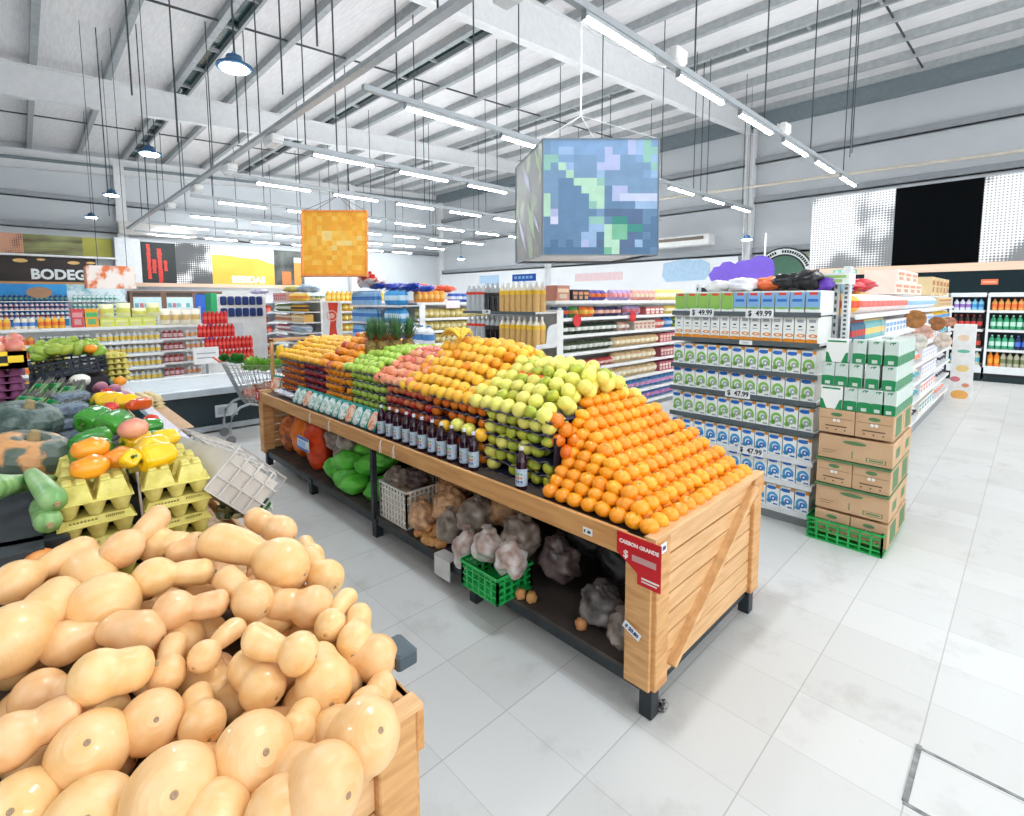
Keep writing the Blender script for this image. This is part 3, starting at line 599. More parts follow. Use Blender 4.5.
# ------------------------------------------------------------------ long side of the first gondola, seen at a slant
US = Unit(4.72, 0.985, 0)
SS = [1.62, 1.40, 1.17, 0.93, 0.70, 0.46, 0.20]
shelving('shelving_unit', 'long white shelving unit of nappies and white packs along the right aisle', US, 6.85, .55, SS, 1.78, ends=(False, True))
where = 'aisle side of the white shelving'
W1, W2, W3 = (244, 242, 244), (236, 240, 246), (248, 240, 232)
fill(US, .02, 6.8, SS[0], [('bag', (248, 190, 70), .15, .17, .2, (226, 80, 50), 'orange and yellow packet', 'packet', .05), ('bag', (246, 232, 228), .20, .17, .2, (226, 120, 110), 'white nappy pack with red print', 'nappy pack', .35), ('bag', W2, .22, .16, .2, (150, 190, 230), 'white nappy pack with blue print', 'nappy pack', .35), ('box', (226, 206, 160), .16, .15, .2, (190, 120, 70), 'tan printed box', 'box', .25)], 'top shelf of the nappy shelving')
fill(US, .02, 6.8, SS[1], [('bottle', (70, 110, 140), .05, .17, .05, (200, 70, 60), 'dark slim bottle with red foot', 'bottle', .07), ('bottle', (130, 190, 190), .05, .17, .05, (240, 200, 120), 'pale teal slim bottle', 'bottle', .12), ('box', W1, .18, .14, .2, (120, 170, 220), 'white box with blue print', 'box', .5), ('bag', (240, 196, 60), .18, .15, .2, (90, 150, 220), 'yellow and blue packet', 'packet', .31)], 'second shelf of the nappy shelving')
for i in range(2, 7):
    cs = [((244, 244, 248), (40, 44, 60)), ((246, 240, 240), (206, 214, 236)), ((238, 244, 250), (246, 150, 120)), ((250, 240, 226), (90, 170, 190))]
    random.shuffle(cs) if i > 2 else None
    fill(US, .9, 6.8, SS[i], [('bag' if q % 2 else 'box', cs[q][0], .22+.01*q, .15, .26, cs[q][1], '%s white pack' % ('dark lettered', 'pale blue banded', 'orange banded', 'teal banded')[[(40, 44, 60), (206, 214, 236), (246, 150, 120), (90, 170, 190)].index(cs[q][1])], 'packet', .25) for q in range(4)], '%s shelf of the nappy shelving' % od(i+1))
for i, (x, z, r, c, lab) in enumerate(((2.45, 1.47, .13, (176, 116, 52), 'brown round hanging shelf disc showing a loaf, nearest to the milk packs'), (4.2, 1.36, .12, (160, 100, 44), 'brown round hanging shelf disc, farther along the aisle'), (2.9, 1.30, .12, (226, 178, 158), 'pink round shelf disc under the brown one'), (5.6, 1.34, .09, (206, 140, 110), 'small reddish round shelf disc, last in the row'), (2.4, 1.22, .12, (232, 226, 214), 'cream oval shelf disc with red lettering'), (4.6, 1.10, .13, (224, 208, 192), 'beige round shelf disc, lowest in the row'))):
    b = MB(); n = 20; pts = [(r*math.cos(2*PI*k/n), r*math.sin(2*PI*k/n)) for k in range(n)]
    b.prism(pts, 0, .004, mat('disc_%d' % i, c, .5, rgb2=tuple(int(v*.72) for v in c), scale=12)); o = b.build('shelf_disc'); o.location = US.P(x, -.06-.01*i, z+.05); o.rotation_euler = (PI/2, 0, -PI/2.3); o.scale = (.8, .8, 1); tag(o, lab, 'shelf sign')
for i, (x, z, r, c, lab) in enumerate(((.75, 1.86, (.14, .12, .05), (216, 44, 56), 'red heap of packets on the white shelving, left one'), (1.2, 1.88, (.18, .12, .06), (206, 34, 50), 'red heap of packets on the white shelving, right one'), (.45, 1.83, (.13, .1, .05), (90, 178, 214), 'light blue packet on top of the white shelving'), (.95, 1.79, (.12, .1, .03), (240, 180, 70), 'small yellow packet below the red heap'))):
    o = lump('packet_heap' if 'heap' in lab else 'wrapped_packet', r, mat('glossb_%d' % i, c, .3), i+20, .35, fr=3.5); o.location = US.P(x, .22, z); tag(o, lab, 'packet')
for k in range(2):
    for q in range(4-k):
        goods('box', (244, 226, 212), .42, .13, .3, (224, 150, 120), 'cardboard_case').put(US.P(1.9+.44*q+.1*k, .05, 1.80+.132*k), 0, 'pale pink printed case on the white shelving, %s in the %s row up' % (od(q+1), od(k+1)), 'box', 'pale printed cases on the white shelving')
for q in range(5): goods('box', (222, 196, 150), .3, .26, .3, (176, 110, 60), 'cardboard_case').put(US.P(4.6+.42*q, .05, 1.80), 0, 'tan printed case on the far end of the white shelving, %s from the left' % od(q+1), 'box', 'tan cases at the far end of the white shelving')
# standing display at the far end
t = empty('display_stand', (11.70, .965, 0), -PI/2*.97); tag(t, 'tall white cardboard display printed with pastel rounds, at the far end of the aisle', 'display stand')
b = MB(); b.box(0, 0, 0, .30, .26, 1.30, WHITE, .005); b.build('carton_body', t)
for cx, cz, rr, c in ((.2, 1.1, .09, (236, 208, 182)), (.22, .86, .1, (110, 190, 160)), (.22, .55, .1, (238, 206, 130)), (.1, .35, .08, (214, 120, 130)), (.3, .25, .06, (228, 150, 120)), (.2, .07, .14, (240, 176, 96))):
    b = MB(); b.disc(cx*.7, cz*.97, rr*.85, rr*(.3 if c[0] == 110 else .6), -.002, flat(*c)); b.build('printed_spot', t)
# ------------------------------------------------------------------ second gondola: noodles and biscuits
U2 = Unit(4.93, 4.30, 0); S2 = [1.735, 1.505, 1.275, 1.03, .79, .55, .32, .12]
shelving('shelving_unit', 'white shelving unit of noodles and biscuits behind the yellow citrus', U2, 6.6, .55, S2, 1.80, ends=(True, False), edge_h=.04)
wh = ['top noodle shelf', 'second noodle shelf', 'third noodle shelf', 'fourth noodle shelf', 'fifth noodle shelf', 'sixth noodle shelf', 'seventh noodle shelf', 'lowest noodle shelf']
fill(U2, .05, 3.6, S2[0], [('box', (206, 140, 120), .26, .20, .2, (240, 214, 180), 'brown picture box', 'box', .09), ('box', (40, 44, 70), .12, .15, .2, (220, 150, 90), 'dark slim box', 'box', .11), ('bag', (98, 76, 160), .15, .15, .2, (240, 120, 50), 'purple and orange packet', 'packet', .16), ('bag', (186, 160, 206), .13, .16, .2, (236, 150, 150), 'lilac packet', 'packet', .17), ('bag', (232, 160, 150), .13, .16, .2, (236, 214, 190), 'salmon pink packet', 'packet', .2), ('bag', (238, 222, 120), .13, .18, .2, (246, 240, 220), 'yellow noodle packet', 'noodle packet', .27)], wh[0])
fill(U2, .05, 3.6, S2[1], [('bag', (40, 76, 120), .15, .15, .2, (226, 90, 50), 'dark blue and red packet', 'packet', .10), ('bag', (80, 160, 80), .15, .15, .2, (230, 150, 70), 'green crisps packet', 'crisps packet', .06), ('bag', (236, 120, 50), .15, .15, .2, (240, 190, 80), 'orange crisps packet', 'crisps packet', .1), ('bag', (60, 52, 100), .15, .14, .2, (236, 180, 160), 'dark violet packet', 'packet', .2), ('bag', (170, 150, 190), .14, .15, .2, (210, 120, 130), 'mauve packet', 'packet', .15), ('box', (196, 100, 96), .14, .12, .2, (246, 236, 226), 'reddish box', 'box', .19), ('bag', (232, 206, 96), .14, .14, .2, (246, 240, 210), 'pale yellow packet', 'packet', .2)], wh[1])
fill(U2, .05, 3.6, S2[2], [('bag', (48, 64, 46), .14, .15, .2, (232, 234, 228), 'dark green and white noodle packet', 'noodle packet', .42), ('bag', (206, 160, 140), .13, .14, .2, (236, 226, 214), 'tan packet', 'packet', .1), ('box', (216, 200, 186), .12, .14, .2, (180, 130, 110), 'beige box', 'box', .2), ('bag', (232, 100, 90), .12, .15, .2, (246, 220, 206), 'coral red packet', 'packet', .08), ('bag', (60, 130, 200), .12, .17, .2, (190, 214, 236), 'bright blue packet', 'packet', .1), ('bag', (160, 176, 60), .12, .17, .2, (60, 90, 50), 'lime green packet', 'packet', .1)], wh[2])
fill(U2, .05, 3.6, S2[3], [('bag', (226, 214, 206), .16, .13, .2, (214, 90, 80), 'white and red packet', 'packet', .06), ('bag', (70, 84, 56), .12, .15, .2, (230, 232, 224), 'olive and white noodle packet', 'noodle packet', .32), ('bag', (222, 190, 140), .14, .15, .2, (244, 232, 200), 'golden biscuit packet', 'biscuit packet', .36), ('box', (196, 106, 116), .1, .15, .2, (232, 200, 180), 'rose coloured box', 'box', .26)], wh[3])
fill(U2, .05, 3.6, S2[4], [('bag', (196, 70, 74), .12, .11, .2, (232, 190, 180), 'red foil wafer packet', 'wafer packet', .38), ('bag', (224, 190, 140), .15, .16, .2, (246, 236, 210), 'pale gold biscuit packet', 'biscuit packet', .37), ('box', (170, 84, 96), .1, .15, .2, (236, 214, 196), 'wine red box', 'box', .25)], wh[4])
fill(U2, .3, 3.6, S2[5], [('bag', (190, 90, 80), .14, .13, .2, (214, 160, 130), 'brown red packet', 'packet', .30), ('bag', (230, 200, 150), .15, .16, .2, (250, 240, 216), 'cream biscuit packet', 'biscuit packet', .42), ('box', (186, 90, 110), .1, .15, .2, (240, 220, 206), 'raspberry red box', 'box', .28)], wh[5])
fill(U2, .6, 3.6, S2[6], [('bag', (226, 190, 110), .15, .14, .2, (176, 110, 70), 'ochre packet', 'packet', .4), ('bag', (90, 150, 210), .16, .16, .2, (226, 160, 200), 'blue and pink packet', 'packet', .6)], wh[6])
fill(U2, .6, 3.6, S2[7], [('bag', (206, 120, 70), .15, .14, .2, (236, 200, 160), 'rust coloured packet', 'packet', .4), ('bag', (80, 140, 214), .16, .15, .2, (216, 140, 190), 'blue packet with pink band', 'packet', .6)], wh[7])
b0 = mat('round_red', (214, 36, 40), .4)
for x, z, lab in ((.42, 1.47, 'left of the two red round price spots on the noodle shelves'), (1.78, 1.49, 'right of the two red round price spots on the noodle shelves')):
    b = MB(); n = 18; b.prism([(.085*math.cos(2*PI*k/n), .085*math.sin(2*PI*k/n)) for k in range(n)], 0, .003, b0); o = b.build('price_spot'); o.location = U2.P(x, -.03, z); o.rotation_euler = (PI/2, 0, 0); tag(o, lab, 'price sign')
# bottle end display
UB = Unit(4.42, 5.54, -PI/2); SB = [1.60, 1.17, .74, .3]
shelving('shelving_end_display', 'white end display of soft drink bottles behind the orange pile', UB, 1.38, .50, SB, 1.62, ends=(False, True), edges=[DGREY]*4, curved=True)
clear = mat('clear_plastic', (214, 220, 222), .15, trans=0.25); rlab = mat('red_bottle_label', (228, 64, 44), .4); cola = mat('cola', (16, 14, 14), .15, coat=.5); amber = mat('amber_juice', (228, 182, 112), .2); ylab = mat('yellow_label', (246, 200, 50), .4); wcap = mat('white_cap', (240, 240, 240), .4); gcap = mat('grey_cap', (180, 184, 188), .4)
bk = Proto(bottle_mesh('soda_bottle', .046, .37, clear, rlab, wcap, parts=True, zl=(.60, .70))); bc = Proto(bottle_mesh('soda_bottle', .046, .37, cola, mat('cola_label', (52, 48, 48), .4), gcap, parts=True, zl=(.52, .66), headroom=mat('cola_headroom', (170, 172, 172), .2))); by = Proto(bottle_mesh('soda_bottle', .047, .37, amber, ylab, wcap, parts=True, zl=(.58, .72), headroom=mat('amber_headroom', (236, 226, 206), .2)))
for i, z in enumerate(SB[:3]):
    for row in (0, 1):
        rr = 'front' if row == 0 else 'second'; x = .01; ii = 0
        for pr, n, pt, nm in ((bk, 4, .097, 'clear bottle with red label'), (bc, 3, .095, 'black cola bottle'), (by, 7, .100, 'amber drink bottle with yellow label')):
            for q in range(n): pr.put(UB.P(x, .02+.10*row, z), UB.rz, '%s, %s from the left, %s row, %s shelf of the bottle display' % (nm, od(q+1), rr, od(i+1)), 'bottle', nm+'s on the end display'); x += pt
price(UB, .42, 1.565, '- 49', .16, 'price card on the upper shelf edge under the black cola bottles', fs=.05)
price(UB, .50, 1.135, '- 49', .16, 'price card on the lower shelf edge under the black cola bottles', fs=.05)
b = MB(); b.box(0, 0, 0, .42, .01, .09, mat('blue_header', (20, 96, 206), .4)); b.box(.20, .002, -.38, .22, .008, 0, MGREY); o = b.build('header_card'); o.location = UB.P(.72, .25, 1.99); o.rotation_euler = (0, 0, UB.rz); tag(o, 'bright blue header card above the amber bottles', 'sign')
b = MB()
for k in range(5): b.rect(.04+.07*k, .03, .09+.07*k, .065, -.001, mat('pale_blue_print', (150, 200, 250), .4))
b.rect(.1, -.05, .12, 0, -.001, mat('blue_header', (20, 96, 206), .4)); b.build('header_print', o)
# ------------------------------------------------------------------ third gondola
U3 = Unit(5.05, 7.65, 0); S3 = [1.705, 1.42, 1.19, .95, .7, .4, .12]
shelving('shelving_unit', 'white shelving unit of pasta packets left of the bottle display', U3, 6.4, .55, S3, 1.76, ends=(True, False), edge_h=.04)
PY = (226, 206, 120)
fill(U3, .02, 1.8, S3[0], [('bag', (242, 160, 62), .13, .22, .2, (246, 196, 110), 'orange snack packet', 'packet', .42), ('bag', (52, 92, 180), .16, .17, .2, (220, 226, 240), 'blue and white packet', 'packet', .58)], 'top pasta shelf')
for i in range(1, 7): fill(U3, .02, 1.9, S3[i], [('bag', (214, 192, 112), .125, .17, .2, (236, 222, 168), 'yellow pasta packet', 'pasta packet', 1.0)], '%s pasta shelf' % od(i+1))
for i, (x, y, z, r, c, lab) in enumerate(((.3, .2, 1.98, (.2, .15, .06), (236, 96, 52), 'red orange heap of packets above the pasta shelves, left'), (.75, .2, 1.96, (.2, .15, .06), (230, 84, 46), 'red orange heap of packets above the pasta shelves, right'))):
    o = lump('packet_heap', r, mat('glossc_%d' % i, c, .35), i+31, .4, fr=4); o.location = U3.P(x, y, z); tag(o, lab, 'packet')
b = MB(); b.box(0, 0, 0, .32, .01, .14, mat('pale_pink_card', (246, 226, 226), .5)); o = b.build('price_tag'); o.location = U3.P(.62, -.03, 1.60); tag(o, 'pale pink price card on the top pasta shelf', 'price tag')
UW = Unit(4.72, 9.55, -PI/2); SW = [1.66, 1.34, 1.02, .7, .38]
shelving('shelving_end_display', 'end display of pale blue water bottle packs behind the green apples', UW, 1.92, .48, SW, 1.68, ends=(False, True))
for i in range(3):
    fill(UW, .02, 1.22, SW[i], [('multi', (150, 196, 232), .24, .27, .16, (74, 132, 204), 'pack of blue capped water bottles', 'bottle pack', 1.0)], '%s shelf of the water display' % od(i+1))
    fill(UW, 1.23, 1.9, SW[i], [('bag', (62, 158, 220), .165, .26, .2, (206, 230, 246), 'bright blue water sachet pack', 'packet', 1.0)], '%s shelf of the water display' % od(i+1))
for i, (y, z, r, lab) in enumerate(((8.9, 2.02, (.12, .3, .05), 'bright blue folded bag heap on the water display, far left'), (8.3, 1.99, (.15, .32, .07), 'bright blue folded bag heap on the water display, middle'), (7.75, 1.98, (.14, .3, .07), 'bright blue folded bag heap on the water display, right'), (7.3, 1.95, (.12, .2, .05), 'bright blue folded bag heap on the water display, far right'))):
    o = lump('folded_bag_heap', r, mat('royal_blue_gloss', (28, 74, 190), .3, rgb2=(18, 52, 150), scale=20), i+41, .4, fr=4); o.location = (5.0, y, z); tag(o, lab, 'bag')
# white and blue packs stacked on the floor before it
for i in range(7):
    for q in range(3):
        goods('bag', (226, 232, 240), .34, .13, .3, (70, 124, 196) if (i+q) % 2 else (200, 214, 232), 'sugar_pack').put((4.32, 7.32-.36*q, .12+.135*i), -PI/2, 'white and blue pack, %s in the %s layer up of the floor stack' % (od(q+1), od(i+1)), 'pack', 'white and blue packs stacked on the floor')
for q in range(5): goods('bottle', (238, 240, 244), .19, .3, .19, (80, 140, 206), 'milk_jug').put((4.34, 7.31-.2*q, 1.062), -PI/2, 'white jug with blue cap on the floor stack, %s from the left' % od(q+1), 'jug', 'white jugs on the blue and white stack')
b = MB(); b.box(0, 0, 0, 1.1, .5, .11, MGREY); o = b.build('stack_platform'); o.location = (4.3, 7.36, 0); o.rotation_euler = (0, 0, -PI/2); tag(o, 'low grey platform under the stack of blue and white packs', 'platform')
# ------------------------------------------------------------------ fourth gondola
U4 = Unit(4.85, 11.0, 0); S4 = [1.73, 1.50, 1.27, 1.04, .8, .5, .2]
shelving('shelving_unit', 'white shelving unit of yellow packs behind the hanging orange cube', U4, 6.4, .55, S4, 1.78, ends=(True, False), edge_h=.04)
fill(U4, .05, 1.7, S4[0], [('bottle', (242, 196, 60), .11, .24, .11, (250, 220, 120), 'yellow bottle', 'bottle', 1.0)], 'top shelf of the yellow gondola')
for i in range(1, 7): fill(U4, .05, 1.7, S4[i], [('bag', (236, 196, 76) if i % 2 else (216, 186, 90), .13, .17, .2, (246, 224, 140), 'yellow packet', 'packet', 1.0)], '%s shelf of the yellow gondola' % od(i+1))
UA = Unit(4.38, 12.9, -PI/2)
shelving('shelving_end_display', 'white end display of mixed packets left of the red banner', UA, 1.9, .48, S4, 1.78, ends=(True, True))
for i in range(7):
    fill(UA, .02, 1.88, S4[i]+.001, [[('box', (236, 190, 180), .14, .2, .2, (226, 110, 100), 'pink and red box', 'box', .5), ('bag', (246, 214, 90), .14, .18, .2, (240, 150, 60), 'yellow packet', 'packet', .5)],
      [('bag', (120, 150, 90), .13, .17, .2, (226, 220, 206), 'green packet', 'packet', .55), ('bag', (236, 180, 50), .14, .16, .2, (90, 60, 50), 'golden packet', 'packet', .45)],
      [('jar', (226, 214, 190), .09, .15, .09, (196, 120, 90), 'cream coloured jar', 'jar', .6), ('box', (226, 176, 90), .12, .17, .2, (246, 230, 190), 'amber box', 'box', .4)],
      [('bag', (206, 120, 140), .12, .15, .2, (240, 226, 220), 'pink packet', 'packet', .5), ('bag', (216, 222, 230), .13, .16, .2, (150, 170, 190), 'silver packet', 'packet', .5)],
      [('bag', (190, 180, 190), .12, .13, .2, (120, 60, 100), 'plum and grey packet', 'packet', 1.0)], [('bag', (226, 216, 200), .14, .15, .2, (180, 90, 70), 'beige packet', 'packet', 1.0)], [('bag', (226, 216, 200), .14, .15, .2, (180, 90, 70), 'beige packet', 'packet', 1.0)]][i], '%s shelf of the mixed end display' % od(i+1))
t = empty('banner_stand', (4.62, 10.62, 0), -PI/4); tag(t, 'narrow red and white banner standing at the end of the yellow gondola', 'banner')
b = MB(); b.box(0, 0, .0, .40, .03, 1.72, WHITE); b.build('backing', t); b = MB(); b.poly([(.1, -.002, .8), (.33, -.002, .8), (.28, -.002, 1.2), (.34, -.002, 1.70), (.12, -.002, 1.70), (.16, -.002, 1.3)], mat('banner_red', (226, 66, 40), .5)); b.disc(.2, 1.42, .12, .12, -.004, mat('banner_pale', (244, 190, 170), .5), 18, 0, 2*PI, .8); b.disc(.2, 1.42, .06, .06, -.004, mat('banner_pale', (244, 190, 170), .5)); b.build('banner_print', t)
# ------------------------------------------------------------------ fifth gondola: red boxes
U5 = Unit(4.72, 16.5, -PI/2); S5 = [1.70, 1.42, 1.14, .86, .58, .28, .05]
shelving('shelving_end_display', 'white end display of red and white boxes behind the trolley', U5, 2.15, .5, S5, 1.72, ends=(False, True), curved=True)
fill(U5, .02, 2.1, S5[0], [('box', (226, 226, 244), .2, .2, .2, (120, 130, 210), 'white and violet box', 'box', 1.0)], 'top of the red box display')
for i in range(1, 7):
    fill(U5, .02, 1.0, S5[i], [('box', (244, 206, 200), .15, .2, .2, (226, 100, 90), 'pale pink box', 'box', 1.0)], '%s shelf of the red box display' % od(i+1))
    fill(U5, 1.02, 2.1 if i % 2 else 1.9, S5[i], [('jar', (226, 60, 44), .15, .2, .15, (240, 130, 110), 'red tub', 'tub', 1.0)], '%s shelf of the red box display' % od(i+1))
U5b = Unit(5.3, 14.35, 0)
shelving('shelving_unit', 'white shelving unit running back from the red box display', U5b, 6.0, .5, S5, 1.72, ends=(True, False))
for i in range(0, 6): fill(U5b, .02, 1.4, S5[i], [('bag', (90+20*i, 110, 70), .15, .18, .2, (240, 214, 90), 'mixed green and yellow packet', 'packet', 1.0)], '%s shelf behind the red boxes' % od(i+1))
# blue rack
U6 = Unit(4.55, 18.6, -PI/2); S6 = [1.60, 1.30, 1.0, .7, .4, .12]
shelving('shelving_end_display', 'blue sided rack of blue packets left of the red box display', U6, 1.25, .6, S6, 1.9, panel=mat('rack_blue', (36, 96, 196), .5), ends=(True, False))
for i in range(6): fill(U6, .02, 1.22, S6[i], [('bag', (60, 150, 190) if i < 4 else (120, 170, 206), .15, .22, .2, (150, 200, 130) if i < 3 else (70, 110, 180), 'blue and green packet', 'packet', 1.0)], '%s shelf of the blue rack' % od(i+1))
b = MB(); b.box(0, 0, 0, .8, .05, 1.95, mat('rack_blue', (36, 96, 196), .5)); o = b.build('rack_side'); o.location = (4.0, 18.75, 0); tag(o, 'tall blue side board at the left of the blue rack', 'board')
for k in range(4):
    for q in range(3): goods('multi', (126, 178, 230), .3, .26, .2, (70, 130, 214), 'bottle_pack').put((3.55+.0*k, 18.3-.32*q, .02+.27*k), -PI/2, 'light blue bottle pack, %s in layer %s of the pallet by the blue rack' % (od(q+1), od(k+1)), 'bottle pack', 'blue bottle packs on the pallet by the rack')
# ------------------------------------------------------------------ wooden fruit islands
def island(x0, x1, y0, y1, label, legs):
    r = empty('fruit_stand', (x0, y0, 0)); tag(r, label, 'display stand'); W = x1-x0; L = y1-y0; T = .79
    def part(nm, fn, lab=None):
        b = MB(); fn(b); return b.build(nm, r, lab)
    for (a, c) in ((0, 0), (W-.10, 0), (0, L-.10), (W-.10, L-.10)):
        part('corner_post', lambda b: b.box(a, c-(.02 if c == 0 else -.02), .14, a+.10, c+.05, T, WOOD, .004))
        part('corner_post', lambda b: b.box(a-(.018 if a == 0 else -.018), c, .14, a+(.0 if a == 0 else .118), c+.12, T, WOOD, .003))
    part('front_rim_board', lambda b: b.box(-.022, -.02, T-.105, 0, L+.02, T, WOODY, .003))
    part('front_rim_board', lambda b: b.box(W, -.02, T-.105, W+.022, L+.02, T, WOODY, .003))
    for yy in (-.0, L-.022):
        def pl(b, yy=yy):
            n = 6; ph = (T-.26)/n
            for k in range(n): b.box(.10, yy, .15+k*ph+.007, W-.10, yy+.022, .15+(k+1)*ph, WOODX, .003)
            b.box(0, yy, T-.10, W, yy+.022, T, WOODX, .002)
        part('plank_panel', pl)
        s = -1 if yy <= 0 else 1
        part('diagonal_brace', lambda b: b.bar((.13, yy+(.0 if s < 0 else .022)+s*.012, .20), (W-.115, yy+(.0 if s < 0 else .022)+s*.012, T-.04), .022, .058, WOODX, (0, 1, 0)))
        part('end_cap_board', lambda b: b.box(-.02, yy-.02 if s < 0 else yy+.0, T-.002, W+.02, yy+.03, T+.014, WOODX, .002))
    def fr(b):
        for a in (.02, W-.06): b.box(a, .02, .10, a+.04, L-.02, .15, STEELF)
        for c in (.02, L-.06): b.box(.02, c, .10, W-.02, c+.04, .15, STEELF)
        for l in legs[1:-1]: b.box(.02, l-y0-.02, .10, W-.02, l-y0+.02, .15, STEELF)
    part('steel_frame', fr)
    for l in legs:
        for a in (.01, W-.07):
            part('leg', lambda b: b.box(a, max(0, l-y0-.03), 0, a+.06, max(0, l-y0-.03)+.06, .14, STEELF, .003))
    mid = legs[len(legs)//2]
    for a in (.0, W-.035): part('divider_post', lambda b: b.box(a, mid-y0-.018, .15, a+.035, mid-y0+.018, T-.1, STEELF))
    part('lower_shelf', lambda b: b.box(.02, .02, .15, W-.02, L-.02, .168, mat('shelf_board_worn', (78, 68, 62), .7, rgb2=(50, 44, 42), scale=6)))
    part('top_deck', lambda b: b.box(.0, .02, T-.06, W, L-.02, T-.04, WOODX))
    part('centre_partition', lambda b: b.box(W/2-.01, .03, .168, W/2+.01, L-.03, T-.07, mat('dark_partition', (30, 28, 28), .8)))
    return r
DKL = mat('dark_ledge', (72, 60, 54), .6)
XA, XB2, YA, YBB = 1.755, 2.86, 1.0, 5.66
island(XA, XB2, YA, YBB, 'long pine fruit stand on black steel feet in the middle of the floor', [1.03, 2.16, 3.30, 4.46, 5.60])
island(-.52, .60, .965, 6.2, 'pine vegetable stand at the left under the heap of squash', [1.0, 2.2, 3.4, 4.6, 6.1])
UR = Unit(XA-.024, 1.0, -PI/2)      # local x runs to the right along the front rim
def rimlab(nm, y, z, wd, h, m, lab, dx=0, cat='price tag', roty=0):
    b = MB(); b.box(0, -.003, 0, wd, 0, h, m); o = b.build(nm); o.location = (XA-.026+dx, y, z); o.rotation_euler = (0, 0, -PI/2); tag(o, lab, cat); return o
RS = mat('sign_red', (206, 24, 34), .4); SW_ = mat('sign_white_print', (250, 236, 230), .5)
t = empty('price_sign', (XA-.03, 1.155, .625), -PI/2); tag(t, 'red price sign lettered CARBON GRANDE at the corner of the orange stand', 'sign')
b = MB(); b.add([(.0, 0, .075), (.10, 0, .015), (.10, 0, -.03), (.205, 0, -.03), (.205, 0, .165), (.0, 0, .165), (.0, .003, .075), (.10, .003, .015), (.10, .003, -.03), (.205, .003, -.03), (.205, .003, .165), (.0, .003, .165)], [(0,1,2,3,4,5), (11,10,9,8,7,6), (0,6,7,1), (1,7,8,2), (2,8,9,3), (3,9,10,4), (4,10,11,5), (5,11,6,0)], RS); b.build('board', t)
text('CARBON GRANDE', .0215, SW_, t, (.104, -.002, .128), bold=.0008); text('$', .045, SW_, t, (.045, -.002, .077), bold=.0006)
b = MB(); b.rect(.075, .062, .185, .088, -.002, mat('price_blur', (206, 160, 158), .5)); b.rect(.12, .0, .2, .008, -.002, SW_); b.rect(.12, -.012, .19, -.006, -.002, SW_); b.build('printed_lines', t)
o = rimlab('price_tag', 1.335, .715, .05, .03, mat('price_card', (240, 242, 242), .5), 'small white price tag on the front rim below the oranges'); text('$  .86', .016, INK, o, (.025, -.004, .015), bold=.0006)
t = empty('price_tag', (XA-.028, 1.122, .385), 0); t.rotation_euler = (0, 0.42, -PI/2); tag(t, 'tilted white price tag reading 20.80 on the corner post', 'price tag')
b = MB(); b.box(0, -.002, 0, .085, 0, .034, mat('price_card', (240, 242, 242), .5)); b.build('card', t); text('$ 20.80', .022, mat('ink_blue', (40, 60, 110), .5), t, (.043, -.003, .017), bold=.0008)
b = MB(); b.box(0, -.002, 0, .045, 0, .04, mat('price_card', (240, 242, 242), .5)); b.rect(.012, .012, .036, .028, -.003, mat('ink_blue', (40, 60, 110), .5)); o = b.build('price_tag'); o.location = (XA+.01, YA-.024, .735); tag(o, 'tiny white tag on the end face beside the top corner', 'price tag')
o = rimlab('price_sign', 5.72, .70, .11, .105, RS, 'small red square sign at the far end of the stand rim', cat='sign'); b = MB(); b.disc(.06, .05, .02, .03, -.004, SW_); b.rect(.03, .07, .09, .085, -.004, SW_); b.build('printed_mark', o)

# fruit prototypes
def fruit(nm, r, m, sq=1.0, stem=None, navel=None, lobes=0, shape=None):
    def fn(d):
        k = 1.0
        if shape == 'apple': k = 1+.06*math.cos(5*math.atan2(d.y, d.x))*max(0, -d.z)-.22*math.exp(-((d.x**2+d.y**2))*14)*(1 if d.z > 0 else .6)
        if shape == 'lemon': k = 1+.28*max(0, abs(d.x)-.8)*4
        if shape == 'pomelo': k = 1+.10*max(0, d.z)+.02*noise.noise(d*3)
        return k
    b = MB(); b.ball((0, 0, 0), (r, r, r*sq), m, 16, 10, fn)
    if stem: b.tube([(0, 0, r*sq*.72), (.002, 0, r*sq*1.05)], .0025, 5, stem)
    if navel: b.lathe([(.006, r*sq*.985), (.005, r*sq*1.01), (.001, r*sq*1.015)], 8, navel)
    return b.build(nm)
BROWN = mat('stem_brown', (110, 82, 50), .7); GRN = mat('stem_green', (120, 150, 70), .6)
ORM = mat('orange_peel', (252, 166, 30), .32, rgb2=(248, 150, 18), scale=90, bump=.25, vary=.035, coat=.15)
ORM2 = mat('deep_orange_peel', (236, 126, 22), .34, rgb2=(222, 108, 16), scale=90, bump=.25, vary=.04)
ORY = mat('yellow_orange_peel', (253, 198, 62), .32, rgb2=(250, 182, 42), scale=90, bump=.25, vary=.035, coat=.15)
LEM = mat('pale_lemon_peel', (240, 228, 118), .35, rgb2=(222, 218, 96), scale=16, bump=.2, vary=.05)
LIM = mat('green_lemon_peel', (206, 204, 66), .35, rgb2=(160, 178, 52), scale=12, bump=.2, vary=.05)
GAP = mat('green_apple_skin', (170, 206, 66), .25, rgb2=(194, 220, 100), scale=20, vary=.03, coat=.3)
RAP = mat('red_apple_skin', (196, 44, 40), .25, rgb2=(232, 150, 84), scale=6, vary=.05, coat=.3, lo=.3, hi=.62)
PAP = mat('pink_apple_skin', (246, 176, 130), .28, rgb2=(234, 112, 84), scale=5, vary=.04, coat=.3)
PLM = mat('plum_skin', (150, 24, 44), .25, rgb2=(196, 60, 60), scale=7, vary=.05, coat=.3)
f_or = Proto(fruit('orange', .0415, ORM, .80, navel=GRN)); f_od = Proto(fruit('orange', .038, ORM2, .9, navel=GRN)); f_oy = Proto(fruit('orange', .043, ORY, .95, navel=GRN))
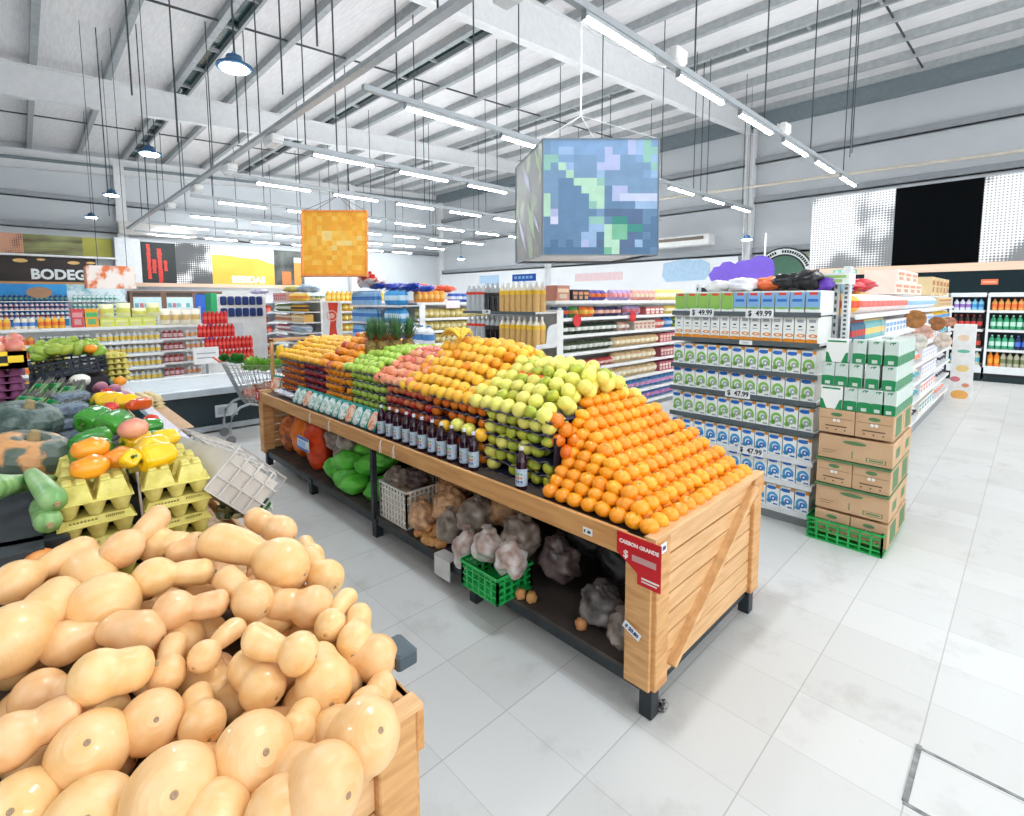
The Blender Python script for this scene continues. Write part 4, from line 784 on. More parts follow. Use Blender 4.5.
f_le = Proto(fruit('lemon', .045, LEM, .86, shape='pomelo', navel=GRN)); f_li = Proto(fruit('lemon', .039, LIM, .84, shape='lemon', navel=GRN))
f_ga = Proto(fruit('green_apple', .038, GAP, .9, stem=BROWN, shape='apple')); f_ra = Proto(fruit('red_apple', .038, RAP, .9, stem=BROWN, shape='apple')); f_pa = Proto(fruit('pink_apple', .042, PAP, .9, stem=BROWN, shape='apple'))
f_pl = Proto(fruit('plum', .031, PLM, .95, stem=BROWN, shape='apple')); f_ma = Proto(fruit('mandarin', .034, ORM2, .84, navel=GRN)); f_my = Proto(fruit('mandarin', .034, ORY, .84, navel=GRN))
# ---- stepped pyramid of oranges at the near end
random.seed(21)
def hO(x, y): return min(.82+1.08*(x-1.79), .82+.54*(y-1.03), .83+.95*(2.9-x), 1.245)
cnt = 0
for k in range(11):
    z = .814+.040*k; xs = 1.805+.038*k+(.0 if k % 2 == 0 else .010); ys = 1.05+.074*k
    i = 0
    while xs+.081*i < 2.83-.012*k:
        x = xs+.081*i; j = 0
        while True:
            y = ys+.078*j; ym = 1.62 if x < 1.96 else (1.70 if x < 2.2 else 2.2)
            if y > ym: break
            if not (z+.048 < hO(x, y)-.03) and z < hO(x, y)+.03 or (j == 0 and x < 2.80) or (i == 0):
                hx_ = [(0, 1), (2, 3)]
                f_or.put((x+random.uniform(-.003, .003), y+random.uniform(-.003, .003), z+random.uniform(-.002, .002)), 0, 'orange, %s layer up, %s from the aisle, %s from the end planks, stepped heap' % (od(k+1), od(i+1), od(j+1)), 'orange', 'oranges in the near stepped heap', rot=(random.uniform(-.4, .4), random.uniform(-.4, .4), random.uniform(0, 6))); cnt += 1
            j += 1
        i += 1
# loose darker oranges on the back of it, towards the lemons
for k, (x, y, z) in enumerate([(1.93+.03*(q % 3), 1.60+.035*(q//3)+.02*(q % 2), .98+.050*(q//2)) for q in range(8)]+[(2.2+.08*(q % 6), 1.95+.075*(q//6), 1.26-.012*(q % 6)+.006*(q//6)) for q in range(22)]):
    f_od.put((x, y, z), 0, 'deep orange fruit, %s of the loose ones between lemons and stepped oranges' % od(k+1), 'orange', 'deep oranges between the heaps', rot=(random.uniform(-1, 1), random.uniform(-1, 1), 0))
# ---- tray stacks
TRM = mat('tray_liner_blue', (66, 66, 110), .55, rgb2=(46, 46, 84), scale=10); TRW = mat('tray_edge_white', (206, 204, 222), .5)
def tray(x0, x1, y0, y1, z, lab, tp=False):
    b = MB(); n = max(4, int((y1-y0)/.035)); vs = []; fs = []
    for i in range(n+1):
        y = y0+(y1-y0)*i/n; w_ = .008*math.sin(i*2.1)
        vs += [(x0-.012+.006*math.sin(i*1.7), y, z+.010+w_), (x0, y, z+w_*.6), (x1, y, z+w_*.4), (x0-.012+.006*math.sin(i*1.7), y, z+.013+w_), (x0, y, z+.004+w_*.6), (x1, y, z+.004+w_*.4)]
    for i in range(n):
        a = i*6; c = a+6; fs += [(a, a+1, c+1, c), (a+1, a+2, c+2, c+1), (a+3, c+3, c+4, a+4), (a+4, c+4, c+5, a+5), (a, c, c+3, a+3)]
    b.add(vs, fs, TRM, True); 
    for i in range(n): a = i*6; c = a+6; b.add([vs[a], vs[c], vs[c+3], vs[a+3]], [(0, 1, 2, 3)], TRW)
    o = b.build('fruit_tray'); tag(o, lab, 'fruit tray', 'blue moulded fruit trays'); return o
def stack(y0, y1, n, pr, d, nm, dz, x0=1.90, rows=2, mix=None, z0=.76):
    for k in range(n):
        z = z0+dz*k; tray(x0, 2.75, y0+.005, y1-.005, z, 'dark blue moulded tray under the %s layer of %s' % (od(k+1), nm))
        m = max(1, int((y1-y0)/d)); p = (y1-y0)/m
        for r_ in range(rows):
            for i in range(m):
                if r_ == 0 and random.random() < .05: continue
                q = pr if not (mix and random.random() < mix[1]) else mix[0]
                yy = y1-p*(i+.5)+(p*.35 if k % 2 else 0)*(0 if i == m-1 else 1)*.6
                q.put((x0+.034+d*r_+random.uniform(-.004, .004), yy, z+.044), 0, '%s in the tray stack, %s from the left, %s row in, %s tray up' % (nm, od(i+1), od(r_+1), od(k+1)), nm.split()[-1], '%ss in the tray stack' % nm, rot=(random.uniform(-.9, .9), random.uniform(-.9, .9), random.uniform(0, 6)))
    tray(x0-.01, 2.75, y0, y1, z0+dz*n, 'topmost blue tray carrying the loose heap over the %s stack' % nm)
    return z0+dz*n
zl = stack(1.66, 2.18, 5, f_li, .082, 'green lemon', .072, x0=1.885, mix=(f_le, .3))
zo = stack(2.20, 2.74, 5, f_od, .078, 'deep orange', .072)
zr = stack(2.76, 3.32, 5, f_ra, .080, 'red apple', .074)
zg = stack(3.34, 3.88, 6, f_ga, .078, 'green apple', .068)
zm = stack(3.90, 4.36, 6, f_or, .074, 'small orange', .066)
zp = stack(4.38, 4.86, 6, f_pl, .066, 'red plum', .066)
zz = stack(4.88, 5.45, 6, f_ma, .070, 'small mandarin', .064)
# ---- loose heaps on the trays: a slope up from the aisle, then a crest
def heap(y0, y1, z0, top, pr, d, nm, where, xs=1.91, slope=.75, mix=None, ylo=0, yhi=0, cat=None, xe=2.78):
    nx = int((xe-xs)/(d*.93)); n = 0
    for layer in (1, 0):
        for i in range(nx+1):
            x = xs+d*.93*i+(d*.45 if layer else 0)
            z = min(z0+.035+slope*(x-xs), top, top-.6*(x-2.5))
            ny = int((y1-y0)/d)
            for j in range(ny+1):
                y = y0+.5*d+d*j+(d*.5 if i % 2 else 0)
                if y > y1-.02: continue
                e = 0
                if ylo and y-y0 < .2: e = ylo*(.2-(y-y0))
                if yhi and y1-y < .2: e = yhi*(.2-(y1-y))
                zz_ = z-e-(.052 if layer else 0)+random.uniform(-.008, .008)
                if zz_ < z0+.03: zz_ = z0+.034
                    
                if layer and zz_ < z0+.035+.001: continue
                q = pr if not (mix and random.random() < mix[1]) else mix[0]; n += 1
                q.put((x+random.uniform(-.006, .006), y+random.uniform(-.006, .006), zz_), 0, ('%s, %s row in and %s from the right, heap %s' % (nm, od(i+1), od(j+1), where)) if not layer else '%s in the under layer of the heap %s' % (nm, where), cat or nm.split()[-1], ('%ss in the loose heap %s' if not layer else '%ss under the loose heap %s') % (nm, where), rot=(random.uniform(-1.2, 1.2), random.uniform(-1.2, 1.2), random.uniform(0, 6)))
    return n
heap(1.68, 2.34, zl, 1.34, f_le, .090, 'pale lemon', 'by the stepped oranges', xs=1.90, mix=(f_li, .22), slope=.46, ylo=.3)
heap(2.32, 3.12, zo, 1.43, f_oy, .086, 'yellow orange', 'behind the juice bottles', slope=.60, mix=(f_or, .12), ylo=.25)
heap(2.96, 3.50, zr, 1.34, f_pa, .084, 'pink apple', 'left of the yellow oranges', slope=.50, xe=2.55)
heap(3.44, 3.98, zg, 1.34, f_ga, .080, 'green apple', 'below the pineapples', slope=.42, xe=2.62)
heap(3.96, 4.46, zm, 1.42, f_or, .080, 'orange', 'left of the pineapples', slope=.62, mix=(f_ra, .3), xe=2.5)
heap(4.44, 5.50, zz+.01, 1.34, f_my, .072, 'yellow mandarin', 'at the far end of the stand', slope=.5, xe=2.6)
# dark end boards of tray stack (side of the lemons next to the oranges)
b = MB(); b.box(1.89, 1.640, .76, 2.75, 1.653, 1.05, mat('crate_dark', (40, 34, 44), .6)); o = b.build('divider_board'); tag(o, 'dark board between the lemon trays and the stepped oranges', 'divider')
# bananas on the crest
BAN = mat('banana_skin', (246, 208, 70), .4, rgb2=(236, 190, 50), scale=10); BANT = mat('banana_tip', (110, 90, 40), .6)
t = empty('banana_bunch', (2.36, 3.02, 1.47)); tag(t, 'bunch of yellow bananas lying on the crest of the yellow oranges', 'bananas')
for k in range(6):
    b = MB(); a = .5+.22*k; pts = []; rs = []
    for q in range(9):
        u = q/4-1; L_ = .10*u; h_ = .05*(1-u*u)
        pts.append((L_*math.cos(a)-(.03*k-.07)*math.sin(a), L_*math.sin(a)+(.03*k-.07)*math.cos(a), h_+.01*(k % 2))); rs.append([.006, .012, .017, .019, .020, .019, .017, .012, .006][q])
    b.tube(pts, rs, 8, BAN); b.tube([pts[-1], (pts[-1][0]+.01, pts[-1][1]+.015, pts[-1][2]-.008)], .006, 5, BANT); b.build('banana', t)
# pineapples
PIN = mat('pineapple_skin', (166, 130, 60), .6, rgb2=(92, 84, 44), scale=60, bump=.8); PINL = mat('pineapple_leaf', (58, 100, 62), .5, rgb2=(96, 138, 92), scale=12); PINR = mat('pineapple_leaf_base', (160, 60, 50), .5)
def pineapple():
    r = empty('pineapple'); b = MB(); b.lathe([(.03, 0), (.052, .02), (.062, .07), (.06, .13), (.045, .17), (.028, .185)], 14, PIN, lobes=7, la=.03); b.build('fruit_body', r)
    b = MB(); random.seed(3)
    for ring in range(6):
        for q in range(12):
            a = 2*PI*q/12+ring*.4; ln = .10+.035*ring; out = .13-.018*ring; w_ = .010
            p = [Vector((.015*math.cos(a), .015*math.sin(a), .175+.01*ring)), Vector((.5*out*math.cos(a), .5*out*math.sin(a), .175+ln*.55)), Vector((out*math.cos(a), out*math.sin(a), .175+ln))]
            sd = Vector((-math.sin(a), math.cos(a), 0))
            mm = PINR if (ring < 1 and q % 2) else PINL
            b.add([tuple(p[0]-sd*w_), tuple(p[0]+sd*w_), tuple(p[1]+sd*w_*.8), tuple(p[1]-sd*w_*.8), tuple(p[2])], [(0, 1, 2, 3), (3, 2, 4)], mm)
    b.build('leaf_crown', r); return r
PP = Proto(pineapple())
for k, (x, y, lab) in enumerate(((2.16, 3.98, 'pineapple nearest to the aisle, at the left end of the group'), (2.22, 3.90, 'pineapple with grey green fruit in the front of the group'), (2.30, 3.84, 'pineapple with red leaf bases in the middle of the group'), (2.28, 4.06, 'pineapple hidden at the left back of the group'), (2.42, 3.84, 'rightmost pineapple of the group, near the green apples'), (2.46, 4.08, 'pineapple farthest from the aisle'))):
    PP.put((x, y, 1.25+.07*(x-2.1)), 0, lab, 'pineapple', None, rot=(random.uniform(-.15, .15), random.uniform(-.15, .15), k*.7), scale=(1.0, 1.0, .80))
# juice bottles along the rim
JU = mat('grape_juice', (52, 22, 44), .12, rgb2=(40, 14, 30), coat=.6); JL = mat('juice_label', (206, 218, 226), .5, rgb2=(170, 190, 210), scale=60); JW = mat('juice_cap', (226, 230, 236), .35)
def juice():
    root = bottle_mesh('juice_bottle', .031, .225, JU, JL, JW, 16, parts=True, zl=(.10, .50)); 
    for c in root.children:
        if c.name.startswith('bottle_label'):
            me = c.data; b = MB()
            for kk, colr in enumerate(((70, 100, 170), (226, 120, 60), (110, 170, 80))):
                for a in (PI*1.15, PI*1.0, PI*.85):
                    rr = .0323; a0 = a-.15; a1 = a+.15; z0 = .225*(.18+.09*kk); z1 = z0+.012
                    b.add([(.031+rr*math.cos(a0), .031+rr*math.sin(a0), z0), (.031+rr*math.cos(a1), .031+rr*math.sin(a1), z0), (.031+rr*math.cos(a1), .031+rr*math.sin(a1), z1), (.031+rr*math.cos(a0), .031+rr*math.sin(a0), z1)], [(0, 1, 2, 3)], flat(*colr))
            b.build('label_print', c)
    return root
JB = Proto(juice())
b = MB(); b.box(1.77, 1.02, .755, 1.885, 5.62, .770, DKL); o = b.build('rim_ledge_board'); tag(o, 'narrow pine ledge along the aisle rim carrying juice bottles and salad packs', 'ledge')
for k in range(11): JB.put((1.79, 3.235-.104*k-.028, .770), random.uniform(-.2, .2), 'dark purple juice bottle with white cap, %s from the left in the row' % od(k+1), 'bottle', 'grape juice bottles along the rim')
JB.put((1.785, 1.76, .770), .3, 'dark purple juice bottle standing alone by the oranges', 'bottle', 'grape juice bottles along the rim')
for k, (x, y) in enumerate(((1.875, 2.42), (1.872, 2.31), (1.875, 2.2), (1.875, 2.55))): (f_le if k < 2 else f_oy).put((x, y, .985-.01*k), 0, '%s resting behind the juice bottle row, %s from the left' % (('pale lemon' if k < 2 else 'yellow orange'), od(k+1)), 'lemon' if k < 2 else 'orange', None)
# salad packs: thin turquoise edged pouches leaning on the trays
SAL = mat('salad_film', (232, 240, 236), .3, rgb2=(120, 176, 150), scale=45, lo=.36, hi=.52); SALB = mat('salad_teal', (32, 168, 156), .4); SALO = mat('carrot_mix', (226, 120, 60), .5, rgb2=(240, 220, 200), scale=40)
def salad(m):
    b = MB(); b.ball((0, 0, 0), (.012, .062, .085), m, 12, 8, lambda d: 1+.12*noise.noise(d*6)); b.v = [(x, max(-.06, min(.06, y)), max(-.075, min(.075, z))) for x, y, z in b.v]
    r = empty('salad_pack'); b.build('pouch', r); b = MB(); b.box(-.006, -.06, .068, .006, .06, .086, SALB, .002); b.build('header_strip', r); b = MB(); b.box(-.005, -.066, -.075, .005, -.058, .07, SALB); b.build('edge_strip', r); return r
SP1, SP2 = Proto(salad(SAL)), Proto(salad(SALO))
for k in range(13):
    y = 4.86-.122*k; pr = SP2 if k in (2, 9, 12) else SP1
    pr.put((1.835, y, .85), 0, '%s pouch with teal strip leaning on the trays, %s from the left' % ('orange carrot salad' if pr is SP2 else 'green salad', od(k+1)), 'salad pack', 'salad pouches along the rim', rot=(random.uniform(-.08, .08), .45, random.uniform(-.15, .15)))
SP2.put((1.86, 5.5, .88), 0, 'red and green pouch standing alone at the far end of the rim', 'salad pack', None, rot=(0.1, .3, .5))
for k in range(5): 
    o = lump('plastic_bag', (.05, .07, .02), FILM, 60+k); o.location = (1.87, 5.42-.09*k, .81); tag(o, 'clear film packet lying flat on the rim, %s from the far end' % od(k+1), 'packet', 'clear film packets on the rim')
# end rail with a yellow lemon net
t = empty('rail_frame', (1.87, 5.60, .79)); tag(t, 'pale wooden rail frame standing at the far end of the fruit stand', 'rail')
b = MB(); b.box(-.015, -.015, 0, .015, .015, .55, WOOD); b.build('post', t); b = MB(); b.box(-.015, -.015, .53, .9, .015, .56, WOODX); b.build('cross_bar', t); b = MB(); b.box(.885, -.015, 0, .915, .015, .55, WOOD); b.build('post', t)
o = lump('lemon_net', (.045, .045, .075), mat('net_yellow', (246, 206, 40), .4, rgb2=(226, 176, 20), scale=25), 5, .25); o.location = (1.93, 5.52, 1.20); tag(o, 'yellow net of lemons hanging from the wooden rail', 'net of lemons')
for y in (4.3, 3.92, 3.1, 2.93):
    b = MB(); b.tube([(0, 0, 0), (-.012, 0, -.02), (-.01, .012, -.06), (-.004, .02, -.10)], .0025, 5, WHITE); b.tube([(0, 0, 0), (-.012, -.004, -.03), (-.008, -.012, -.09)], .0025, 5, WHITE); o = b.build('tie_string'); o.location = (XA-.024, y, .785)
    tag(o, 'white string tied round the pine rim, %s' % {4.3: 'leftmost', 3.92: 'second from the left', 3.1: 'third from the left', 2.93: 'rightmost'}[y], 'string', 'strings tied to the rim')
# ---- under the stand
def sack(nm, r, m, seed, loc, lab, cat='bag', amp=.22, rot=(0, 0, 0), neck=True, grp=None):
    b = MB(); lumpy = m in (NET, NET2, MIXO) or (m is GRB and loc[2] < .5 and loc[1] < 3)
    def fn(d):
        k = 1+amp*.7*noise.noise(d*1.8+Vector((seed, 0, 0)))
        if lumpy: k += .16*(.5-min(1, noise.voronoi(d*2.3+Vector((seed, 1, 0)))[0][0]*1.3))
        else: k += amp*.35*noise.noise(d*5+Vector((0, seed, 0)))-.10*abs(noise.noise(Vector((d.x*6+seed, d.y*6, d.z*2.2))))
        return k
    b.ball((0, 0, 0), r, m, 38, 26, fn)
    b.v = [(x, y, max(z, -r[2]*.9)) for x, y, z in b.v]
    rr = empty(nm); b.build('bag_body', rr)
    if neck:
        b = MB(); b.lathe([(.03, r[2]*.8), (.014, r[2]*1.0), (.024, r[2]*1.14), (.03, r[2]*1.2)], 12, m, lobes=5, la=.18); b.build('gathered_neck', rr)
    rr.location = loc; rr.rotation_euler = rot; tag(rr, lab, cat, grp); return rr
OB = mat('orange_sack', (240, 132, 42), .4, rgb2=(222, 108, 26), scale=12, bump=.4); OB2 = mat('orange_red_sack', (236, 84, 34), .4, rgb2=(214, 62, 22), scale=14, bump=.4); GB = mat('green_bag', (106, 200, 66), .35, rgb2=(70, 172, 50), scale=8, bump=.4)
GRB = mat('greyish_film', (176, 162, 150), .3, rgb2=(104, 90, 80), scale=9, bump=.7); NET = mat('net_bag_potatoes', (216, 172, 128), .45, rgb2=(156, 112, 84), scale=22, bump=.7); NET2 = mat('film_bag_garlic', (236, 232, 228), .3, rgb2=(170, 140, 128), scale=10, bump=.6)
MIXO = mat('carrot_bag', (226, 124, 60), .35, rgb2=(140, 66, 34), scale=16, bump=.5)
sack('vegetable_bag', (.13, .14, .22), MIXO, 1, (1.98, 5.40, .37), 'brown orange bag of carrots, leftmost under the stand')
sack('vegetable_bag', (.15, .17, .26), OB, 2, (1.99, 5.03, .41), 'plain orange bag standing second from the left under the stand')
t = sack('vegetable_bag', (.13, .15, .26), OB2, 3, (1.92, 4.60, .41), 'orange red bag with a blue and white label under the stand')
b = MB(); b.box(-.152, -.13, -.03, -.145, .13, .09, WHITE); b.box(-.154, -.13, .065, -.152, .13, .09, mat('milk_blue', (44, 112, 200), .4)); b.box(-.154, -.13, -.03, -.152, .13, -.01, mat('milk_blue', (44, 112, 200), .4)); b.box(-.155, -.06, .0, -.152, .1, .05, mat('pale_blue_print', (150, 200, 250), .4)); b.build('bag_label', t)
for k, (x, y, z, r) in enumerate(((1.96, 4.28, .52, (.11, .13, .12)), (1.94, 4.12, .44, (.1, .12, .12)), (1.9, 3.92, .60, (.10, .12, .11)), (2.05, 3.8, .56, (.1, .12, .1)))):
    sack('plastic_bag', r, GRB, 10+k, (x, y, z), 'crumpled grey film bag on the green bags, %s from the left' % od(k+1), grp='grey film bags under the stand', amp=.4)
for k, (x, y, z, r, ro) in enumerate(((1.93, 4.22, .27, (.12, .14, .10), .1), (1.90, 3.98, .26, (.12, .13, .09), -.2), (1.88, 3.80, .25, (.13, .14, .08), 0), (1.95, 3.52, .26, (.13, .13, .09), .2), (1.94, 4.0, .40, (.13, .16, .09), .2), (1.96, 3.66, .42, (.13, .15, .09), -.2), (1.98, 3.5, .52, (.12, .13, .08), .1), (2.0, 3.75, .55, (.12, .14, .07), 0))):
    sack('plastic_bag', r, GB, 20+k, (x, y, z), 'light green bag, %s' % ('at the left foot of the green pile', 'low in the middle of the green pile', 'in front of the green pile', 'lowest at the divider post', 'lying across the green pile', 'on the middle of the green pile', 'topmost next to the divider post', 'top rear of the green pile')[k], neck=(k in (2,)), rot=(ro, ro, k))
WC = mat('white_basket_plastic', (232, 230, 222), .45)
t = crate('plastic_basket', .36, .34, .27, WC, 9, 6, th=.01); t.location = (1.80, 3.27, .168); t.rotation_euler = (0, 0, -PI/2); tag(t, 'white lattice plastic basket standing under the stand by the divider post', 'basket')
o_ = MB(); o_.box(0.012, 0.012, 0, .348, .328, .22, mat('basket_lining', (200, 176, 146), .7)); o = o_.build('crate_lining', t)
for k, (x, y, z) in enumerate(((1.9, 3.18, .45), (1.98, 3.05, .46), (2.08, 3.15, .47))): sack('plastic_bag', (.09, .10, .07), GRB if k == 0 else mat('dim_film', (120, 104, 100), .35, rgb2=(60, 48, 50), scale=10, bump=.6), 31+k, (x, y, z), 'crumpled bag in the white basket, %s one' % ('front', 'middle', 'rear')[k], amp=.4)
POT = mat('potato_skin', (214, 160, 96), .6, rgb2=(186, 128, 72), scale=9, vary=.04); pt_ = Proto(lump('potato', (.032, .03, .027), POT, 4, .2))
random.seed(9); kk = 0
for (x, y, z) in [(1.79+random.uniform(0, .12), 2.52+random.uniform(0, .30), .195) for _ in range(22)]+[(1.84+random.uniform(0, .1), 2.6+random.uniform(0, .2), .24) for _ in range(10)]+[(1.80, 1.80, .195), (1.82, 1.74, .195), (1.83, 1.42, .195)]:
    kk += 1; pt_.put((x, y, z), 0, 'loose potato on the lower shelf %s' % ('before the net bags' if kk <= 32 else ('by the green crate, left', 'by the green crate, right', 'alone near the corner post')[kk-33]), 'potato', 'loose potatoes before the net bags' if kk <= 32 else None, rot=(kk, kk*2, 0))
for k, (x, y, z, r, m, lab) in enumerate((
    (1.86, 2.80, .29, (.10, .10, .11), NET, 'tan net bag of potatoes, leftmost beside the white basket'), (1.95, 2.62, .38, (.11, .12, .13), NET, 'tan net bag of potatoes standing behind the leftmost one'), (1.88, 2.52, .30, (.09, .09, .11), GRB, 'brown grey bag between potato net bags'),
    (1.98, 2.36, .40, (.13, .14, .12), GRB, 'large grey brown film bag at the middle of the lower shelf'), (2.1, 2.75, .45, (.13, .13, .13), NET, 'net bag of potatoes at the back left'), (2.1, 2.2, .45, (.12, .13, .12), NET, 'net bag of potatoes at the back middle'), (1.80, 2.26, .27, (.08, .09, .12), NET2, 'white and pink garlic bag hanging over the shelf edge'),
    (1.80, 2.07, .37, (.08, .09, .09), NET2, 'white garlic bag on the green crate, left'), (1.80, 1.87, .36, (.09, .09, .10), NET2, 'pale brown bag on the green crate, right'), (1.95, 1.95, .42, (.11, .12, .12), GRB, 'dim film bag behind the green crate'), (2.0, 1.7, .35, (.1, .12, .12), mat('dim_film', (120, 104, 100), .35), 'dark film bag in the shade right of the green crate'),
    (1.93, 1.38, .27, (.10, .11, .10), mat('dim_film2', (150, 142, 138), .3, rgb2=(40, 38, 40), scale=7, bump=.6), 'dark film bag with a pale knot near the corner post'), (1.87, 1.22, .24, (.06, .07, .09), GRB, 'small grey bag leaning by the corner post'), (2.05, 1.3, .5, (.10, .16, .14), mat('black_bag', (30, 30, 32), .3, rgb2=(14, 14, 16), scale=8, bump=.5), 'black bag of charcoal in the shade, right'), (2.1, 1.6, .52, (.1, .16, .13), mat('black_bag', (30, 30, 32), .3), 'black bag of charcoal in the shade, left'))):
    sack('net_bag' if m is NET else 'plastic_bag', r, m, 40+k, (x, y, z), lab, amp=.35)
t = crate('plastic_crate', .30, .26, .15, GP, 6, 4); t.location = (1.66, 2.13, .168); t.rotation_euler = (0, 0, -PI/2); tag(t, 'small bright green crate sticking out over the lower shelf', 'crate')
b = MB(); b.box(0, 0, 0, .16, .004, .13, mat('white_cloth', (232, 230, 228), .7)); b.box(0, 0, .127, .16, .08, .131, mat('white_cloth', (232, 230, 228), .7)); o = b.build('paper_sheet'); o.location = (1.752, 2.52, .04); o.rotation_euler = (0, 0, -PI/2); tag(o, 'white paper sheet hanging over the lower shelf edge', 'paper')
sack('net_bag', (.07, .09, .14), mat('red_net_bag', (232, 74, 40), .4, rgb2=(206, 50, 26), scale=20, bump=.4), 77, (3.02, 1.17, .14), 'orange red net bag hanging behind the far corner post of the stand', neck=False)
o = lump('crumpled_paper', (.03, .02, .015), mat('grey_paper', (150, 146, 142), .6, rgb2=(50, 48, 46), scale=40, lo=.45, hi=.5), 88, .5); o.location = (1.86, 1.0, .015); tag(o, 'crumpled scrap of paper beside the stand foot', 'litter')
# ---- trolley
LEGF = []
t = empty('shopping_trolley', (1.70, 6.75, 0), -.12); tag(t, 'wire shopping trolley full of lettuces before the freezer', 'trolley')
GW = mat('trolley_wire', (176, 184, 188), .3, .6)
def quadgrid(b, A, B, C_, D_, nu, nv, r):
    A, B, C_, D_ = map(Vector, (A, B, C_, D_))
    for i in range(nu+1): u = i/nu; b.bar(tuple(A*(1-u)+B*u), tuple(D_*(1-u)+C_*u), r, r, GW)
    for j in range(nv+1): v = j/nv; b.bar(tuple(A*(1-v)+D_*v), tuple(B*(1-v)+C_*v), r, r, GW)
x0, x1 = .12, .62
A = (.02, -.10, .98); B = (.75, -.08, .92); Bb = (.68, -.05, .55); Ab = (.22, -.05, .47); yo = .48
b = MB(); quadgrid(b, A, B, Bb, Ab, 14, 5, .006); b.build('basket_side', t)
b = MB(); quadgrid(b, (A[0], yo, A[2]), (B[0], yo-.02, B[2]), (Bb[0], yo-.05, Bb[2]), (Ab[0], yo-.05, Ab[2]), 14, 5, .006); b.build('basket_side', t)
b = MB(); quadgrid(b, Ab, Bb, (Bb[0], yo-.05, Bb[2]), (Ab[0], yo-.05, Ab[2]), 8, 8, .006); b.build('basket_floor', t)
b = MB(); quadgrid(b, A, (A[0], yo, A[2]), (Ab[0], yo-.05, Ab[2]), Ab, 6, 5, .006); b.add([A, (A[0], yo, A[2]), (Ab[0], yo-.05, Ab[2]), Ab], [(0, 1, 2, 3)], mat('grey_flap', (176, 180, 180), .4)); b.build('rear_flap', t)
b = MB(); b.tube([(-.05, -.10, 1.03), (-.05, yo, 1.03)], .016, 8, mat('handle_red', (226, 80, 56), .4)); b.build('handle', t); b = MB(); b.bar((-.05, -.10, 1.03), A, .015, .02, GW); b.bar((-.05, yo, 1.03), (A[0], yo, A[2]), .015, .02, GW); b.build('handle_arm', t)
for yy in (-.06, yo-.03):
    b = MB(); b.tube([(.24, yy, .48), (.14, yy, .45), (.05, yy, .36), (.02, yy, .22), (.02, yy, .14)], .016, 8, GW); b.tube([(.24, yy, .48), (.5, yy, .42), (.74, yy, .30), (.76, yy, .14)], .014, 8, GW); LEGF.append(b.build('leg_frame', t))
for (xx, yy) in ((.02, -.06), (.02, yo-.03), (.76, -.02), (.76, yo-.07)):
    b = MB(); b.lathe([(.02, -.012), (.055, -.012), (.058, 0), (.055, .012), (.02, .012)], 14, mat('caster_grey', (120, 122, 126), .4)); o = b.build('caster_wheel', LEGF[0 if yy < .1 else 1]); o.location = (xx, yy, .058); o.rotation_euler = (PI/2, 0, 0)
LET = mat('lettuce_leaf', (166, 214, 96), .5, rgb2=(110, 176, 60), scale=12, bump=.6); PAR = mat('parsley_leaf', (58, 146, 54), .5, rgb2=(34, 110, 40), scale=20, bump=.6); RADI = mat('red_lettuce', (110, 50, 56), .5, rgb2=(70, 30, 40), scale=14, bump=.6)
def leafy(nm, R, m, n, seed, loc, lab):
    random.seed(seed); b = MB()
    for q in range(n):
        a = random.uniform(0, 6.28); e = random.uniform(.1, 1.3); d = Vector((math.cos(a)*math.cos(e), math.sin(a)*math.cos(e), math.sin(e))); s = d.cross(Vector((0, 0, 1))).normalized(); L_ = R*random.uniform(.7, 1.15); pts = []; w_ = R*.45
        for i in range(4):
            for j in (-1, 0, 1):
                u = (i+.3)/3.3; pts.append(tuple(d*L_*u+s*j*w_*math.sin(PI*min(u*.8+.1, 1))+Vector((0, 0, .06*R*abs(j)*(1+i)))+Vector((random.uniform(-1, 1), random.uniform(-1, 1), random.uniform(-1, 1)))*R*.06))
        b.add(pts, [(i*3+j, i*3+j+1, i*3+j+4, i*3+j+3) for i in range(3) for j in (0, 1)], m, True)
    o = b.build(nm); o.location = loc; tag(o, lab, nm.replace('_', ' ')); return o
for k, (nm, R, m, x, y, z, lab) in enumerate((('parsley_bunch', .12, PAR, 1.90, 6.95, .96, 'dark green parsley bunch rising from the trolley'), ('parsley_bunch', .09, PAR, 1.80, 7.12, .98, 'smaller dark green bunch at the back left of the trolley'), ('lettuce', .14, LET, 2.02, 6.80, .88, 'pale green lettuce in the left of the trolley'), ('lettuce', .14, LET, 2.16, 6.78, .86, 'pale green lettuce in the middle of the trolley'), ('lettuce', .12, RADI, 2.25, 6.95, .86, 'dark red lettuce in the right of the trolley'), ('lettuce', .12, LET, 2.36, 6.85, .86, 'green lettuce at the front end of the trolley'), ('lettuce', .13, LET, 2.1, 7.05, .84, 'pale lettuce at the back of the trolley'))): leafy(nm, R, m, 34, 100+k, (x, y, z), lab)
for k in range(5):
    o = lump('vegetable_bag', (.08, .08, .07), MIXO if k % 2 else mat('red_veg', (206, 80, 60), .5, rgb2=(236, 190, 170), scale=12), 90+k, .3); o.location = (1.98+.1*k, 6.8+.05*(k % 2), .60+.015*k); tag(o, 'bag of root vegetables low in the trolley, %s from the left' % od(k+1), 'bag', 'bags low in the trolley')
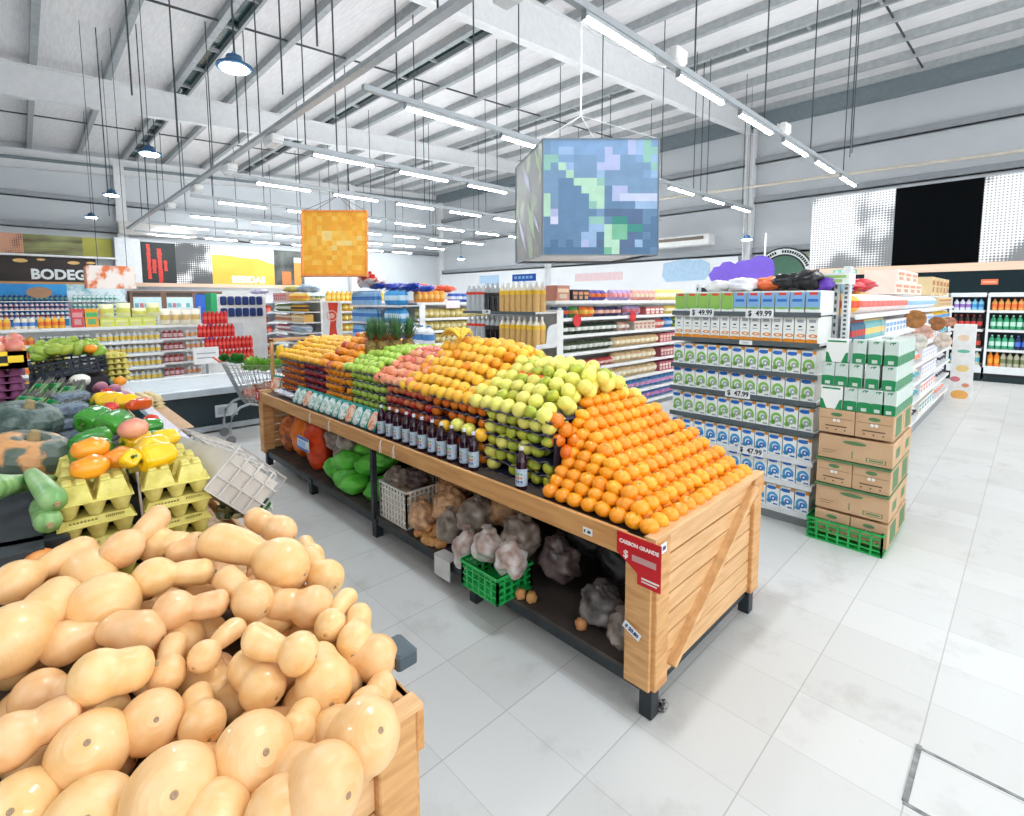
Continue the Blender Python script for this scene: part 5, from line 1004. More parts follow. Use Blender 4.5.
# ------------------------------------------------------------------ heap of butternut squash on the left stand
BUT = mat('butternut_skin', (243, 200, 146), .36, rgb2=(235, 184, 122), scale=1.3, detail=3, vary=.03, coat=.12); SCAR = mat('blossom_scar', (186, 156, 124), .7, rgb2=(140, 112, 88), scale=60); STM = mat('dry_stem', (160, 140, 100), .8)
BUTS = []
def butternut(Lr, nr, bend, ribs):
    """unit squash: bulb of radius 1 centred at the origin, neck along +z; Lr = neck length, nr = neck radius"""
    r = empty('butternut_squash'); prof = []
    n = 30; zt = Lr
    for i in range(n+1):
        t = i/n; z = -1.0+(zt+nr*.8+1.0)*t
        s = min(1, max(0, (z+.2)/(Lr*.75+.2))); s = s*s*(3-2*s); nk = nr*(1+.03*math.sin(z*3))
        body = math.sqrt(max(0, 1-min(1, abs(z))**2)) if z <= 0 else (max(0, 1-z*z)**3+(nk*(.35+.65*s))**6)**(1/6.0)
        body = min(body, 1.0)
        if z > Lr: u = (z-Lr)/(nr*.8); body = nk*math.sqrt(max(0.0, 1-u*u*.97))
        prof.append((max(body, .02), z))
    prof = [(max(.02, math.sqrt(max(0, 1-(z*z)))), z) if z < 0 else (a, z) for a, z in prof]
    pr2 = [(.02, -.955), (.12, -.965), (.25, -.965)]+[p for p in prof if p[1] > -.955]
    b = MB(); b.lathe(pr2, 28, BUT, bend=bend, lobes=ribs, la=.012 if ribs else 0); b.build('squash_body', r)
    b = MB(); b.lathe([(.085, -.968), (.075, -.985), (.045, -.99), (.025, -.975)], 14, SCAR); b.build('blossom_scar', r)
    ze = Lr+nr*.76; x = bend*ze*ze
    b = MB(); b.tube([(x, 0, ze-.05), (x, 0, ze+.06), (x+.03, 0, ze+.13)], [.13, .10, .09], 8, STM); b.build('stem', r)
    return r
kinds = [(1.15, .80, .05, 0), (1.6, .76, .06, 0), (2.1, .72, .03, 8), (2.6, .74, -.04, 0), (1.35, .84, -.08, 9)]
BP_ = [Proto(butternut(*k)) for k in kinds]
PUMPKINS = [
(-0.059,1.774,1.033, 0.88,0.47,0.11, 0.052,0.146, 'long butternut squash lying along the left edge with its cut stem end up'),
(0.100,1.604,0.977, -0.08,0.96,0.27, 0.080,0.199, 'upright standing butternut squash with wide round base facing the aisle'),
(0.159,1.755,1.050, 0.75,0.65,0.16, 0.050,0.149, 'slim butternut squash leaning against the stacked egg cartons'),
(0.209,1.622,1.002, 0.95,-0.29,-0.09, 0.049,0.112, 'smooth short butternut squash lying level below the slim leaning one'),
(0.225,1.479,0.964, 0.92,-0.39,-0.11, 0.048,0.098, 'smooth straight butternut squash under the short level one'),
(0.504,1.508,0.972, -0.53,0.78,0.32, 0.072,0.224, 'largest speckled butternut squash crowning the top of the pile'),
(0.393,1.415,0.945, -0.33,0.89,0.31, 0.051,0.115, 'yellowish butternut squash pointing its dark blossom scar to the camera'),
(0.532,1.357,0.891, -0.75,0.63,0.22, 0.057,0.093, 'short squat butternut squash with a grey scar beside the pale small one'),
(0.577,1.732,0.972, -0.53,0.79,0.31, 0.051,0.093, 'butternut squash tucked behind the largest speckled one'),
(0.626,1.489,0.882, -0.12,0.98,0.17, 0.058,0.113, 'pinkish butternut squash on the back right slope of the pile'),
(0.549,1.538,0.913, -0.79,-0.61,0.06, 0.047,0.105, 'small pink butternut squash wedged under the largest speckled one'),
(0.534,1.254,0.887, 0.67,0.74,0.02, 0.040,0.113, 'narrow butternut squash standing on end on the right slope'),
(0.567,1.179,0.862, 0.56,0.83,0.04, 0.047,0.086, 'round shouldered butternut squash at the right flank of the pile'),
(0.595,1.122,0.832, -0.64,0.77,0.07, 0.056,0.062, 'squat butternut squash at the outer right corner by the aisle'),
(0.409,1.140,0.932, -0.67,0.72,0.15, 0.047,0.111, 'butternut squash lying across the middle of the pile with grey spotted bulb'),
(0.251,1.297,0.923, 0.79,0.59,0.14, 0.035,0.092, 'small curved butternut squash with a dangling dry stem'),
(0.338,1.173,0.868, -0.29,0.94,0.17, 0.050,0.078, 'butternut squash lying under the one across the middle'),
(0.453,1.111,0.846, 0.15,0.98,0.11, 0.065,0.075, 'large glossy round butternut squash facing the aisle, right of centre'),
(0.156,1.465,0.944, -0.68,0.69,0.24, 0.051,0.063, 'blunt butternut squash with blossom scar at its lower right'),
(0.018,1.553,0.941, 1.00,-0.07,-0.01, 0.050,0.055, 'pear shaped butternut squash half in shadow at left'),
(0.059,1.316,0.967, 0.96,-0.27,-0.08, 0.053,0.067, 'wide plain butternut squash lying across the left of the pile'),
(0.180,1.319,0.904, 0.31,0.92,0.24, 0.040,0.089, 'egg shaped butternut squash standing between two larger ones'),
(-0.070,1.573,0.982, 0.76,0.63,0.17, 0.078,0.129, 'huge butternut squash with tapering neck against the left frame edge'),
(0.136,1.230,0.874, -0.07,0.82,-0.56, 0.060,0.089, 'round butternut squash base with small dark stem scar, left of centre'),
(0.217,1.176,0.851, -0.06,0.97,0.22, 0.045,0.070, 'ridged butternut squash between the two big round bases'),
(0.272,1.029,0.845, -0.12,0.80,-0.58, 0.077,0.115, 'big round butternut squash base with grey scar, centre front'),
(0.358,1.032,0.839, 0.59,0.81,0.03, 0.039,0.049, 'small butternut squash wedged behind the big centre front one'),
(0.455,0.914,0.846, -0.12,0.78,-0.61, 0.073,0.110, 'big glossy butternut squash at the wooden corner post'),
(0.346,0.867,0.843, -0.30,0.93,-0.23, 0.072,0.108, 'big butternut squash with side scar above the crate planks'),
(0.136,1.039,0.854, 0.04,0.79,-0.61, 0.079,0.119, 'largest flat round butternut squash base at the bottom centre'),
(0.037,1.226,0.877, 0.06,0.65,-0.75, 0.070,0.105, 'tilted oval butternut squash base at lower left'),
(-0.071,1.291,0.923, 1.00,0.09,0.03, 0.049,0.075, 'long butternut squash with lengthwise folds at the left frame edge'),
(-0.064,1.197,0.845, 0.13,0.70,-0.70, 0.065,0.098, 'round butternut squash base cut off at the bottom left corner'),
(0.023,1.111,0.825, 0.04,0.69,-0.72, 0.074,0.111, 'broad butternut squash base at the bottom edge, left'),
(0.186,0.969,0.820, 0.28,0.92,-0.26, 0.062,0.093, 'butternut squash base half hidden at the bottom edge'),
(0.272,0.891,0.824, -0.05,0.92,-0.38, 0.060,0.091, 'butternut squash base at the bottom edge near the planks'),
(-0.030,1.449,0.900, 0.80,-0.59,-0.11, 0.050,0.082, 'shaded butternut squash under the wide plain one'),
(0.237,1.469,0.887, -0.27,0.93,0.24, 0.052,0.061, 'shaded butternut squash deep between the level ones'),
(0.254,1.346,0.843, 0.35,-0.91,-0.21, 0.051,0.061, 'shaded butternut squash in the dip at the middle'),
(-0.023,1.249,0.842, 0.70,-0.70,-0.18, 0.034,0.045, 'small butternut squash in the gap at lower left'),
(0.285,1.278,0.817, 0.21,-0.95,-0.23, 0.040,0.047, 'little butternut squash deep in the central gap'),
(0.333,1.742,0.997, -1.00,0.06,0.02, 0.046,0.051, 'butternut squash peeking out behind the short level one'),
(0.440,1.042,0.791, -0.89,0.45,0.08, 0.047,0.053, 'butternut squash wedged behind the corner post one'),
(0.244,1.813,1.013, 0.66,-0.74,-0.16, 0.051,0.068, 'butternut squash behind the slim leaning one'),
(0.457,1.421,0.870, -0.98,0.13,0.15, 0.047,0.053, 'yellow shaded butternut squash under the one across the middle'),
(0.647,1.652,0.885, 0.15,0.99,0.04, 0.043,0.119, 'pale butternut squash on the back slope nearest the aisle'),
]

def nearest(ratio): return min(range(5), key=lambda i: abs(kinds[i][0]-ratio))
for i, (x, y, z, ax, ay, az, R, Ln, lab) in enumerate(PUMPKINS):
    k = nearest(Ln/R); sz = max(.9, min(1.15, (Ln/R)/kinds[k][0]))
    q = Vector((ax, ay, az)).normalized().to_track_quat('Z', 'Y').to_matrix().to_4x4()
    M = Matrix.Translation((x, y, z)) @ q @ Matrix.Rotation(i*1.7, 4, 'Z') @ Matrix.Diagonal((R, R, R*sz, 1))
    BP_[k].put(None, matrix=M, label=lab, cat='butternut squash', group=None)
random.seed(33); kq = 0
for (gx, gyy) in [(gx, gyy) for gx in (-.42, -.3, -.18, -.06, .06, .18, .30, .42, .52) for gyy in (1.02, 1.14, 1.27, 1.4, 1.53, 1.66, 1.79)]:
    a_ = max(0, min(1, (gyy-.95)/1.25)); a_ = a_*a_*(3-2*a_); b_ = max(0, min(1, (.70-gx)/.35))
    s_ = .86+.24*a_*(.25+.75*b_)
    R = .048; z = s_-.135 if gx > -.1 else s_-.06
    if z < .80: z = .80
    th = random.uniform(0, 6.28)
    M = Matrix.Translation((gx+random.uniform(-.015, .015), gyy, z)) @ Vector((math.cos(th), math.sin(th), random.uniform(-.1, .2))).normalized().to_track_quat('Z', 'Y').to_matrix().to_4x4() @ Matrix.Diagonal((R, R, R, 1))
    kq += 1
    BP_[kq % 2].put(None, matrix=M, label='butternut squash in the lower layer, mostly hidden under the others', cat='butternut squash', group='butternut squash of the hidden lower layer')
DK = mat('crate_dark', (40, 34, 44), .6)
b = MB(); b.box(-.5, 1.0, .75, .58, 1.9, .765, mat('heap_base_board', (90, 66, 48), .7)); o = b.build('base_board'); tag(o, 'brown board under the heap of butternut squash', 'board')
t = empty('sign_clamp', (.625, 1.12, .80), 0); tag(t, 'dark grey plastic sign clamp on the stand rim beside the squash', 'clamp')
b = MB(); b.box(0, -.055, 0, .06, .035, .045, mat('clamp_grey', (70, 84, 92), .4), .006); b.build('body', t); b = MB(); b.lathe([(.035, 0), (.037, .008), (.03, .012)], 16, mat('clamp_disc', (196, 204, 208), .35)); o = b.build('disc', t); o.location = (-.03, .05, .045); o.rotation_euler = (1.2, 0, .6)
b = MB(); b.tube([(0, .03, .05), (-.04, .06, .065)], .006, 6, BLACK); b.build('screw', t)

# ------------------------------------------------------------------ yellow egg cartons
EGY = mat('yellow_moulded_pulp', (226, 214, 124), .8, rgb2=(206, 192, 96), scale=30, bump=.3)
def cup(b, x, y, z0, h, r0, r1):
    b.M = Matrix.Translation((x, y, z0)); b.lathe([(r1*.8, 0), (r1, h*.1), (r0, h*.9), (r0*1.03, h)], 14, EGY); b.M = Matrix()
def eggbox():
    r = empty('egg_carton'); b = MB(); wd, d = .20, .12
    b.box(0, 0, .0, wd, d, .006, EGY, .002); b.add([(0.004,0.004,.006),(wd-.004,.004,.006),(wd-.004,d-.004,.006),(.004,d-.004,.006),(.014,.014,.028),(wd-.014,.014,.028),(wd-.014,d-.014,.028),(.014,d-.014,.028)], [(4,5,6,7),(0,1,5,4),(1,2,6,5),(2,3,7,6),(3,0,4,7)], EGY); b.build('lid', r)
    b = MB()
    for i in range(3):
        for j in range(2): cup(b, .034+.066*i, .032+.055*j, -.046, .047, .031, .018)
    b.build('cups', r); b = MB()
    for q in range(8): b.box(.03+.009*q, -.0003+.0085, .013, .036+.009*q, .009, .021, mat('faint_print', (150, 138, 60), .6))
    for q in range(10): b.box(.12+.005*q, .0082, .012, .1225+.005*q, .009, .024, mat('faint_print', (150, 138, 60), .6))
    b.build('print', r); return r
EG = Proto(eggbox())
def eggtop():
    r = empty('egg_carton'); b = MB(); b.box(0, 0, .0, .20, .12, .006, EGY, .002); b.build('tray_rim', r); b = MB()
    for i in range(2):
        b.M = Matrix.Translation((.052+.095*i, .06, .005)); b.add([(-.044,-.05,0),(.044,-.05,0),(.044,.05,0),(-.044,.05,0),(-.03,-.034,.052),(.03,-.034,.052),(.03,.034,.052),(-.03,.034,.052)], [(4,5,6,7),(0,1,5,4),(1,2,6,5),(2,3,7,6),(3,0,4,7)], EGY)
        b.box(-.030, -.034, .050, -.004, .034, .060, EGY, .004); b.box(.004, -.034, .050, .030, .034, .060, EGY, .004)
    b.M = Matrix(); b.build('peaks', r); b = MB()
    for i in range(3):
        for j in range(2): cup(b, .034+.066*i, .032+.055*j, -.046, .047, .031, .018)
    b.build('cups', r); return r
ET = Proto(eggtop())
for s_, (xx, sd) in enumerate(((.03, 'left'), (.245, 'right'))):
    for k in range(5):
        z = .815+.075*k
        for row in range(4 if k == 4 else 1):
            (ET if k == 4 else EG).put((xx-.02*0+random.uniform(-.006, .006), 2.03+.125*row, z), random.uniform(-.06, .06)-.05, 'yellow egg carton, %s in the %s stack%s' % (('lowest', 'second from below', 'third from below', 'fourth from below', 'topmost')[k], sd, (', %s row behind' % od(row)) if row else ''), 'egg carton', 'yellow egg cartons behind the squash')
b = MB(); b.box(.02, 2.16, .79, .44, 2.55, 1.06, mat('tier_board', (60, 66, 70), .6)); b.box(.0, 2.55, .79, .42, 6.0, 1.09, mat('tier_board', (60, 66, 70), .6)); o = b.build('tier_box'); tag(o, 'raised tier box carrying the vegetables behind the egg cartons', 'box')
b = MB(); b.box(-.5, 1.95, .79, .0, 6.0, 1.04, mat('tier_board', (60, 66, 70), .6)); o = b.build('tier_box'); tag(o, 'dark raised tier at the left carrying squash and asparagus', 'box')
b = MB(); b.box(.425, 2.62, 1.09, .445, 6.05, 1.15, mat('tier_edge_teal', (40, 96, 100), .5)); b.box(.445, 2.62, 1.10, .52, 6.05, 1.115, mat('tier_edge_pale', (214, 206, 214), .5)); o = b.build('edge_strip'); tag(o, 'dark teal edge strip with a pale ledge along the raised tier', 'strip')
b = MB(); b.tube([(.235, 2.02, 1.19), (.24, 1.995, 1.0), (.235, 1.99, .84)], .004, 5, GRB); o = b.build('plastic_strap'); tag(o, 'clear strap hanging down between the two egg carton stacks', 'strap')
# peppers
YP = mat('yellow_pepper_skin', (252, 206, 20), .18, rgb2=(246, 190, 12), scale=5, coat=.6); GPP = mat('green_pepper_skin', (78, 168, 44), .18, rgb2=(34, 122, 34), scale=4, coat=.6); OPP = mat('orange_pepper_skin', (226, 104, 24), .2, rgb2=(196, 60, 24), scale=5, coat=.5); MG = mat('mango_skin', (250, 170, 40), .25, rgb2=(236, 130, 30), scale=4, coat=.4); PST = mat('pepper_stalk', (90, 130, 50), .6)
def pepper(m, L_=.11, R=.042, lob=4):
    r = empty('bell_pepper'); b = MB(); b.lathe([(.012, L_*.93), (R*.3, L_*.955), (R*.55, L_*.97), (R*.8, L_*.94), (R*.96, L_*.86), (R*1.02, L_*.7), (R*1.0, L_*.5), (R*.93, L_*.3), (R*.84, L_*.14), (R*.68, L_*.04), (R*.45, .0), (R*.15, .0)], 32, m, lobes=lob, la=.09); b.build('pepper_body', r)
    b = MB(); b.tube([(0, 0, L_*.86), (0, 0, L_*1.02), (.008, 0, L_*1.14)], [.012, .006, .008], 7, PST); b.build('stalk', r); return r
YPp, GPp, OPp = Proto(pepper(YP)), Proto(pepper(GPP, .13, .046, 3)), Proto(pepper(OPP, .14, .028, 3))
def lay(pr, x, y, z, ang, tilt, lab, cat, sc=1.0): pr.put((x, y, z), 0, lab, cat, None, rot=(PI/2+tilt, 0, ang), scale=(sc, sc, sc))
lay(YPp, .36, 2.13, 1.205, -1.25, 0, 'large yellow pepper at the right front, lying over the egg cartons', 'bell pepper', 1.05)
lay(YPp, .36, 2.24, 1.215, -1.35, .05, 'yellow pepper with green blotch behind the large front one', 'bell pepper', 1.0)
lay(YPp, .27, 2.22, 1.215, .3, -.2, 'yellow pepper with dark stalk hole facing the camera', 'bell pepper', .9)
lay(YPp, .42, 2.40, 1.20, -1.2, 0, 'small yellow pepper at the back of the yellow group', 'bell pepper', .9)
lay(YPp, .33, 2.42, 1.21, -1.2, 0, 'yellow pepper at the back left of the yellow group', 'bell pepper', .9)
lay(YPp, .22, 2.14, 1.20, .2, -.4, 'small yellow pepper beside the mango', 'bell pepper', .7)
lay(GPp, .10, 2.48, 1.21, 2.1, 0, 'dark green pepper lying left above the mangoes', 'bell pepper', 1.0)
lay(GPp, .09, 2.34, 1.20, 2.0, 0, 'broad green pepper just behind the mangoes', 'bell pepper', .95)
lay(GPp, .30, 2.80, 1.235, -.7, .15, 'light green pepper in the middle of the vegetables', 'bell pepper', 1.1)
lay(GPp, .24, 2.96, 1.24, -.7, .2, 'dark green pepper behind the light green one', 'bell pepper', 1.1)
lay(OPp, .34, 3.05, 1.24, 2.45, .1, 'long orange green pepper pointing up right', 'bell pepper', 1.1)
lay(YPp, .26, 3.5, 1.20, 1.2, 0, 'yellow pepper at the back left of the upper tier', 'bell pepper', 1.1)
lay(YPp, .36, 3.55, 1.20, -1.2, 0, 'yellow pepper at the back right of the upper tier', 'bell pepper', 1.2)
lay(GPp, .42, 2.62, 1.16, -1.3, 0, 'small dark green pepper at the right edge', 'bell pepper', .7)
lay(YPp, .31, 3.3, 1.22, 1.5, 0, 'yellow pepper in front of the two back yellow ones', 'bell pepper', .9)
MGP = Proto(lump('mango', (.055, .042, .038), MG, 3, .08)); MGR = Proto(lump('mango', (.05, .04, .038), mat('blush_mango', (240, 176, 140), .3, rgb2=(206, 100, 96), scale=5), 4, .08))
MGP.put((.125, 2.13, 1.205), .2, 'glossy orange mango lying lowest in front', 'mango'); MGP.put((.135, 2.22, 1.245), .1, 'orange mango with pale top behind the lowest one', 'mango'); MGR.put((.27, 2.34, 1.27), .1, 'pale pink mango among the yellow peppers', 'mango')
MGP.put((.21, 2.20, 1.20), .5, 'orange mango half hidden next to the small yellow pepper', 'mango')
TOM = Proto(fruit('tomato', .034, mat('tomato_skin', (214, 54, 26), .18, rgb2=(196, 40, 20), coat=.6), .85, stem=PST)); TOM.put((.245, 3.02, 1.22), 0, 'red tomato left of the long orange pepper', 'tomato'); TOM.put((.275, 3.08, 1.235), 0, 'red tomato beside the first tomato', 'tomato')
TOM.put((.40, 2.86, 1.19), 0, 'red tomato right of the light green pepper', 'tomato')
lay(GPp, .43, 2.78, 1.18, -1.4, 0, 'dark green avocado coloured pepper at the right of the group', 'bell pepper', .75)
PLQ = mat('fig_purple', (160, 84, 120), .5, rgb2=(206, 150, 150), scale=6)
ON = Proto(fruit('onion', .036, PLQ, .95, stem=BROWN))
for k, (x, y, z) in enumerate(((.33, 4.3, 1.17), (.40, 4.2, 1.17), (.36, 4.0, 1.16), (.42, 3.9, 1.16), (.33, 4.15, 1.2))): ON.put((x, y, z), 0, 'purple onion near the white radish, %s from the back' % od(k+1), 'onion', 'purple onions on the raised tier')
TOM.put((.33, 3.85, 1.20), 0, 'pinkish red fruit before the purple onions', 'tomato')
o = lump('white_radish', (.055, .05, .042), mat('white_radish', (240, 236, 226), .4), 5, .05); o.location = (.235, 4.25, 1.24); tag(o, 'round white radish on the dark green cucumber', 'radish')
b = MB(); b.tube([(-.09, 0, 0), (-.06, 0, 0), (.07, .01, 0), (.1, .01, 0)], [.008, .022, .022, .008], 10, mat('cucumber_skin', (40, 82, 48), .3)); o = b.build('cucumber'); o.location = (.27, 4.05, 1.14); tag(o, 'dark green cucumber lying below the white radish', 'cucumber')
# berry clamshells
BER = mat('blueberries', (96, 122, 146), .25, rgb2=(40, 54, 78), scale=38, bump=.8); CLM = mat('clamshell_film', (200, 214, 224), .12, alpha=.22)
for k, (x, y, z, a) in enumerate(((.135, 3.25, 1.16, .25), (.125, 3.27, 1.225, .2), (.16, 3.55, 1.17, .3), (.155, 3.6, 1.235, .25), (.12, 3.0, 1.13, .35))):
    t = empty('berry_box', (x, y, z), a); tag(t, 'clear box of blueberries, %s' % ('lower in the front stack', 'on top of the front stack', 'lower in the rear stack', 'topmost at the rear', 'half hidden nearest the green pepper')[k], 'berry box')
    b = MB(); b.box(-.07, -.05, -.03, .07, .05, .02, BER, .012); b.build('berries', t); b = MB(); b.box(-.075, -.055, -.033, .075, .055, .028, CLM, .014); b.build('clear_box', t)
o = lump('plastic_bag', (.09, .08, .03), mat('violet_film', (196, 190, 206), .2, rgb2=(150, 130, 150), scale=10, bump=.6), 7, .3); o.location = (.22, 2.85, 1.16); tag(o, 'crumpled violet film bag before the berry boxes', 'bag')
o = lump('corn_packet', (.05, .12, .03), mat('pale_corn', (222, 220, 170), .4, rgb2=(190, 196, 120), scale=14), 9, .2); o.location = (.09, 2.62, 1.15); tag(o, 'pale yellow green packet left of the dark green pepper', 'packet')
# asparagus
ASP = mat('asparagus_stem', (92, 130, 60), .45, rgb2=(66, 104, 50), scale=14); AST = mat('asparagus_tip', (88, 92, 72), .6, rgb2=(60, 56, 60), scale=40)
def bunch():
    r = empty('asparagus_bunch'); b = MB(); c = MB(); random.seed(4)
    for q in range(15):
        x, z = random.uniform(-.026, .026), random.uniform(-.02, .02); b.tube([(x, -.13, z), (x*1.05, .07, z)], .0055, 6, ASP); c.tube([(x*1.05, .07, z), (x*1.1, .10, z), (x*1.15, .135, z+.004)], [.0062, .008, .002], 6, AST)
    b.build('stems', r); c.build('tips', r); b = MB(); b.lathe([(.027, 0), (.027, .006)], 12, mat('green_band', (30, 150, 90), .4)); o = b.build('rubber_band', r); o.rotation_euler = (PI/2, 0, 0); o.location = (0, .05, 0); return r
AB = Proto(bunch())
for k, (x, y, z, a) in enumerate(((.0, 3.55, 1.20, -.35), (.055, 3.5, 1.19, -.38), (.10, 3.42, 1.17, -.45), (.02, 3.9, 1.23, -.3), (.08, 3.95, 1.22, -.3), (.14, 3.9, 1.20, -.35), (.19, 4.0, 1.19, -.2), (-.05, 3.65, 1.2, -.35))):
    AB.put((x, y, z), 0, 'green asparagus bunch, %s' % ('front left of the asparagus', 'front middle of the asparagus', 'front right of the asparagus', 'back left of the asparagus', 'back middle of the asparagus', 'back right of the asparagus', 'farthest right, next to the cucumber', 'leftmost, cut by the photo edge')[k], 'asparagus', None, rot=(.25, 0, a), scale=(1.25, 1.35, 1.25))
# kabocha squash
KAB = mat('kabocha_skin', (96, 112, 104), .45, rgb2=(52, 72, 64), scale=30, bump=.5, lo=.4, hi=.6, stretch=(1, 1, .5)); KAB2 = mat('kabocha_skin_tan', (84, 96, 84), .45, rgb2=(206, 150, 96), scale=9, bump=.5, lo=.44, hi=.5)
for (x, y, z, m, lab) in ((-.025, 3.1, 1.22, KAB, 'dark green ribbed pumpkin, the rear one of two at the left edge'), (-.02, 2.55, 1.185, KAB2, 'dark green ribbed pumpkin with a tan patch, the front one at the left edge'), (-.22, 2.8, 1.16, KAB, 'dark pumpkin beyond the left photo edge')):
    t = empty('pumpkin', (x, y, z)); tag(t, lab, 'pumpkin')
    b = MB(); b.lathe([(.012, .050), (.03, .064), (.05, .071), (.075, .070), (.10, .059), (.122, .038), (.133, .012), (.132, -.015), (.118, -.045), (.09, -.068), (.05, -.08), (.01, -.08)], 88, m, lobes=11, la=.035); o = b.build('pumpkin_body', t); o.rotation_euler = (.25, .2, .3)
    b = MB(); b.tube([(0, 0, .06), (0, 0, .095)], [.022, .015], 8, STM); o = b.build('stem', t); o.rotation_euler = (.25, .2, .3)
# zucchini and leek-like squash at the left front
ZUC = mat('pale_zucchini_skin', (160, 192, 132), .35, rgb2=(110, 160, 92), scale=12, stretch=(1, 1, .2)); ZUD = mat('green_zucchini_skin', (150, 186, 120), .35, rgb2=(104, 150, 84), scale=10, stretch=(4, 4, .3))
for (p0, p1, r0, r1, m, lab) in (((-.015, 2.24, 1.19), (.032, 1.99, 1.155), .024, .036, ZUC, 'pale green zucchini pointing its blunt end at the camera'), ((.0, 2.15, 1.11), (.014, 1.97, 1.10), .03, .034, ZUD, 'short green zucchini under the pale one'), ((-.14, 2.10, 1.205), (.03, 2.36, 1.13), .045, .018, ZUD, 'large ribbed green marrow tapering to the right')):
    b = MB(); p0 = Vector(p0); p1 = Vector(p1); pts = [p0.lerp(p1, s) for s in (-.06, 0, .15, .4, .7, .9, 1, 1.06)]; rs = [r0*.3, r0*.85, r0, r0*.6+r1*.4, r0*.3+r1*.7, r1, r1*.85, r1*.3]
    t = empty('zucchini', (0, 0, 0)); tag(t, lab, 'zucchini'); b.tube(pts, rs, 14, m); b.build('zucchini_body', t); b = MB(); dd = (p1-p0).normalized(); b.tube([pts[-1]-dd*.002, pts[-1]+dd*.008], [.010, .007], 8, STM); b.build('blossom_end', t)
t = empty('printed_bag', (-.03, 2.02, .93), -.2); tag(t, 'dark printed packet with orange drawing and a white label, left edge', 'packet'); b = MB(); b.box(-.15, 0, -.03, .085, .05, .11, mat('dark_print', (40, 44, 48), .5, rgb2=(216, 84, 60), scale=14, lo=.28, hi=.36), .006); b.build('packet_body', t); b = MB(); b.box(.01, -.003, -.01, .05, -.001, .025, WHITE); b.build('label', t)
o = lump('orange_slice_bowl', (.05, .05, .05), mat('cut_orange', (246, 130, 40), .3, rgb2=(250, 180, 110), scale=16), 13, .04); o.location = (-.01, 1.95, .985); o.name = 'orange'; tag(o, 'bright orange fruit at the left edge below the dark packet', 'orange')
# wire crate tipped on the stand edge
t = empty('plastic_basket', (.53, 2.32, 1.05)); t.rotation_euler = (-.08, .80, .05); tag(t, 'pale grey lattice basket lying tipped over the stand edge behind the squash', 'basket')
b = MB()
GW2 = mat('pale_basket', (206, 200, 194), .5)
def grid(b, A, B, C_, D_, nu, nv, r, m):
    A, B, C_, D_ = map(Vector, (A, B, C_, D_))
    for i in range(nu+1): u = i/nu; b.bar(tuple(A*(1-u)+B*u), tuple(D_*(1-u)+C_*u), r, r, m)
    for j in range(nv+1): v = j/nv; b.bar(tuple(A*(1-v)+D_*v), tuple(B*(1-v)+C_*v), r, r, m)
w_, l_, h_ = .115, .31, .09
b = MB(); grid(b, (-w_, -l_, h_), (w_, -l_, h_), (w_, l_, h_), (-w_, l_, h_), 4, 8, .006, GW2); b.build('basket_face', t)
b = MB(); grid(b, (w_, -l_, h_), (w_, l_, h_), (w_, l_, -h_), (w_, -l_, -h_), 8, 3, .006, GW2); b.build('basket_face', t)
b = MB(); grid(b, (-w_, -l_, h_), (w_, -l_, h_), (w_, -l_, -h_), (-w_, -l_, -h_), 4, 3, .006, GW2); b.build('basket_end', t); b = MB(); grid(b, (-w_, l_, h_), (w_, l_, h_), (w_, l_, -h_), (-w_, l_, -h_), 4, 3, .006, GW2); b.build('basket_end', t)
b = MB(); b.box(-w_+.01, -l_+.01, -h_, w_-.01, l_-.01, h_-.03, mat('basket_paper', (206, 198, 188), .6)); b.build('paper_lining', t)
leafy('cauliflower', .10, mat('cauli_white', (240, 240, 228), .5, rgb2=(206, 222, 170), scale=8), 40, 55, (.60, 2.22, .86), 'white cauliflower hanging out beside the tipped basket')
leafy('herb_bunch', .06, PAR, 24, 56, (.63, 2.12, .90), 'small green herb tuft beside the cauliflower')
# cardboard tray and pale egg trays on the side ledge
b = MB(); b.box(.47, 3.2, .795, .60, 3.95, 1.06, CARD); b.box(.46, 3.15, 1.06, .63, 4.0, 1.066, CARD); o = b.build('cardboard_box'); tag(o, 'open kraft cardboard box on the side ledge, torn at its corner', 'cardboard box')
EGP = mat('pale_moulded_pulp', (226, 206, 160), .75, rgb2=(206, 184, 136), scale=30, bump=.3)
def eggtray(m):
    r = empty('egg_tray'); b = MB(); b.box(0, 0, 0, .15, .30, .005, m); b.build('tray_rim', r); b = MB()
    for i in range(3):
        for j in range(6): b.M = Matrix.Translation((.027+.048*i, .03+.048*j, .003)); b.lathe([(.023, 0), (.017, .024), (.010, .03)], 8, m)
    b.M = Matrix(); b.build('egg_cups', r); return r
ETP = Proto(eggtray(EGP)); ETY = Proto(eggtray(EGY))
for k in range(3): ETP.put((.47, 3.85+.0*k, 1.068+.022*k), .05*k, 'pale brown pulp egg tray on the kraft box, %s from below' % od(k+1), 'egg tray', 'pale egg trays on the kraft box')
for k in range(5): ETY.put((.45, 5.05, 1.12+.045*k), .05*k, 'yellow pulp egg tray at the far end, %s from below' % od(k+1), 'egg tray', 'yellow egg trays at the far end of the tier')
f_or.put((.475, 4.62, 1.165), 0, 'single orange lying on the pale ledge of the raised tier', 'orange', None)
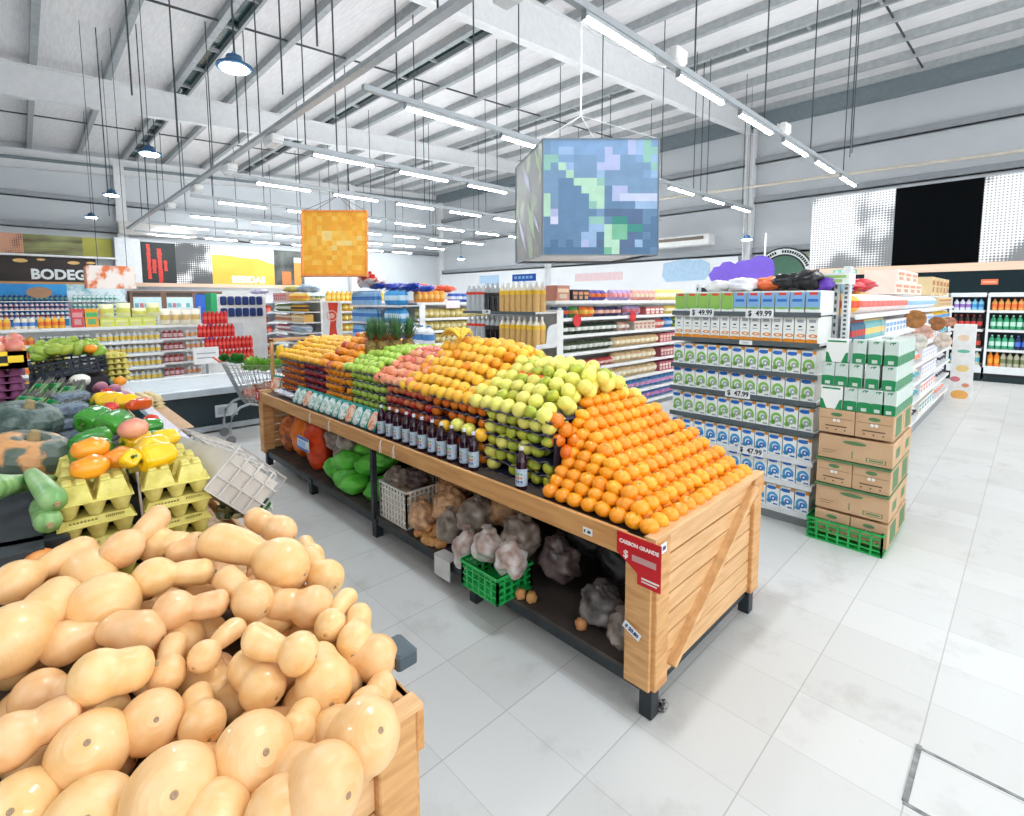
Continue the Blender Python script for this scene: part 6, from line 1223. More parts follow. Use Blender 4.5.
# basket of green fruit
BK = mat('black_basket', (26, 38, 52), .5)
t = crate('plastic_crate', .40, .42, .11, BK, 8, 3); t.location = (.03, 4.75, 1.20); t.rotation_euler = (0, -.12, 0.05); tag(t, 'black lattice crate heaped with small green fruit on the upper tier', 'crate')
b = MB(); b.box(.0, 4.7, 1.09, .42, 5.3, 1.20, DK); o = b.build('crate_stand'); tag(o, 'dark block under the black crate of green fruit', 'box')
f_gt = Proto(lump('green_mango', (.05, .036, .033), mat('tomatillo_skin', (170, 190, 70), .35, rgb2=(130, 164, 56), scale=8, vary=.05), 17, .12)); random.seed(44)
for k in range(44):
    x = random.uniform(.05, .40); y = random.uniform(4.78, 5.1); z = 1.335+.06*math.sin((x)/.45*PI)+.025*random.random()+.10*(y-4.78)
    f_gt.put((x, y, z), 0, 'small green fruit heaped in the black crate', 'green fruit', 'small green fruit in the black crate', rot=(random.uniform(0, 6), random.uniform(0, 6), 0))
f_or.put((.34, 4.80, 1.40), 0, 'single orange among the green fruit of the black crate', 'orange', None); f_pa.put((.14, 4.82, 1.40), 0, 'reddish apple among the green fruit of the black crate', 'apple', None)
for k in range(3): ETY.put((.02, 5.2, 1.20+.05*k), 0, 'yellow pulp egg tray behind the black crate, %s from below' % od(k+1), 'egg tray', 'yellow egg trays behind the black crate', scale=(1.4, 1.4, 1.3))
EPU = mat('purple_moulded_pulp', (136, 70, 110), .7, rgb2=(110, 52, 90), scale=30, bump=.3); ETQ = Proto(eggtray(EPU))
for k in range(7): ETQ.put((-.24, 4.1, 1.06+.043*k), .03*(k % 3), 'purple pulp egg tray at the left edge, %s from below' % od(k+1), 'egg tray', 'purple egg trays at the left edge', scale=(1.5, 1.4, 1.35))
t = empty('fruit_box', (-.30, 4.05, 1.365)); tag(t, 'yellow box of blush mangoes on the purple egg trays', 'box')
b = MB(); yb = mat('box_yellow', (246, 206, 40), .5); b.box(0, 0, 0, .30, .30, .02, yb); b.box(0, 0, 0, .30, .015, .035, yb); b.box(0, 0, .075, .30, .015, .10, yb); b.box(.22, 0, 0, .30, .015, .1, yb); b.box(0, 0, 0, .03, .015, .1, yb); b.box(.285, 0, 0, .30, .30, .1, yb); b.box(0, .285, 0, .3, .3, .1, yb); b.box(.02, .02, .02, .28, .03, .09, BLACK); b.build('box_body', t)
for k in range(6): MGR.put((-.20+.075*(k % 3), 4.12+.11*(k//3), 1.47+.01*k), k, 'blush mango in the yellow box, %s' % ('front left', 'front middle', 'front right', 'rear left', 'rear middle', 'rear right')[k], 'mango', None, scale=(1.1, 1.1, 1.1))
# backdrop rest: the corner of the tier near the photo edge
b = MB(); b.box(-.5, 1.93, .79, .0, 1.96, .9, DK); o = b.build('divider_board'); tag(o, 'dark divider board between squash heap and the dark packet', 'divider')
# ------------------------------------------------------------------ refrigerated wall at the right
FW = mat('fridge_white', (226, 230, 232), .35); FG = mat('fridge_dark', (20, 42, 46), .35)
UF = Unit(14.5, 3.8, -PI/2); fs_ = [1.50, 1.10, .69, .33]
names = ['top', 'second', 'third', 'lowest']
cols_by = {0: [((236, 170, 90), (244, 120, 60)), ((232, 90, 70), (240, 140, 110)), ((226, 230, 240), (160, 120, 200)), ((140, 206, 236), (70, 160, 220))],
           1: [((48, 160, 110), (190, 230, 210)), ((40, 26, 26), (214, 60, 50))], 2: [((60, 168, 124), (200, 236, 220)), ((36, 24, 24), (214, 60, 50))], 3: [((250, 140, 30), (250, 170, 60)), ((190, 186, 160), (120, 130, 90)), ((214, 214, 190), (90, 180, 200))]}
for k in range(5):
    x0 = 3.8-.69-.0; 
    x = [-.0, 1.27, 2.52-.02, 3.12, 4.40][k] if False else 0
bays = [(0.05, 1.25), (1.29, 2.49), (2.53, 3.09), (3.13, 4.37), (4.41, 5.65)]
for k, (xa, xb) in enumerate(bays):
    where = ['far left refrigerator', 'second refrigerator from the left', 'narrow refrigerator by the display stand', 'refrigerator at the right frame edge', 'refrigerator beyond the right frame edge'][k]
    t = empty('refrigerator', UF.P(xa, 0, 0), UF.rz); wd = xb-xa
    tag(t, 'open drinks cabinet with white shelves and dark kick base, the %s' % where, 'refrigerator', 'open drinks refrigerators along the right wall')
    b = MB(); b.box(0, 0.02, 0, wd, .72, .12, FG); b.box(0, 0.0, .12, wd, .1, .18, BLACK); b.box(0, -.03, .18, wd, .12, .30, FW); b.box(0, .66, .3, wd, .7, 1.85, FG); b.build('cabinet', t)
    for z in (.2, .24): pass
    b = MB(); b.box(-.02, -.01, .3, .02, .1, 1.86, FW); b.build('post', t)
    b = MB(); b.box(0, -.03, 1.82, wd, .7, 1.87, FW); b.box(0, -.035, 1.78, wd, -.02, 1.86, FW); b.build('canopy', t)
    for i, z in enumerate(fs_):
        b = MB(); b.box(0.02, .02, z-.03, wd-.02, .6, z, FW); b.box(.02, .0, z-.05, wd-.02, .02, z+.005, SHELFW); b.build('shelf', t)
    if k == 4: continue
    for i, z in enumerate(fs_):
        cs = cols_by[i]; h = .30 if i else .24; pt = .098; n = int((wd-.06)/pt)
        for q in range(n):
            c = cs[1] if (i in (1, 2) and k == 2) else (cs[0] if i in (1, 2) else None)
            if i == 0: c = cs[2+(q > n/2)] if k == 2 else cs[0 if q < n*.4 else 1]
            if i == 3: c = cs[2] if k == 2 else cs[0 if q < 2 else (1 if q < n*.45 else 2)]
            if i == 2 and k == 3 and q > 3: c = ((24, 44, 90), (70, 120, 220))
            nm = {'top': 'small drink bottle', 'second': 'green soda bottle', 'third': 'green soda bottle', 'lowest': 'juice bottle'}[names[i]]
            if k == 2 and i in (1, 2): nm = 'cola bottle'
            goods('bottle', c[0], .09, h, .09, c[1], 'soda_bottle').put(UF.P(xa+.04+pt*q, .04, z), UF.rz, '%s, %s from the left on the %s shelf of the %s' % (nm, od(q+1), names[i], ['far left fridge', 'second fridge', 'narrow fridge', 'right edge fridge'][k]), 'bottle', '%ss in the right wall fridges' % nm)
# ------------------------------------------------------------------ back wall, left: signs and departments
Y0 = YB-.08
def board(name, x0, x1, z0, z1, m, lab, y=Y0, cat='wall panel', th=.06):
    b = MB(); b.box(0, 0, 0, x1-x0, th, z1-z0, m); o = b.build(name); o.location = (x0, y, z0); tag(o, lab, cat); return o
HTR = halftone('halftone_brown', RGB(90, 30, 24), RGB(226, 170, 140), 17.0, (3, 0, 1)); HTG = halftone('halftone_grey', RGB(238, 238, 236), RGB(90, 92, 94), 12.0, (0.4, 0, 0.2))
board('wall_panel', -2.2, .17, 3.5, 4.22, HTR, 'dark red halftone picture panel at the far upper left')
board('wall_panel', .17, 1.84, 3.5, 4.22, mat('vineyard_print', (176, 182, 120), .6, rgb2=(96, 84, 60), scale=1.0, stretch=(.6, 1, 3)), 'brown and olive landscape picture panel left of the yellow green one')
board('wall_panel', 1.84, 2.75, 3.45, 4.22, mat('meadow_print', (196, 190, 84), .6, rgb2=(170, 168, 70), scale=1), 'plain yellow green picture panel above the BODEGA sign')
board('wall_board', 2.79, 3.62, 2.4, 4.27, mat('blank_white_board', (230, 234, 238), .5), 'blank white wall board left of the black panel with red letters', y=25.58)
o = board('wall_panel', 3.69, 4.88, 2.5, 4.20, mat('charcoal_print', (38, 46, 46), .6), 'charcoal panel covered with upright red lettering', y=Y0-.02)
redm = mat('red_lettering', (232, 60, 44), .5)
b = MB(); random.seed(11)
for (x, z0, z1, wd) in ((.24, .17, 1.52, .13), (.42, .42, .98, .15), (.62, .02, 1.42, .16), (.82, .52, .95, .12)):   # upright unreadable words as short strokes
    z = z0
    while z < z1:
        h = random.uniform(.05, .10); b.box(x-wd/2*random.uniform(.75, 1.1), -.008, z, x+wd/2*random.uniform(.75, 1.1), -.001, z+h, redm); z += h+.012
b.build('lettering', o)
board('wall_panel', 4.88, 6.27, 2.5, 4.26, HTG, 'grey halftone picture panel beside the yellow BEBIDAS panel')
o = board('wall_panel', 6.27, 8.95, 2.5, 3.82, mat('beer_yellow', (238, 190, 70), .5, rgb2=(234, 174, 52), scale=.8), 'yellow panel lettered BEBIDAS in white')
b = MB(); b.prism([(0, 1.32), (0, 1.75), (2.68, 1.75), (2.68, 1.0), (2.3, 1.1), (2.0, 1.22), (1.2, 1.25), (.6, 1.32)], 0, .01, mat('foam_white', (228, 228, 228), .6)); q = b.build('foam_shape', o); q.rotation_euler = (PI/2, 0, 0); q.location = (0, 0, 0)
text('BEBIDAS', .42, wt, o, (1.5, -.012, .22), bold=.02, ext=.006, sx=.92)
o = board('wall_panel', 8.95, 10.4, 2.43, 4.2, mat('bar_photo', (96, 100, 96), .5, rgb2=(34, 44, 44), scale=1.6), 'dark picture panel with amber glasses behind the orange cube')
b = MB(); b.box(.35, -.01, .1, .8, -.002, .75, mat('amber_glass_print', (196, 120, 60), .5)); b.box(.95, -.01, .1, 1.3, -.002, 1.3, mat('amber_print', (226, 150, 60), .5)); b.box(.95, -.012, 1.2, 1.3, -.011, 1.45, wt); b.build('glass_print', o)
o = board('wall_sign', -2.4, 2.15, 2.47, 3.40, mat('bodega_board', (52, 32, 24), .5, rgb2=(26, 18, 16), scale=1.2), 'dark brown board lettered BODEGA with warm lights above', y=25.4, cat='sign', th=.2)
text('BODEGA', .50, wt, o, (3.62, -.01, .25), bold=.02, ext=.006, sx=.92)
b = MB()
for x, z, r in ((2.45, .74, .1), (3.0, .8, .06), (3.9, .72, .09), (4.4, .74, .07), (2.9, .5, .0)):
    if r: b.disc(x, z, r*2, r*.7, -.006, mat('warm_bokeh', (250, 200, 120), .5))
b.build('light_print', o)
b = MB(); b.box(0, 0, 0, 5.2, .5, .07, WHITE); o = b.build('canopy_shelf'); o.location = (-2.4, 25.1, 3.37); tag(o, 'long white canopy ledge above the BODEGA board', 'ledge')
b = MB(); b.box(0, 0, 0, 4.6, .3, .10, mat('orange_wood', (222, 160, 100), .5)); o = b.build('wood_strip'); o.location = (-2.5, 25.3, 2.36); tag(o, 'orange wooden strip under the BODEGA board', 'trim board')
b = MB(); b.box(0, 0, 0, 7.6, .3, .15, FASC); o = b.build('wood_fascia'); o.location = (3.0, 25.35, 2.34); tag(o, 'pale wooden fascia strip under the yellow BEBIDAS panel', 'trim board')
# white overhead duct above the white board
b = MB(); b.box(0, 0, 0, 2.6, .4, .45, mat('duct_cream', (226, 222, 218), .5), .02); o = b.build('air_duct'); o.location = (2.85, 24.6, 4.35); tag(o, 'white box duct below the column at the end of the cable tray', 'duct')
# glass door coolers in wooden frames
BR = mat('walnut_frame', (120, 84, 62), .5)
for k, (x0, x1, lab) in enumerate(((3.05, 4.15, 'left wooden framed glass cooler on the back wall'), (4.15, 5.25, 'middle wooden framed glass cooler on the back wall'), (5.25, 6.3, 'right wooden framed glass cooler on the back wall'))):
    t = empty('glass_cooler', (x0, 24.7, 0)); tag(t, lab, 'cooler'); wd = x1-x0
    b = MB(); b.box(0, 0, 0, wd, .6, 2.15, BR); b.build('cabinet', t); b = MB(); b.box(.1, -.02, .2, wd-.08, -.001, 1.9, mat('cooler_glow', (206, 232, 236), .3)); b.build('glass_door', t)
    b = MB(); b.box(.1, -.03, 1.95, wd-.1, -.02, 2.08, mat('dark_header', (60, 50, 44), .5)); b.build('header', t)
    b = MB()
    for q in range(5):
        for r_ in range(4): b.box(.14+.16*q, -.04, .4+.36*r_, .26+.16*q, -.022, .58+.36*r_, flat(*[(206, 120, 130), (130, 190, 200), (240, 240, 236), (110, 170, 180)][(q+r_) % 4]))
    b.build('stocked_goods', t)
# blue backed dairy wall at far left
t = empty('dairy_cabinet', (-2.5, 24.2, 0)); tag(t, 'blue backed wall cabinet with rows of bottles below the BODEGA board', 'cabinet')
b = MB(); b.box(0, .4, 0, 3.7, .5, 2.36, mat('bright_blue_panel', (40, 160, 222), .5, rgb2=(30, 120, 196), scale=1.2)); b.build('blue_panel', t); b = MB(); b.box(3.7, .4, 0, 5.4, .5, 2.36, mat('icy_print', (226, 236, 240), .5, rgb2=(120, 180, 190), scale=4, lo=.3, hi=.5)); b.build('white_panel', t)
for z in (1.75, 1.45, 1.15, .8): b = MB(); b.box(0, 0, z-.03, 5.4, .4, z, WHITE); b.build('shelf', t)
UD = Unit(-.6, 24.22, 0)
for i, (z, c, c2) in enumerate(((1.75, (50, 60, 110), (90, 150, 130)), (1.45, (236, 200, 200), (60, 70, 120)), (1.15, (220, 226, 236), (120, 60, 70)))):
    fill(UD, 0, 3.2, z, [('bottle', c, .11, .24, .11, c2, '%s bottle' % ('dark blue', 'pink and blue', 'white')[i], 'bottle', .6), ('bottle', (210, 230, 226), .11, .22, .11, (70, 150, 140), 'icy green bottle', 'bottle', .4)], '%s shelf of the far blue cabinet' % od(i+1), gap=.02)
b = MB(); n = 16; b.prism([(.28*math.cos(2*PI*k/n), .16*math.sin(2*PI*k/n)) for k in range(n)], 0, .04, mat('tan_disc', (170, 126, 90), .5)); o = b.build('hanging_sign'); o.location = (.38, 20, 2.0); o.rotation_euler = (PI/2, 0, 0); tag(o, 'brown oval sign hanging before the bright blue panel', 'sign')
# bread sign, hanging folded board
PK = mat('bread_print', (250, 236, 226), .5, rgb2=(236, 120, 60), scale=4.4, lo=.42, hi=.52, stretch=(1, 1, .6))
t = empty('hanging_sign', (1.02, 14.0, 2.02), .0); tag(t, 'orange and white hanging sign board with a pastry pattern, left of the charcoal panel', 'sign')
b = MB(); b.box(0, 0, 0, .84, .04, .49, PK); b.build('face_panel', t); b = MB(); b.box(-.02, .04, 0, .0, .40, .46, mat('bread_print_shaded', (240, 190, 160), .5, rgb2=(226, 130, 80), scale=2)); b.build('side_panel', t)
b = MB(); b.tube([(.2, .02, .49), (.2, .02, 5.47)], .006, 5, ROD); b.tube([(.7, .02, .49), (.7, .02, 5.49)], .006, 5, ROD); b.build('hanger_wire', t)
# low white shelving with yellow stock (left, beyond the freezer)
UL = Unit(-1.6, 11.3, 0); SL = [1.30, 1.03, .80, .56, .3, .08]
shelving('low_shelving_unit', 'low white shelving unit of jars and yellow packs beyond the freezer', UL, 3.45, .5, SL, 1.32, edge_h=.05)
fill(UL, 1.1, 3.45, SL[0], [('bottle', (246, 190, 60), .085, .2, .08, (250, 150, 60), 'yellow bottle', 'bottle', .16), ('bottle', (236, 226, 200), .085, .2, .08, (90, 140, 214), 'white bottle with blue cap', 'bottle', .12), ('bottle', (248, 186, 50), .085, .2, .08, (244, 120, 50), 'orange capped bottle', 'bottle', .18), ('box', (222, 80, 84), .16, .32, .2, (240, 160, 160), 'tall red box', 'box', .075), ('box', (250, 176, 40), .18, .32, .2, (90, 190, 110), 'tall orange box', 'box', .085), ('box', (226, 232, 96), .2, .15, .2, (240, 240, 160), 'lime yellow box', 'box', .38)], 'top of the low white shelving')
for q, (x, h) in enumerate(((2.55, .24), (2.79, .26), (3.02, .17), (3.23, .26))):
    goods('bag', (240, 238, 190), .22, h, .18, (226, 226, 110), 'packet').put(UL.P(x, .02, 1.455), 0, 'pale yellow puffed packet, %s from the left on the lime yellow boxes' % od(q+1), 'packet', 'pale yellow packets on the lime boxes')
for i in range(1, 5):
    fill(UL, 1.1, 3.45, SL[i], [('jar', (246, 186, 80), .085, .15, .085, (240, 120, 60), 'amber jar', 'jar', .28), ('can', (214, 216, 214), .08, .14, .08, (120, 120, 120), 'silver can', 'tin can', .3), ('jar', (206, 214, 220), .085, .16, .085, (230, 200, 90), 'pale jar with yellow label', 'jar', .42)], '%s shelf of the low white shelving' % od(i+1))
UL2 = Unit(2.02-.2, 11.9, 0)
UL2 = Unit(1.87, 11.6, 0); shelving('shelving_unit', 'white shelving unit of gold sacks and red jars beside the low shelving', UL2, .78, .5, [1.28, 1.03, .8, .56, .3], 1.6, edge_h=.04)
UL3 = Unit(1.87, 11.6, 0)
fill(UL3, .02, .78, 1.28, [('bag', (244, 236, 214), .17, .30, .2, (222, 190, 120), 'white and gold sack', 'sack', 1.0)], 'top shelf left of the red stack')
for i, z in enumerate((1.03, .8, .56, .3)): fill(UL3, .02, .78, z, [('jar', (170, 44, 50), .085, .16, .085, (226, 190, 190), 'dark red jar', 'jar', .5), ('jar', (214, 220, 228), .085, .16, .085, (230, 170, 120), 'pale jar', 'jar', .5)], '%s shelf left of the red stack' % od(i+2))
# stack of red drink packs with a white card
RP = Proto(None) if False else None
k_ = 0
for i, (n, z) in enumerate(((4, .60), (4, .84), (3, 1.08), (2, 1.32))):
    for q in range(n):
        k_ += 1
        goods('multi', (214, 34, 30), .2, .235, .14, (236, 96, 84), 'drink_pack').put((2.38+.205*q-(.1 if i == 2 else 0), 10.55+.02*i, z), 0, 'red drink pack, %s from the left in the %s layer up of the red stack' % (od(q+1), od(i+1)), 'drink pack', 'red drink packs stacked by the freezer')
b = MB(); b.box(0, 0, 0, .85, .4, .60, WHITE, .01); o = b.build('display_plinth'); o.location = (2.36, 10.53, 0); tag(o, 'white display plinth carrying the stack of red drink packs', 'plinth')
b = MB(); b.box(0, 0, 0, .40, .01, .3, mat('card_white', (246, 244, 242), .5)); b.box(.18, .002, -.62, .22, .008, 0, MGREY); b.rect(.05, .18, .35, .2, -.001, gy); b.rect(.05, .1, .3, .12, -.001, gy); o = b.build('notice_card'); o.location = (2.12, 10.3, .62); tag(o, 'white notice card in front of the red drink packs', 'card')
# tall white and navy fridge by the red stack and promo stands behind
t = empty('drink_tower', (3.2, 13.0, 0)); tag(t, 'white drink tower with dark blue cans and a green side, behind the red stack', 'display stand')
b = MB(); b.box(0, 0, 0, 1.05, .5, 1.9, WHITE, .01); b.build('cabinet', t); b = MB(); b.box(-.12, 0, 1.3, 0, .5, 1.92, mat('side_green', (40, 176, 110), .5)); b.build('side_wing', t)
b = MB()
for q in range(6):
    for z in (1.65, 1.38): b.lathe([(.07, z), (.075, z+.02), (.075, z+.16), (.06, z+.19)], 8, mat('navy_can', (24, 50, 110), .3)) if False else b.box(.06+.155*q, -.06, z, .19+.155*q, 0, z+.2, mat('navy_can', (24, 50, 110), .3), .02)
b.build('can_row', t)
o = board('display_board', 3.25, 3.6, 0.0, 1.25, mat('grey_board', (206, 208, 212), .5), 'grey standing board between the red stack and the blue rack', y=12.6, cat='board')
o = board('display_board', 4.2, 4.85, .0, 1.9, mat('amber_board', (240, 186, 60), .5, rgb2=(196, 120, 90), scale=1.4, lo=.45, hi=.55, stretch=(.1, .1, 1)), 'amber and brown standing display left of the blue rack', y=19.6, cat='board')
# freezer
UZ = Unit(.4, 7.5, 0); t = empty('chest_freezer', (.4, 7.5, 0)); tag(t, 'long dark chest freezer with white rim behind the trolley', 'freezer')
TE = mat('freezer_dark', (26, 46, 54), .35); 
b = MB(); b.box(0, 0, .10, 2.45, 1.5, .50, TE, .01); b.build('body', t); b = MB(); b.box(-.01, -.02, .03, 2.46, 1.52, .10, mat('freezer_foot', (176, 184, 190), .35, .4)); b.build('base_rail', t)
b = MB(); b.box(-.02, -.03, .50, 2.47, .05, .60, mat('freezer_rim', (196, 206, 212), .3, .2), .01); b.box(-.02, 1.45, .50, 2.47, 1.53, .60, WHITE, .01); b.box(-.02, 0.05, .50, .06, 1.45, .60, WHITE); b.box(2.39, .05, .50, 2.47, 1.45, .60, WHITE); b.box(-.02, -.035, .49, 2.47, -.029, .51, BLACK); b.build('rim', t)
b = MB(); b.box(.06, .05, .52, 2.39, 1.45, .54, mat('freezer_inside', (240, 246, 250), .3)); b.build('interior', t); b = MB(); b.box(.06, .05, .575, 2.39, 1.45, .58, mat('frosted_glass', (242, 248, 250), .45, alpha=.35, spec=.2)); b.build('glass_lid', t)
b = MB(); b.box(1.35, -.012, .2, 1.62, -.001, .36, mat('grey_notice', (200, 204, 206), .5)); b.rect(1.38, .23, 1.5, .33, -.014, gy); b.build('rating_sticker', t)
# ------------------------------------------------------------------ hanging cubes
PAL = {'a': (118, 150, 182), 'b': (126, 160, 198), 'c': (98, 132, 166), 'd': (80, 116, 150), 'e': (142, 190, 176), 'g': (180, 216, 190), 'v': (176, 184, 220), 'w': (196, 204, 230), 'k': (84, 108, 142), 'm': (56, 140, 128), 'n': (118, 184, 150), 'l': (150, 180, 214), 'p': (214, 216, 238)}
MAP = ['abbbbbbbbbbvleb', 'abllbbbbvbbvlee', 'eebbaaabvvaabel', 'eaglaaavwwaaaae'.replace('ww', 'vv'), 'aaagaaalaaaaabl', 'aaccgggeaaaaaaa', 'aacccgggcvvaaaa', 'gaccccggcvwwwww', 'gaccccegckkklll'.replace('kkk', 'ccc'), 'gvcccccakkkkkcc', 'cpcccceecmmkkcd', 'ccccccllgnnmmdd', 'ccccclldgnnkdcd', 'cdcdcllkggkkldd'.replace('ll', 'vl'), 'ddddddddngkdddc']
def face_mosaic(rows, pal, A, B, C_, D_, pre):
    """bilinear mosaic on the quad A top-left, B top-right, C bottom-right, D bottom-left"""
    b = MB(); n = len(rows); A, B, C_, D_ = map(Vector, (A, B, C_, D_))
    for j, r in enumerate(rows):
        for i, ch in enumerate(r):
            def Q(u, v): return tuple((A*(1-u)+B*u)*(1-v)+(D_*(1-u)+C_*u)*v)
            m_ = len(r); b.poly([Q(i/m_, (j+1)/n), Q((i+1)/m_, (j+1)/n), Q((i+1)/m_, j/n), Q(i/m_, j/n)], mat(pre+ch, pal[ch], .6))
    return b
cA, cB, cC, cD = (3.971, 3.637, 3.40), (4.83, 2.805, 3.396), (4.79, 2.765, 2.212), (3.93, 3.60, 2.215)
dA, dD = (4.577, 4.651, 3.40), (4.535, 4.61, 2.215)
dB = tuple(Vector(dA)+Vector(cB)-Vector(cA)); dC = tuple(Vector(dD)+Vector(cC)-Vector(cD))
t = empty('hanging_cube_sign', (4.4, 3.7, 3.40)); tag(t, 'large grey blue hanging cube sign with a blocky mosaic picture', 'hanging sign')
def unpar(o, t): o.parent = t; o.matrix_parent_inverse = Matrix.Translation(-Vector(t.location)) @ Matrix(); return o
o = face_mosaic(MAP, PAL, cA, cB, cC, cD, 'cube_').build('front_picture'); unpar(o, t)
LEAF = mat('leaf_print', (64, 72, 68), .5, rgb2=(130, 150, 112), scale=3.6, lo=.36, hi=.46, stretch=(1, 1, .45))
b = MB(); b.poly([dA, cA, cD, dD], LEAF)
e = .22
for k, (u0, v0, u1, v1, wv) in enumerate(((.3, .95, .6, .6, .07), (.5, .55, .75, .15, .08), (.1, .5, .45, .05, .05), (.75, .98, .95, .7, .05), (.65, .45, .9, .2, .04))):
    def Q(u, v, off=.004):
        P = (Vector(dD)*(1-u)+Vector(cD)*u)*(1-v)+(Vector(dA)*(1-u)+Vector(cA)*u)*v; n_ = (Vector(cA)-Vector(dA)).cross(Vector((0, 0, 1))).normalized(); return tuple(P-n_*off if n_.dot(Vector((-1, -.2, 0))) < 0 else P+n_*off)
    b.poly([Q(u0, v0), Q((u0+u1)/2+wv, (v0+v1)/2), Q(u1, v1), Q((u0+u1)/2-wv, (v0+v1)/2)], mat('petal_print', (176, 178, 206), .5) if k % 2 == 0 else mat('stem_print', (130, 170, 110), .5))
unpar(b.build('side_picture'), t)
b = MB(); b.poly([cB, dB, dC, cC], LEAF); b.poly([dB, dA, dD, dC], LEAF); unpar(b.build('rear_pictures'), t)
b = MB(); b.poly([tuple(Vector(p)+Vector((0, 0, .02))) for p in (cD, cC, dC, dD)], mat('cube_white_lining', (252, 253, 254), .5))
unpar(b.build('bottom_panel'), t)
b = MB()
for p, q in ((cA, cB), (cB, dB), (dB, dA), (dA, cA), (cD, cC), (cC, dC), (dC, dD), (dD, cD), (cA, cD), (cB, cC), (dA, dD), (dB, dC)): b.bar(p, q, .014, .014, mat('cube_frame', (120, 130, 140), .5))
unpar(b.build('frame'), t)
b = MB(); top_c = (Vector(cA)+Vector(dB))/2
for p in (cA, cB, dA, dB): b.tube([p, (top_c.x, top_c.y, 3.83)], .005, 5, WHITE)
b.tube([(top_c.x, top_c.y, 3.82), (top_c.x, top_c.y, rz_(top_c.x)+.2)], .009, 6, WHITE); unpar(b.build('hanger'), t)
oa, ob, oc, od_ = (3.82, 9.51, 3.39), (4.68, 8.674, 3.38), (4.60, 8.6, 2.215), (3.745, 9.43, 2.217)
PO = {'a': (252, 188, 66), 'b': (250, 174, 50), 'c': (252, 196, 84), 'd': (250, 214, 130), 'e': (246, 166, 44)}
random.seed(5); MO = [''.join(random.choice('aaaabbbccde' if 3 < j < 9 else 'aabbbbce') for i in range(13)) for j in range(13)]
MO[4] = MO[4][:4]+'dd'+MO[4][6:]; MO[5] = MO[5][:4]+'dda'+MO[5][7:]; MO[6] = MO[6][:7]+'dddc'+MO[6][11:]
t = empty('hanging_cube_sign', (4.2, 9.2, 3.39)); tag(t, 'orange hanging cube sign with a blocky orange mosaic, farther back on the left', 'hanging sign')
unpar(face_mosaic(MO, PO, oa, ob, oc, od_, 'orng_').build('front_picture'), t)
OF = mat('orange_frame', (246, 150, 60), .5); sv = Vector((.34, .88, 0))
b = MB(); ea, ed = Vector(oa)+sv, Vector(od_)+sv; eb, ec = Vector(ob)+sv, Vector(oc)+sv
b.poly([tuple(ea), oa, od_, tuple(ed)], mat('peach_side', (250, 206, 170), .5)); b.poly([ob, tuple(eb), tuple(ec), oc], OF); b.poly([tuple(eb), tuple(ea), tuple(ed), tuple(ec)], OF); b.poly([od_, oc, tuple(ec), tuple(ed)], mat('pale_orange', (250, 180, 150), .5)); unpar(b.build('side_panels'), t)
b = MB()
for p, q in ((oa, ob), (ob, oc), (oc, od_), (od_, oa)): b.bar(p, q, .035, .035, OF)
for p, q in ((ea, oa), (ed, od_), (ec, oc), (eb, ob)): b.bar(tuple(p), q, .03, .03, OF)
unpar(b.build('frame'), t)
b = MB()
for p in (oa, ob, ea, eb): b.tube([tuple(p), (4.5, 9.43, 3.75)], .005, 5, ROD)
b.tube([(4.5, 9.43, 3.74), (4.5, 9.43, rz_(4.5)+.2)], .012, 6, ROD); unpar(b.build('hanger'), t)
# ------------------------------------------------------------------ purple cloud board and round sign behind the milk display
b = MB(); cl = [(0, .25), (.06, .12), (.2, -.1), (.3, -.3), (.5, -.3), (1.5, -.3), (1.72, -.3), (1.78, .35), (1.72, .58), (1.55, .68), (1.35, .72), (1.15, .62), (1.0, .6), (.85, .6), (.75, .52), (.6, .6), (.4, .58), (.32, .48), (.15, .46), (.1, .36)]
b.prism(cl, 0, .04, mat('purple_board', (112, 84, 196), .5)); t = empty('purple_cloud_sign', (14.3, 6.6, 2.2), -PI/2); tag(t, 'purple cloud shaped board rising behind the milk display', 'sign'); o = b.build('board', t); o.rotation_euler = (PI/2, 0, 0)
b = MB(); b.tube([(.2, .04, -2.2), (.2, .04, .5)], .02, 6, WHITE); b.tube([(1.5, .04, -2.2), (1.5, .04, 1.3)], .025, 6, WHITE); b.build('support_pole', t)
t = empty('round_wall_sign', (XW-.3, 6.05, 1.95), -PI/2); tag(t, 'round dark green and white sign with black lettering on the olive wall', 'sign')
b = MB(); b.disc(0, .6, .95, .95, 0, mat('sign_black', (24, 34, 32), .5), 32); b.build('outer_ring', t)
b = MB(); b.disc(0, .6, .90, .90, -.004, mat('sign_white', (236, 240, 238), .5), 32, 0, 2*PI, .8); b.disc(0, .6, .66, .66, -.004, mat('sign_green', (62, 108, 84), .5), 32); b.build('inner_disc', t)
b = MB()
for k in range(26):                      # worn unreadable ring lettering: short strokes
    if k in (11, 12): continue
    a = 2.9-k*.1; ca, sa = math.cos(a), math.sin(a); ww = .03
    b.poly([(.76*ca+ww*sa, -.012, .6+.76*sa-ww*ca), (.85*ca+ww*sa, -.012, .6+.85*sa-ww*ca), (.85*ca-ww*sa, -.012, .6+.85*sa+ww*ca), (.76*ca-ww*sa, -.012, .6+.76*sa+ww*ca)], INK)
b.build('ring_lettering', t)
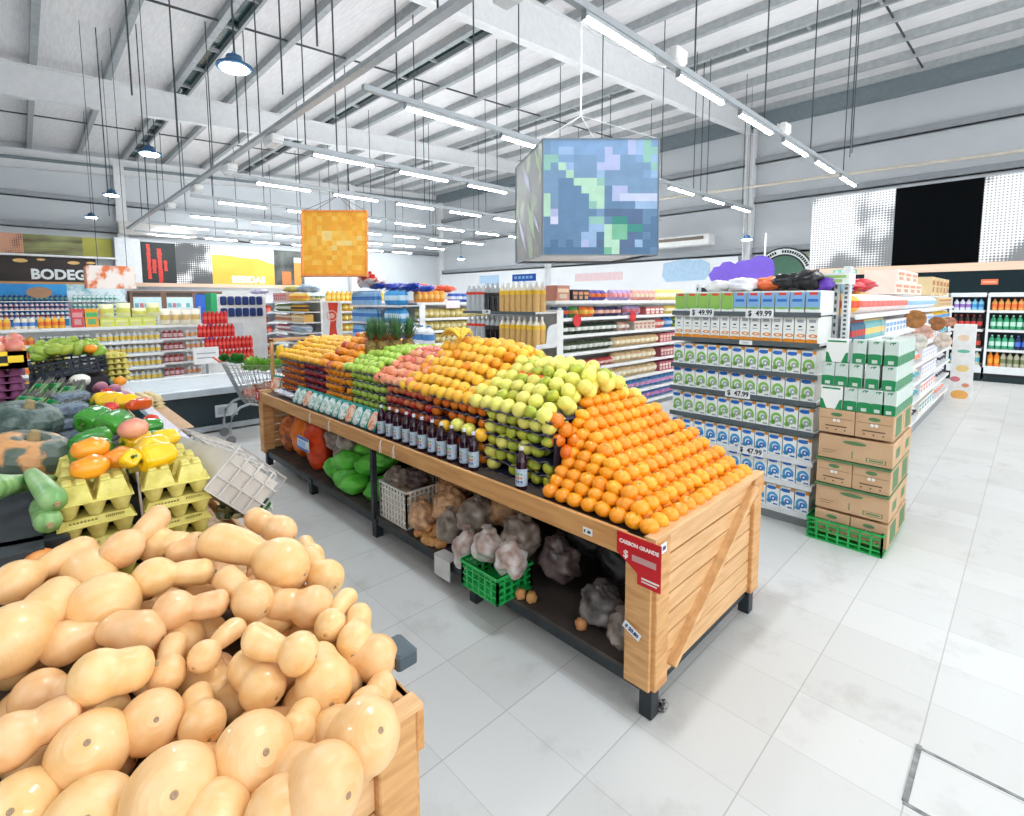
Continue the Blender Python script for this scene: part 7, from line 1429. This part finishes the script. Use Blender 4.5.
# red and white bundles and a figure shaped balloon left out; bundles above water display
o = lump('packet_heap', (.2, .45, .14), mat('redwhite_pack', (236, 236, 236), .4, rgb2=(216, 50, 60), scale=7, lo=.42, hi=.5), 71, .3, fr=3); o.location = (5.0, 9.25, 2.15); tag(o, 'red and white wrapped heap right of the orange cube', 'packet')
for k, (x, y, z, c, lab) in enumerate(((4.65, 12.2, 2.02, (226, 214, 120), 'yellow and green packet heap on the mixed end display'), (4.7, 11.5, 2.02, (190, 214, 236), 'pale blue packet heap beneath the orange cube'), (4.9, 15.4, 2.0, (222, 214, 240), 'pale lilac packet heap above the red box display'))):
    o = lump('packet_heap', (.2, .4, .08), mat('heapd_%d' % k, c, .5, rgb2=tuple(int(v*.8) for v in c), scale=9), 80+k, .35, fr=4); o.location = (x, y, z); tag(o, lab, 'packet')
# ------------------------------------------------------------------ leave out what nothing in the photo shows; merge the surplus of one kind
def leave_out_unseen():
    from mathutils.bvhtree import BVHTree
    bpy.context.view_layer.update()
    V = []; F = []; own = []; cache = {}
    for o in bpy.data.objects:
        if o.type != 'MESH': continue
        me = o.data
        if me.name not in cache: cache[me.name] = ([v.co.copy() for v in me.vertices], [tuple(p.vertices) for p in me.polygons])
        vs, fs = cache[me.name]; M = o.matrix_world; n = len(V); V += [M @ v for v in vs]; F += [tuple(i+n for i in f) for f in fs]
        r = o
        while r.parent: r = r.parent
        own += [r.name]*len(fs)
    T = BVHTree.FromPolygons(V, F); seen = {}; hits = {}; M3 = camo.matrix_world.to_3x3()
    for k, (off, st) in enumerate(((Vector((0, 0, 0)), 3), (rt*.4, 5), (-rt*.4, 5), (Vector((0, 0, .35)), 6))):
        org = Vector((0, 0, 1.75))+off; y = 0.5
        while y < 816:
            x = 0.5
            while x < 1024:
                loc, n, idx, dist = T.ray_cast(org, (M3 @ Vector(((x-512)/FPX, -(y-CYPX)/FPX, -1))).normalized())
                if idx is not None:
                    seen[own[idx]] = 1
                    if k == 0: hits[own[idx]] = hits.get(own[idx], 0)+1
                x += st
            y += st
    CT = {'orange', 'lemon', 'apple', 'mandarin', 'plum', 'butternut squash', 'milk pack', 'cardboard box', 'potato', 'green fruit', 'packet', 'box', 'bottle', 'jar', 'tin can', 'pasta packet', 'noodle packet', 'biscuit packet', 'wafer packet', 'crisps packet', 'nappy pack', 'milk carton', 'bottle pack', 'fruit tray', 'drink pack'}
    for o in [o for o in list(bpy.data.objects) if o.parent is None and o.get('group') and o.get('category') in CT and o.name not in seen]:
        for c in list(o.children): bpy.data.objects.remove(c)
        bpy.data.objects.remove(o)
    for cat in ('orange', 'packet'):
        os_ = sorted([o for o in bpy.data.objects if o.get('category') == cat and o.parent is None and o.get('group')], key=lambda o: -hits.get(o.name, 0))
        lim = 285 if cat == 'orange' else 280
        if len(os_) > lim:
            b = MB()
            for o in os_[lim:]:
                me = o.data; b.M = o.matrix_world.copy(); vs = [tuple(v.co) for v in me.vertices]; by = {}
                for p in me.polygons: by.setdefault(p.material_index, []).append(tuple(p.vertices))
                for mi, fs in by.items(): b.add(vs, fs, me.materials[mi], True)
                bpy.data.objects.remove(o)
            b.M = Matrix(); o = b.build('oranges' if cat == 'orange' else 'packets')
            tag(o, 'small glimpses of further %s between the larger ones of the heaps and shelves' % ('oranges' if cat == 'orange' else 'packets'), cat, None, 'stuff')
leave_out_unseen()
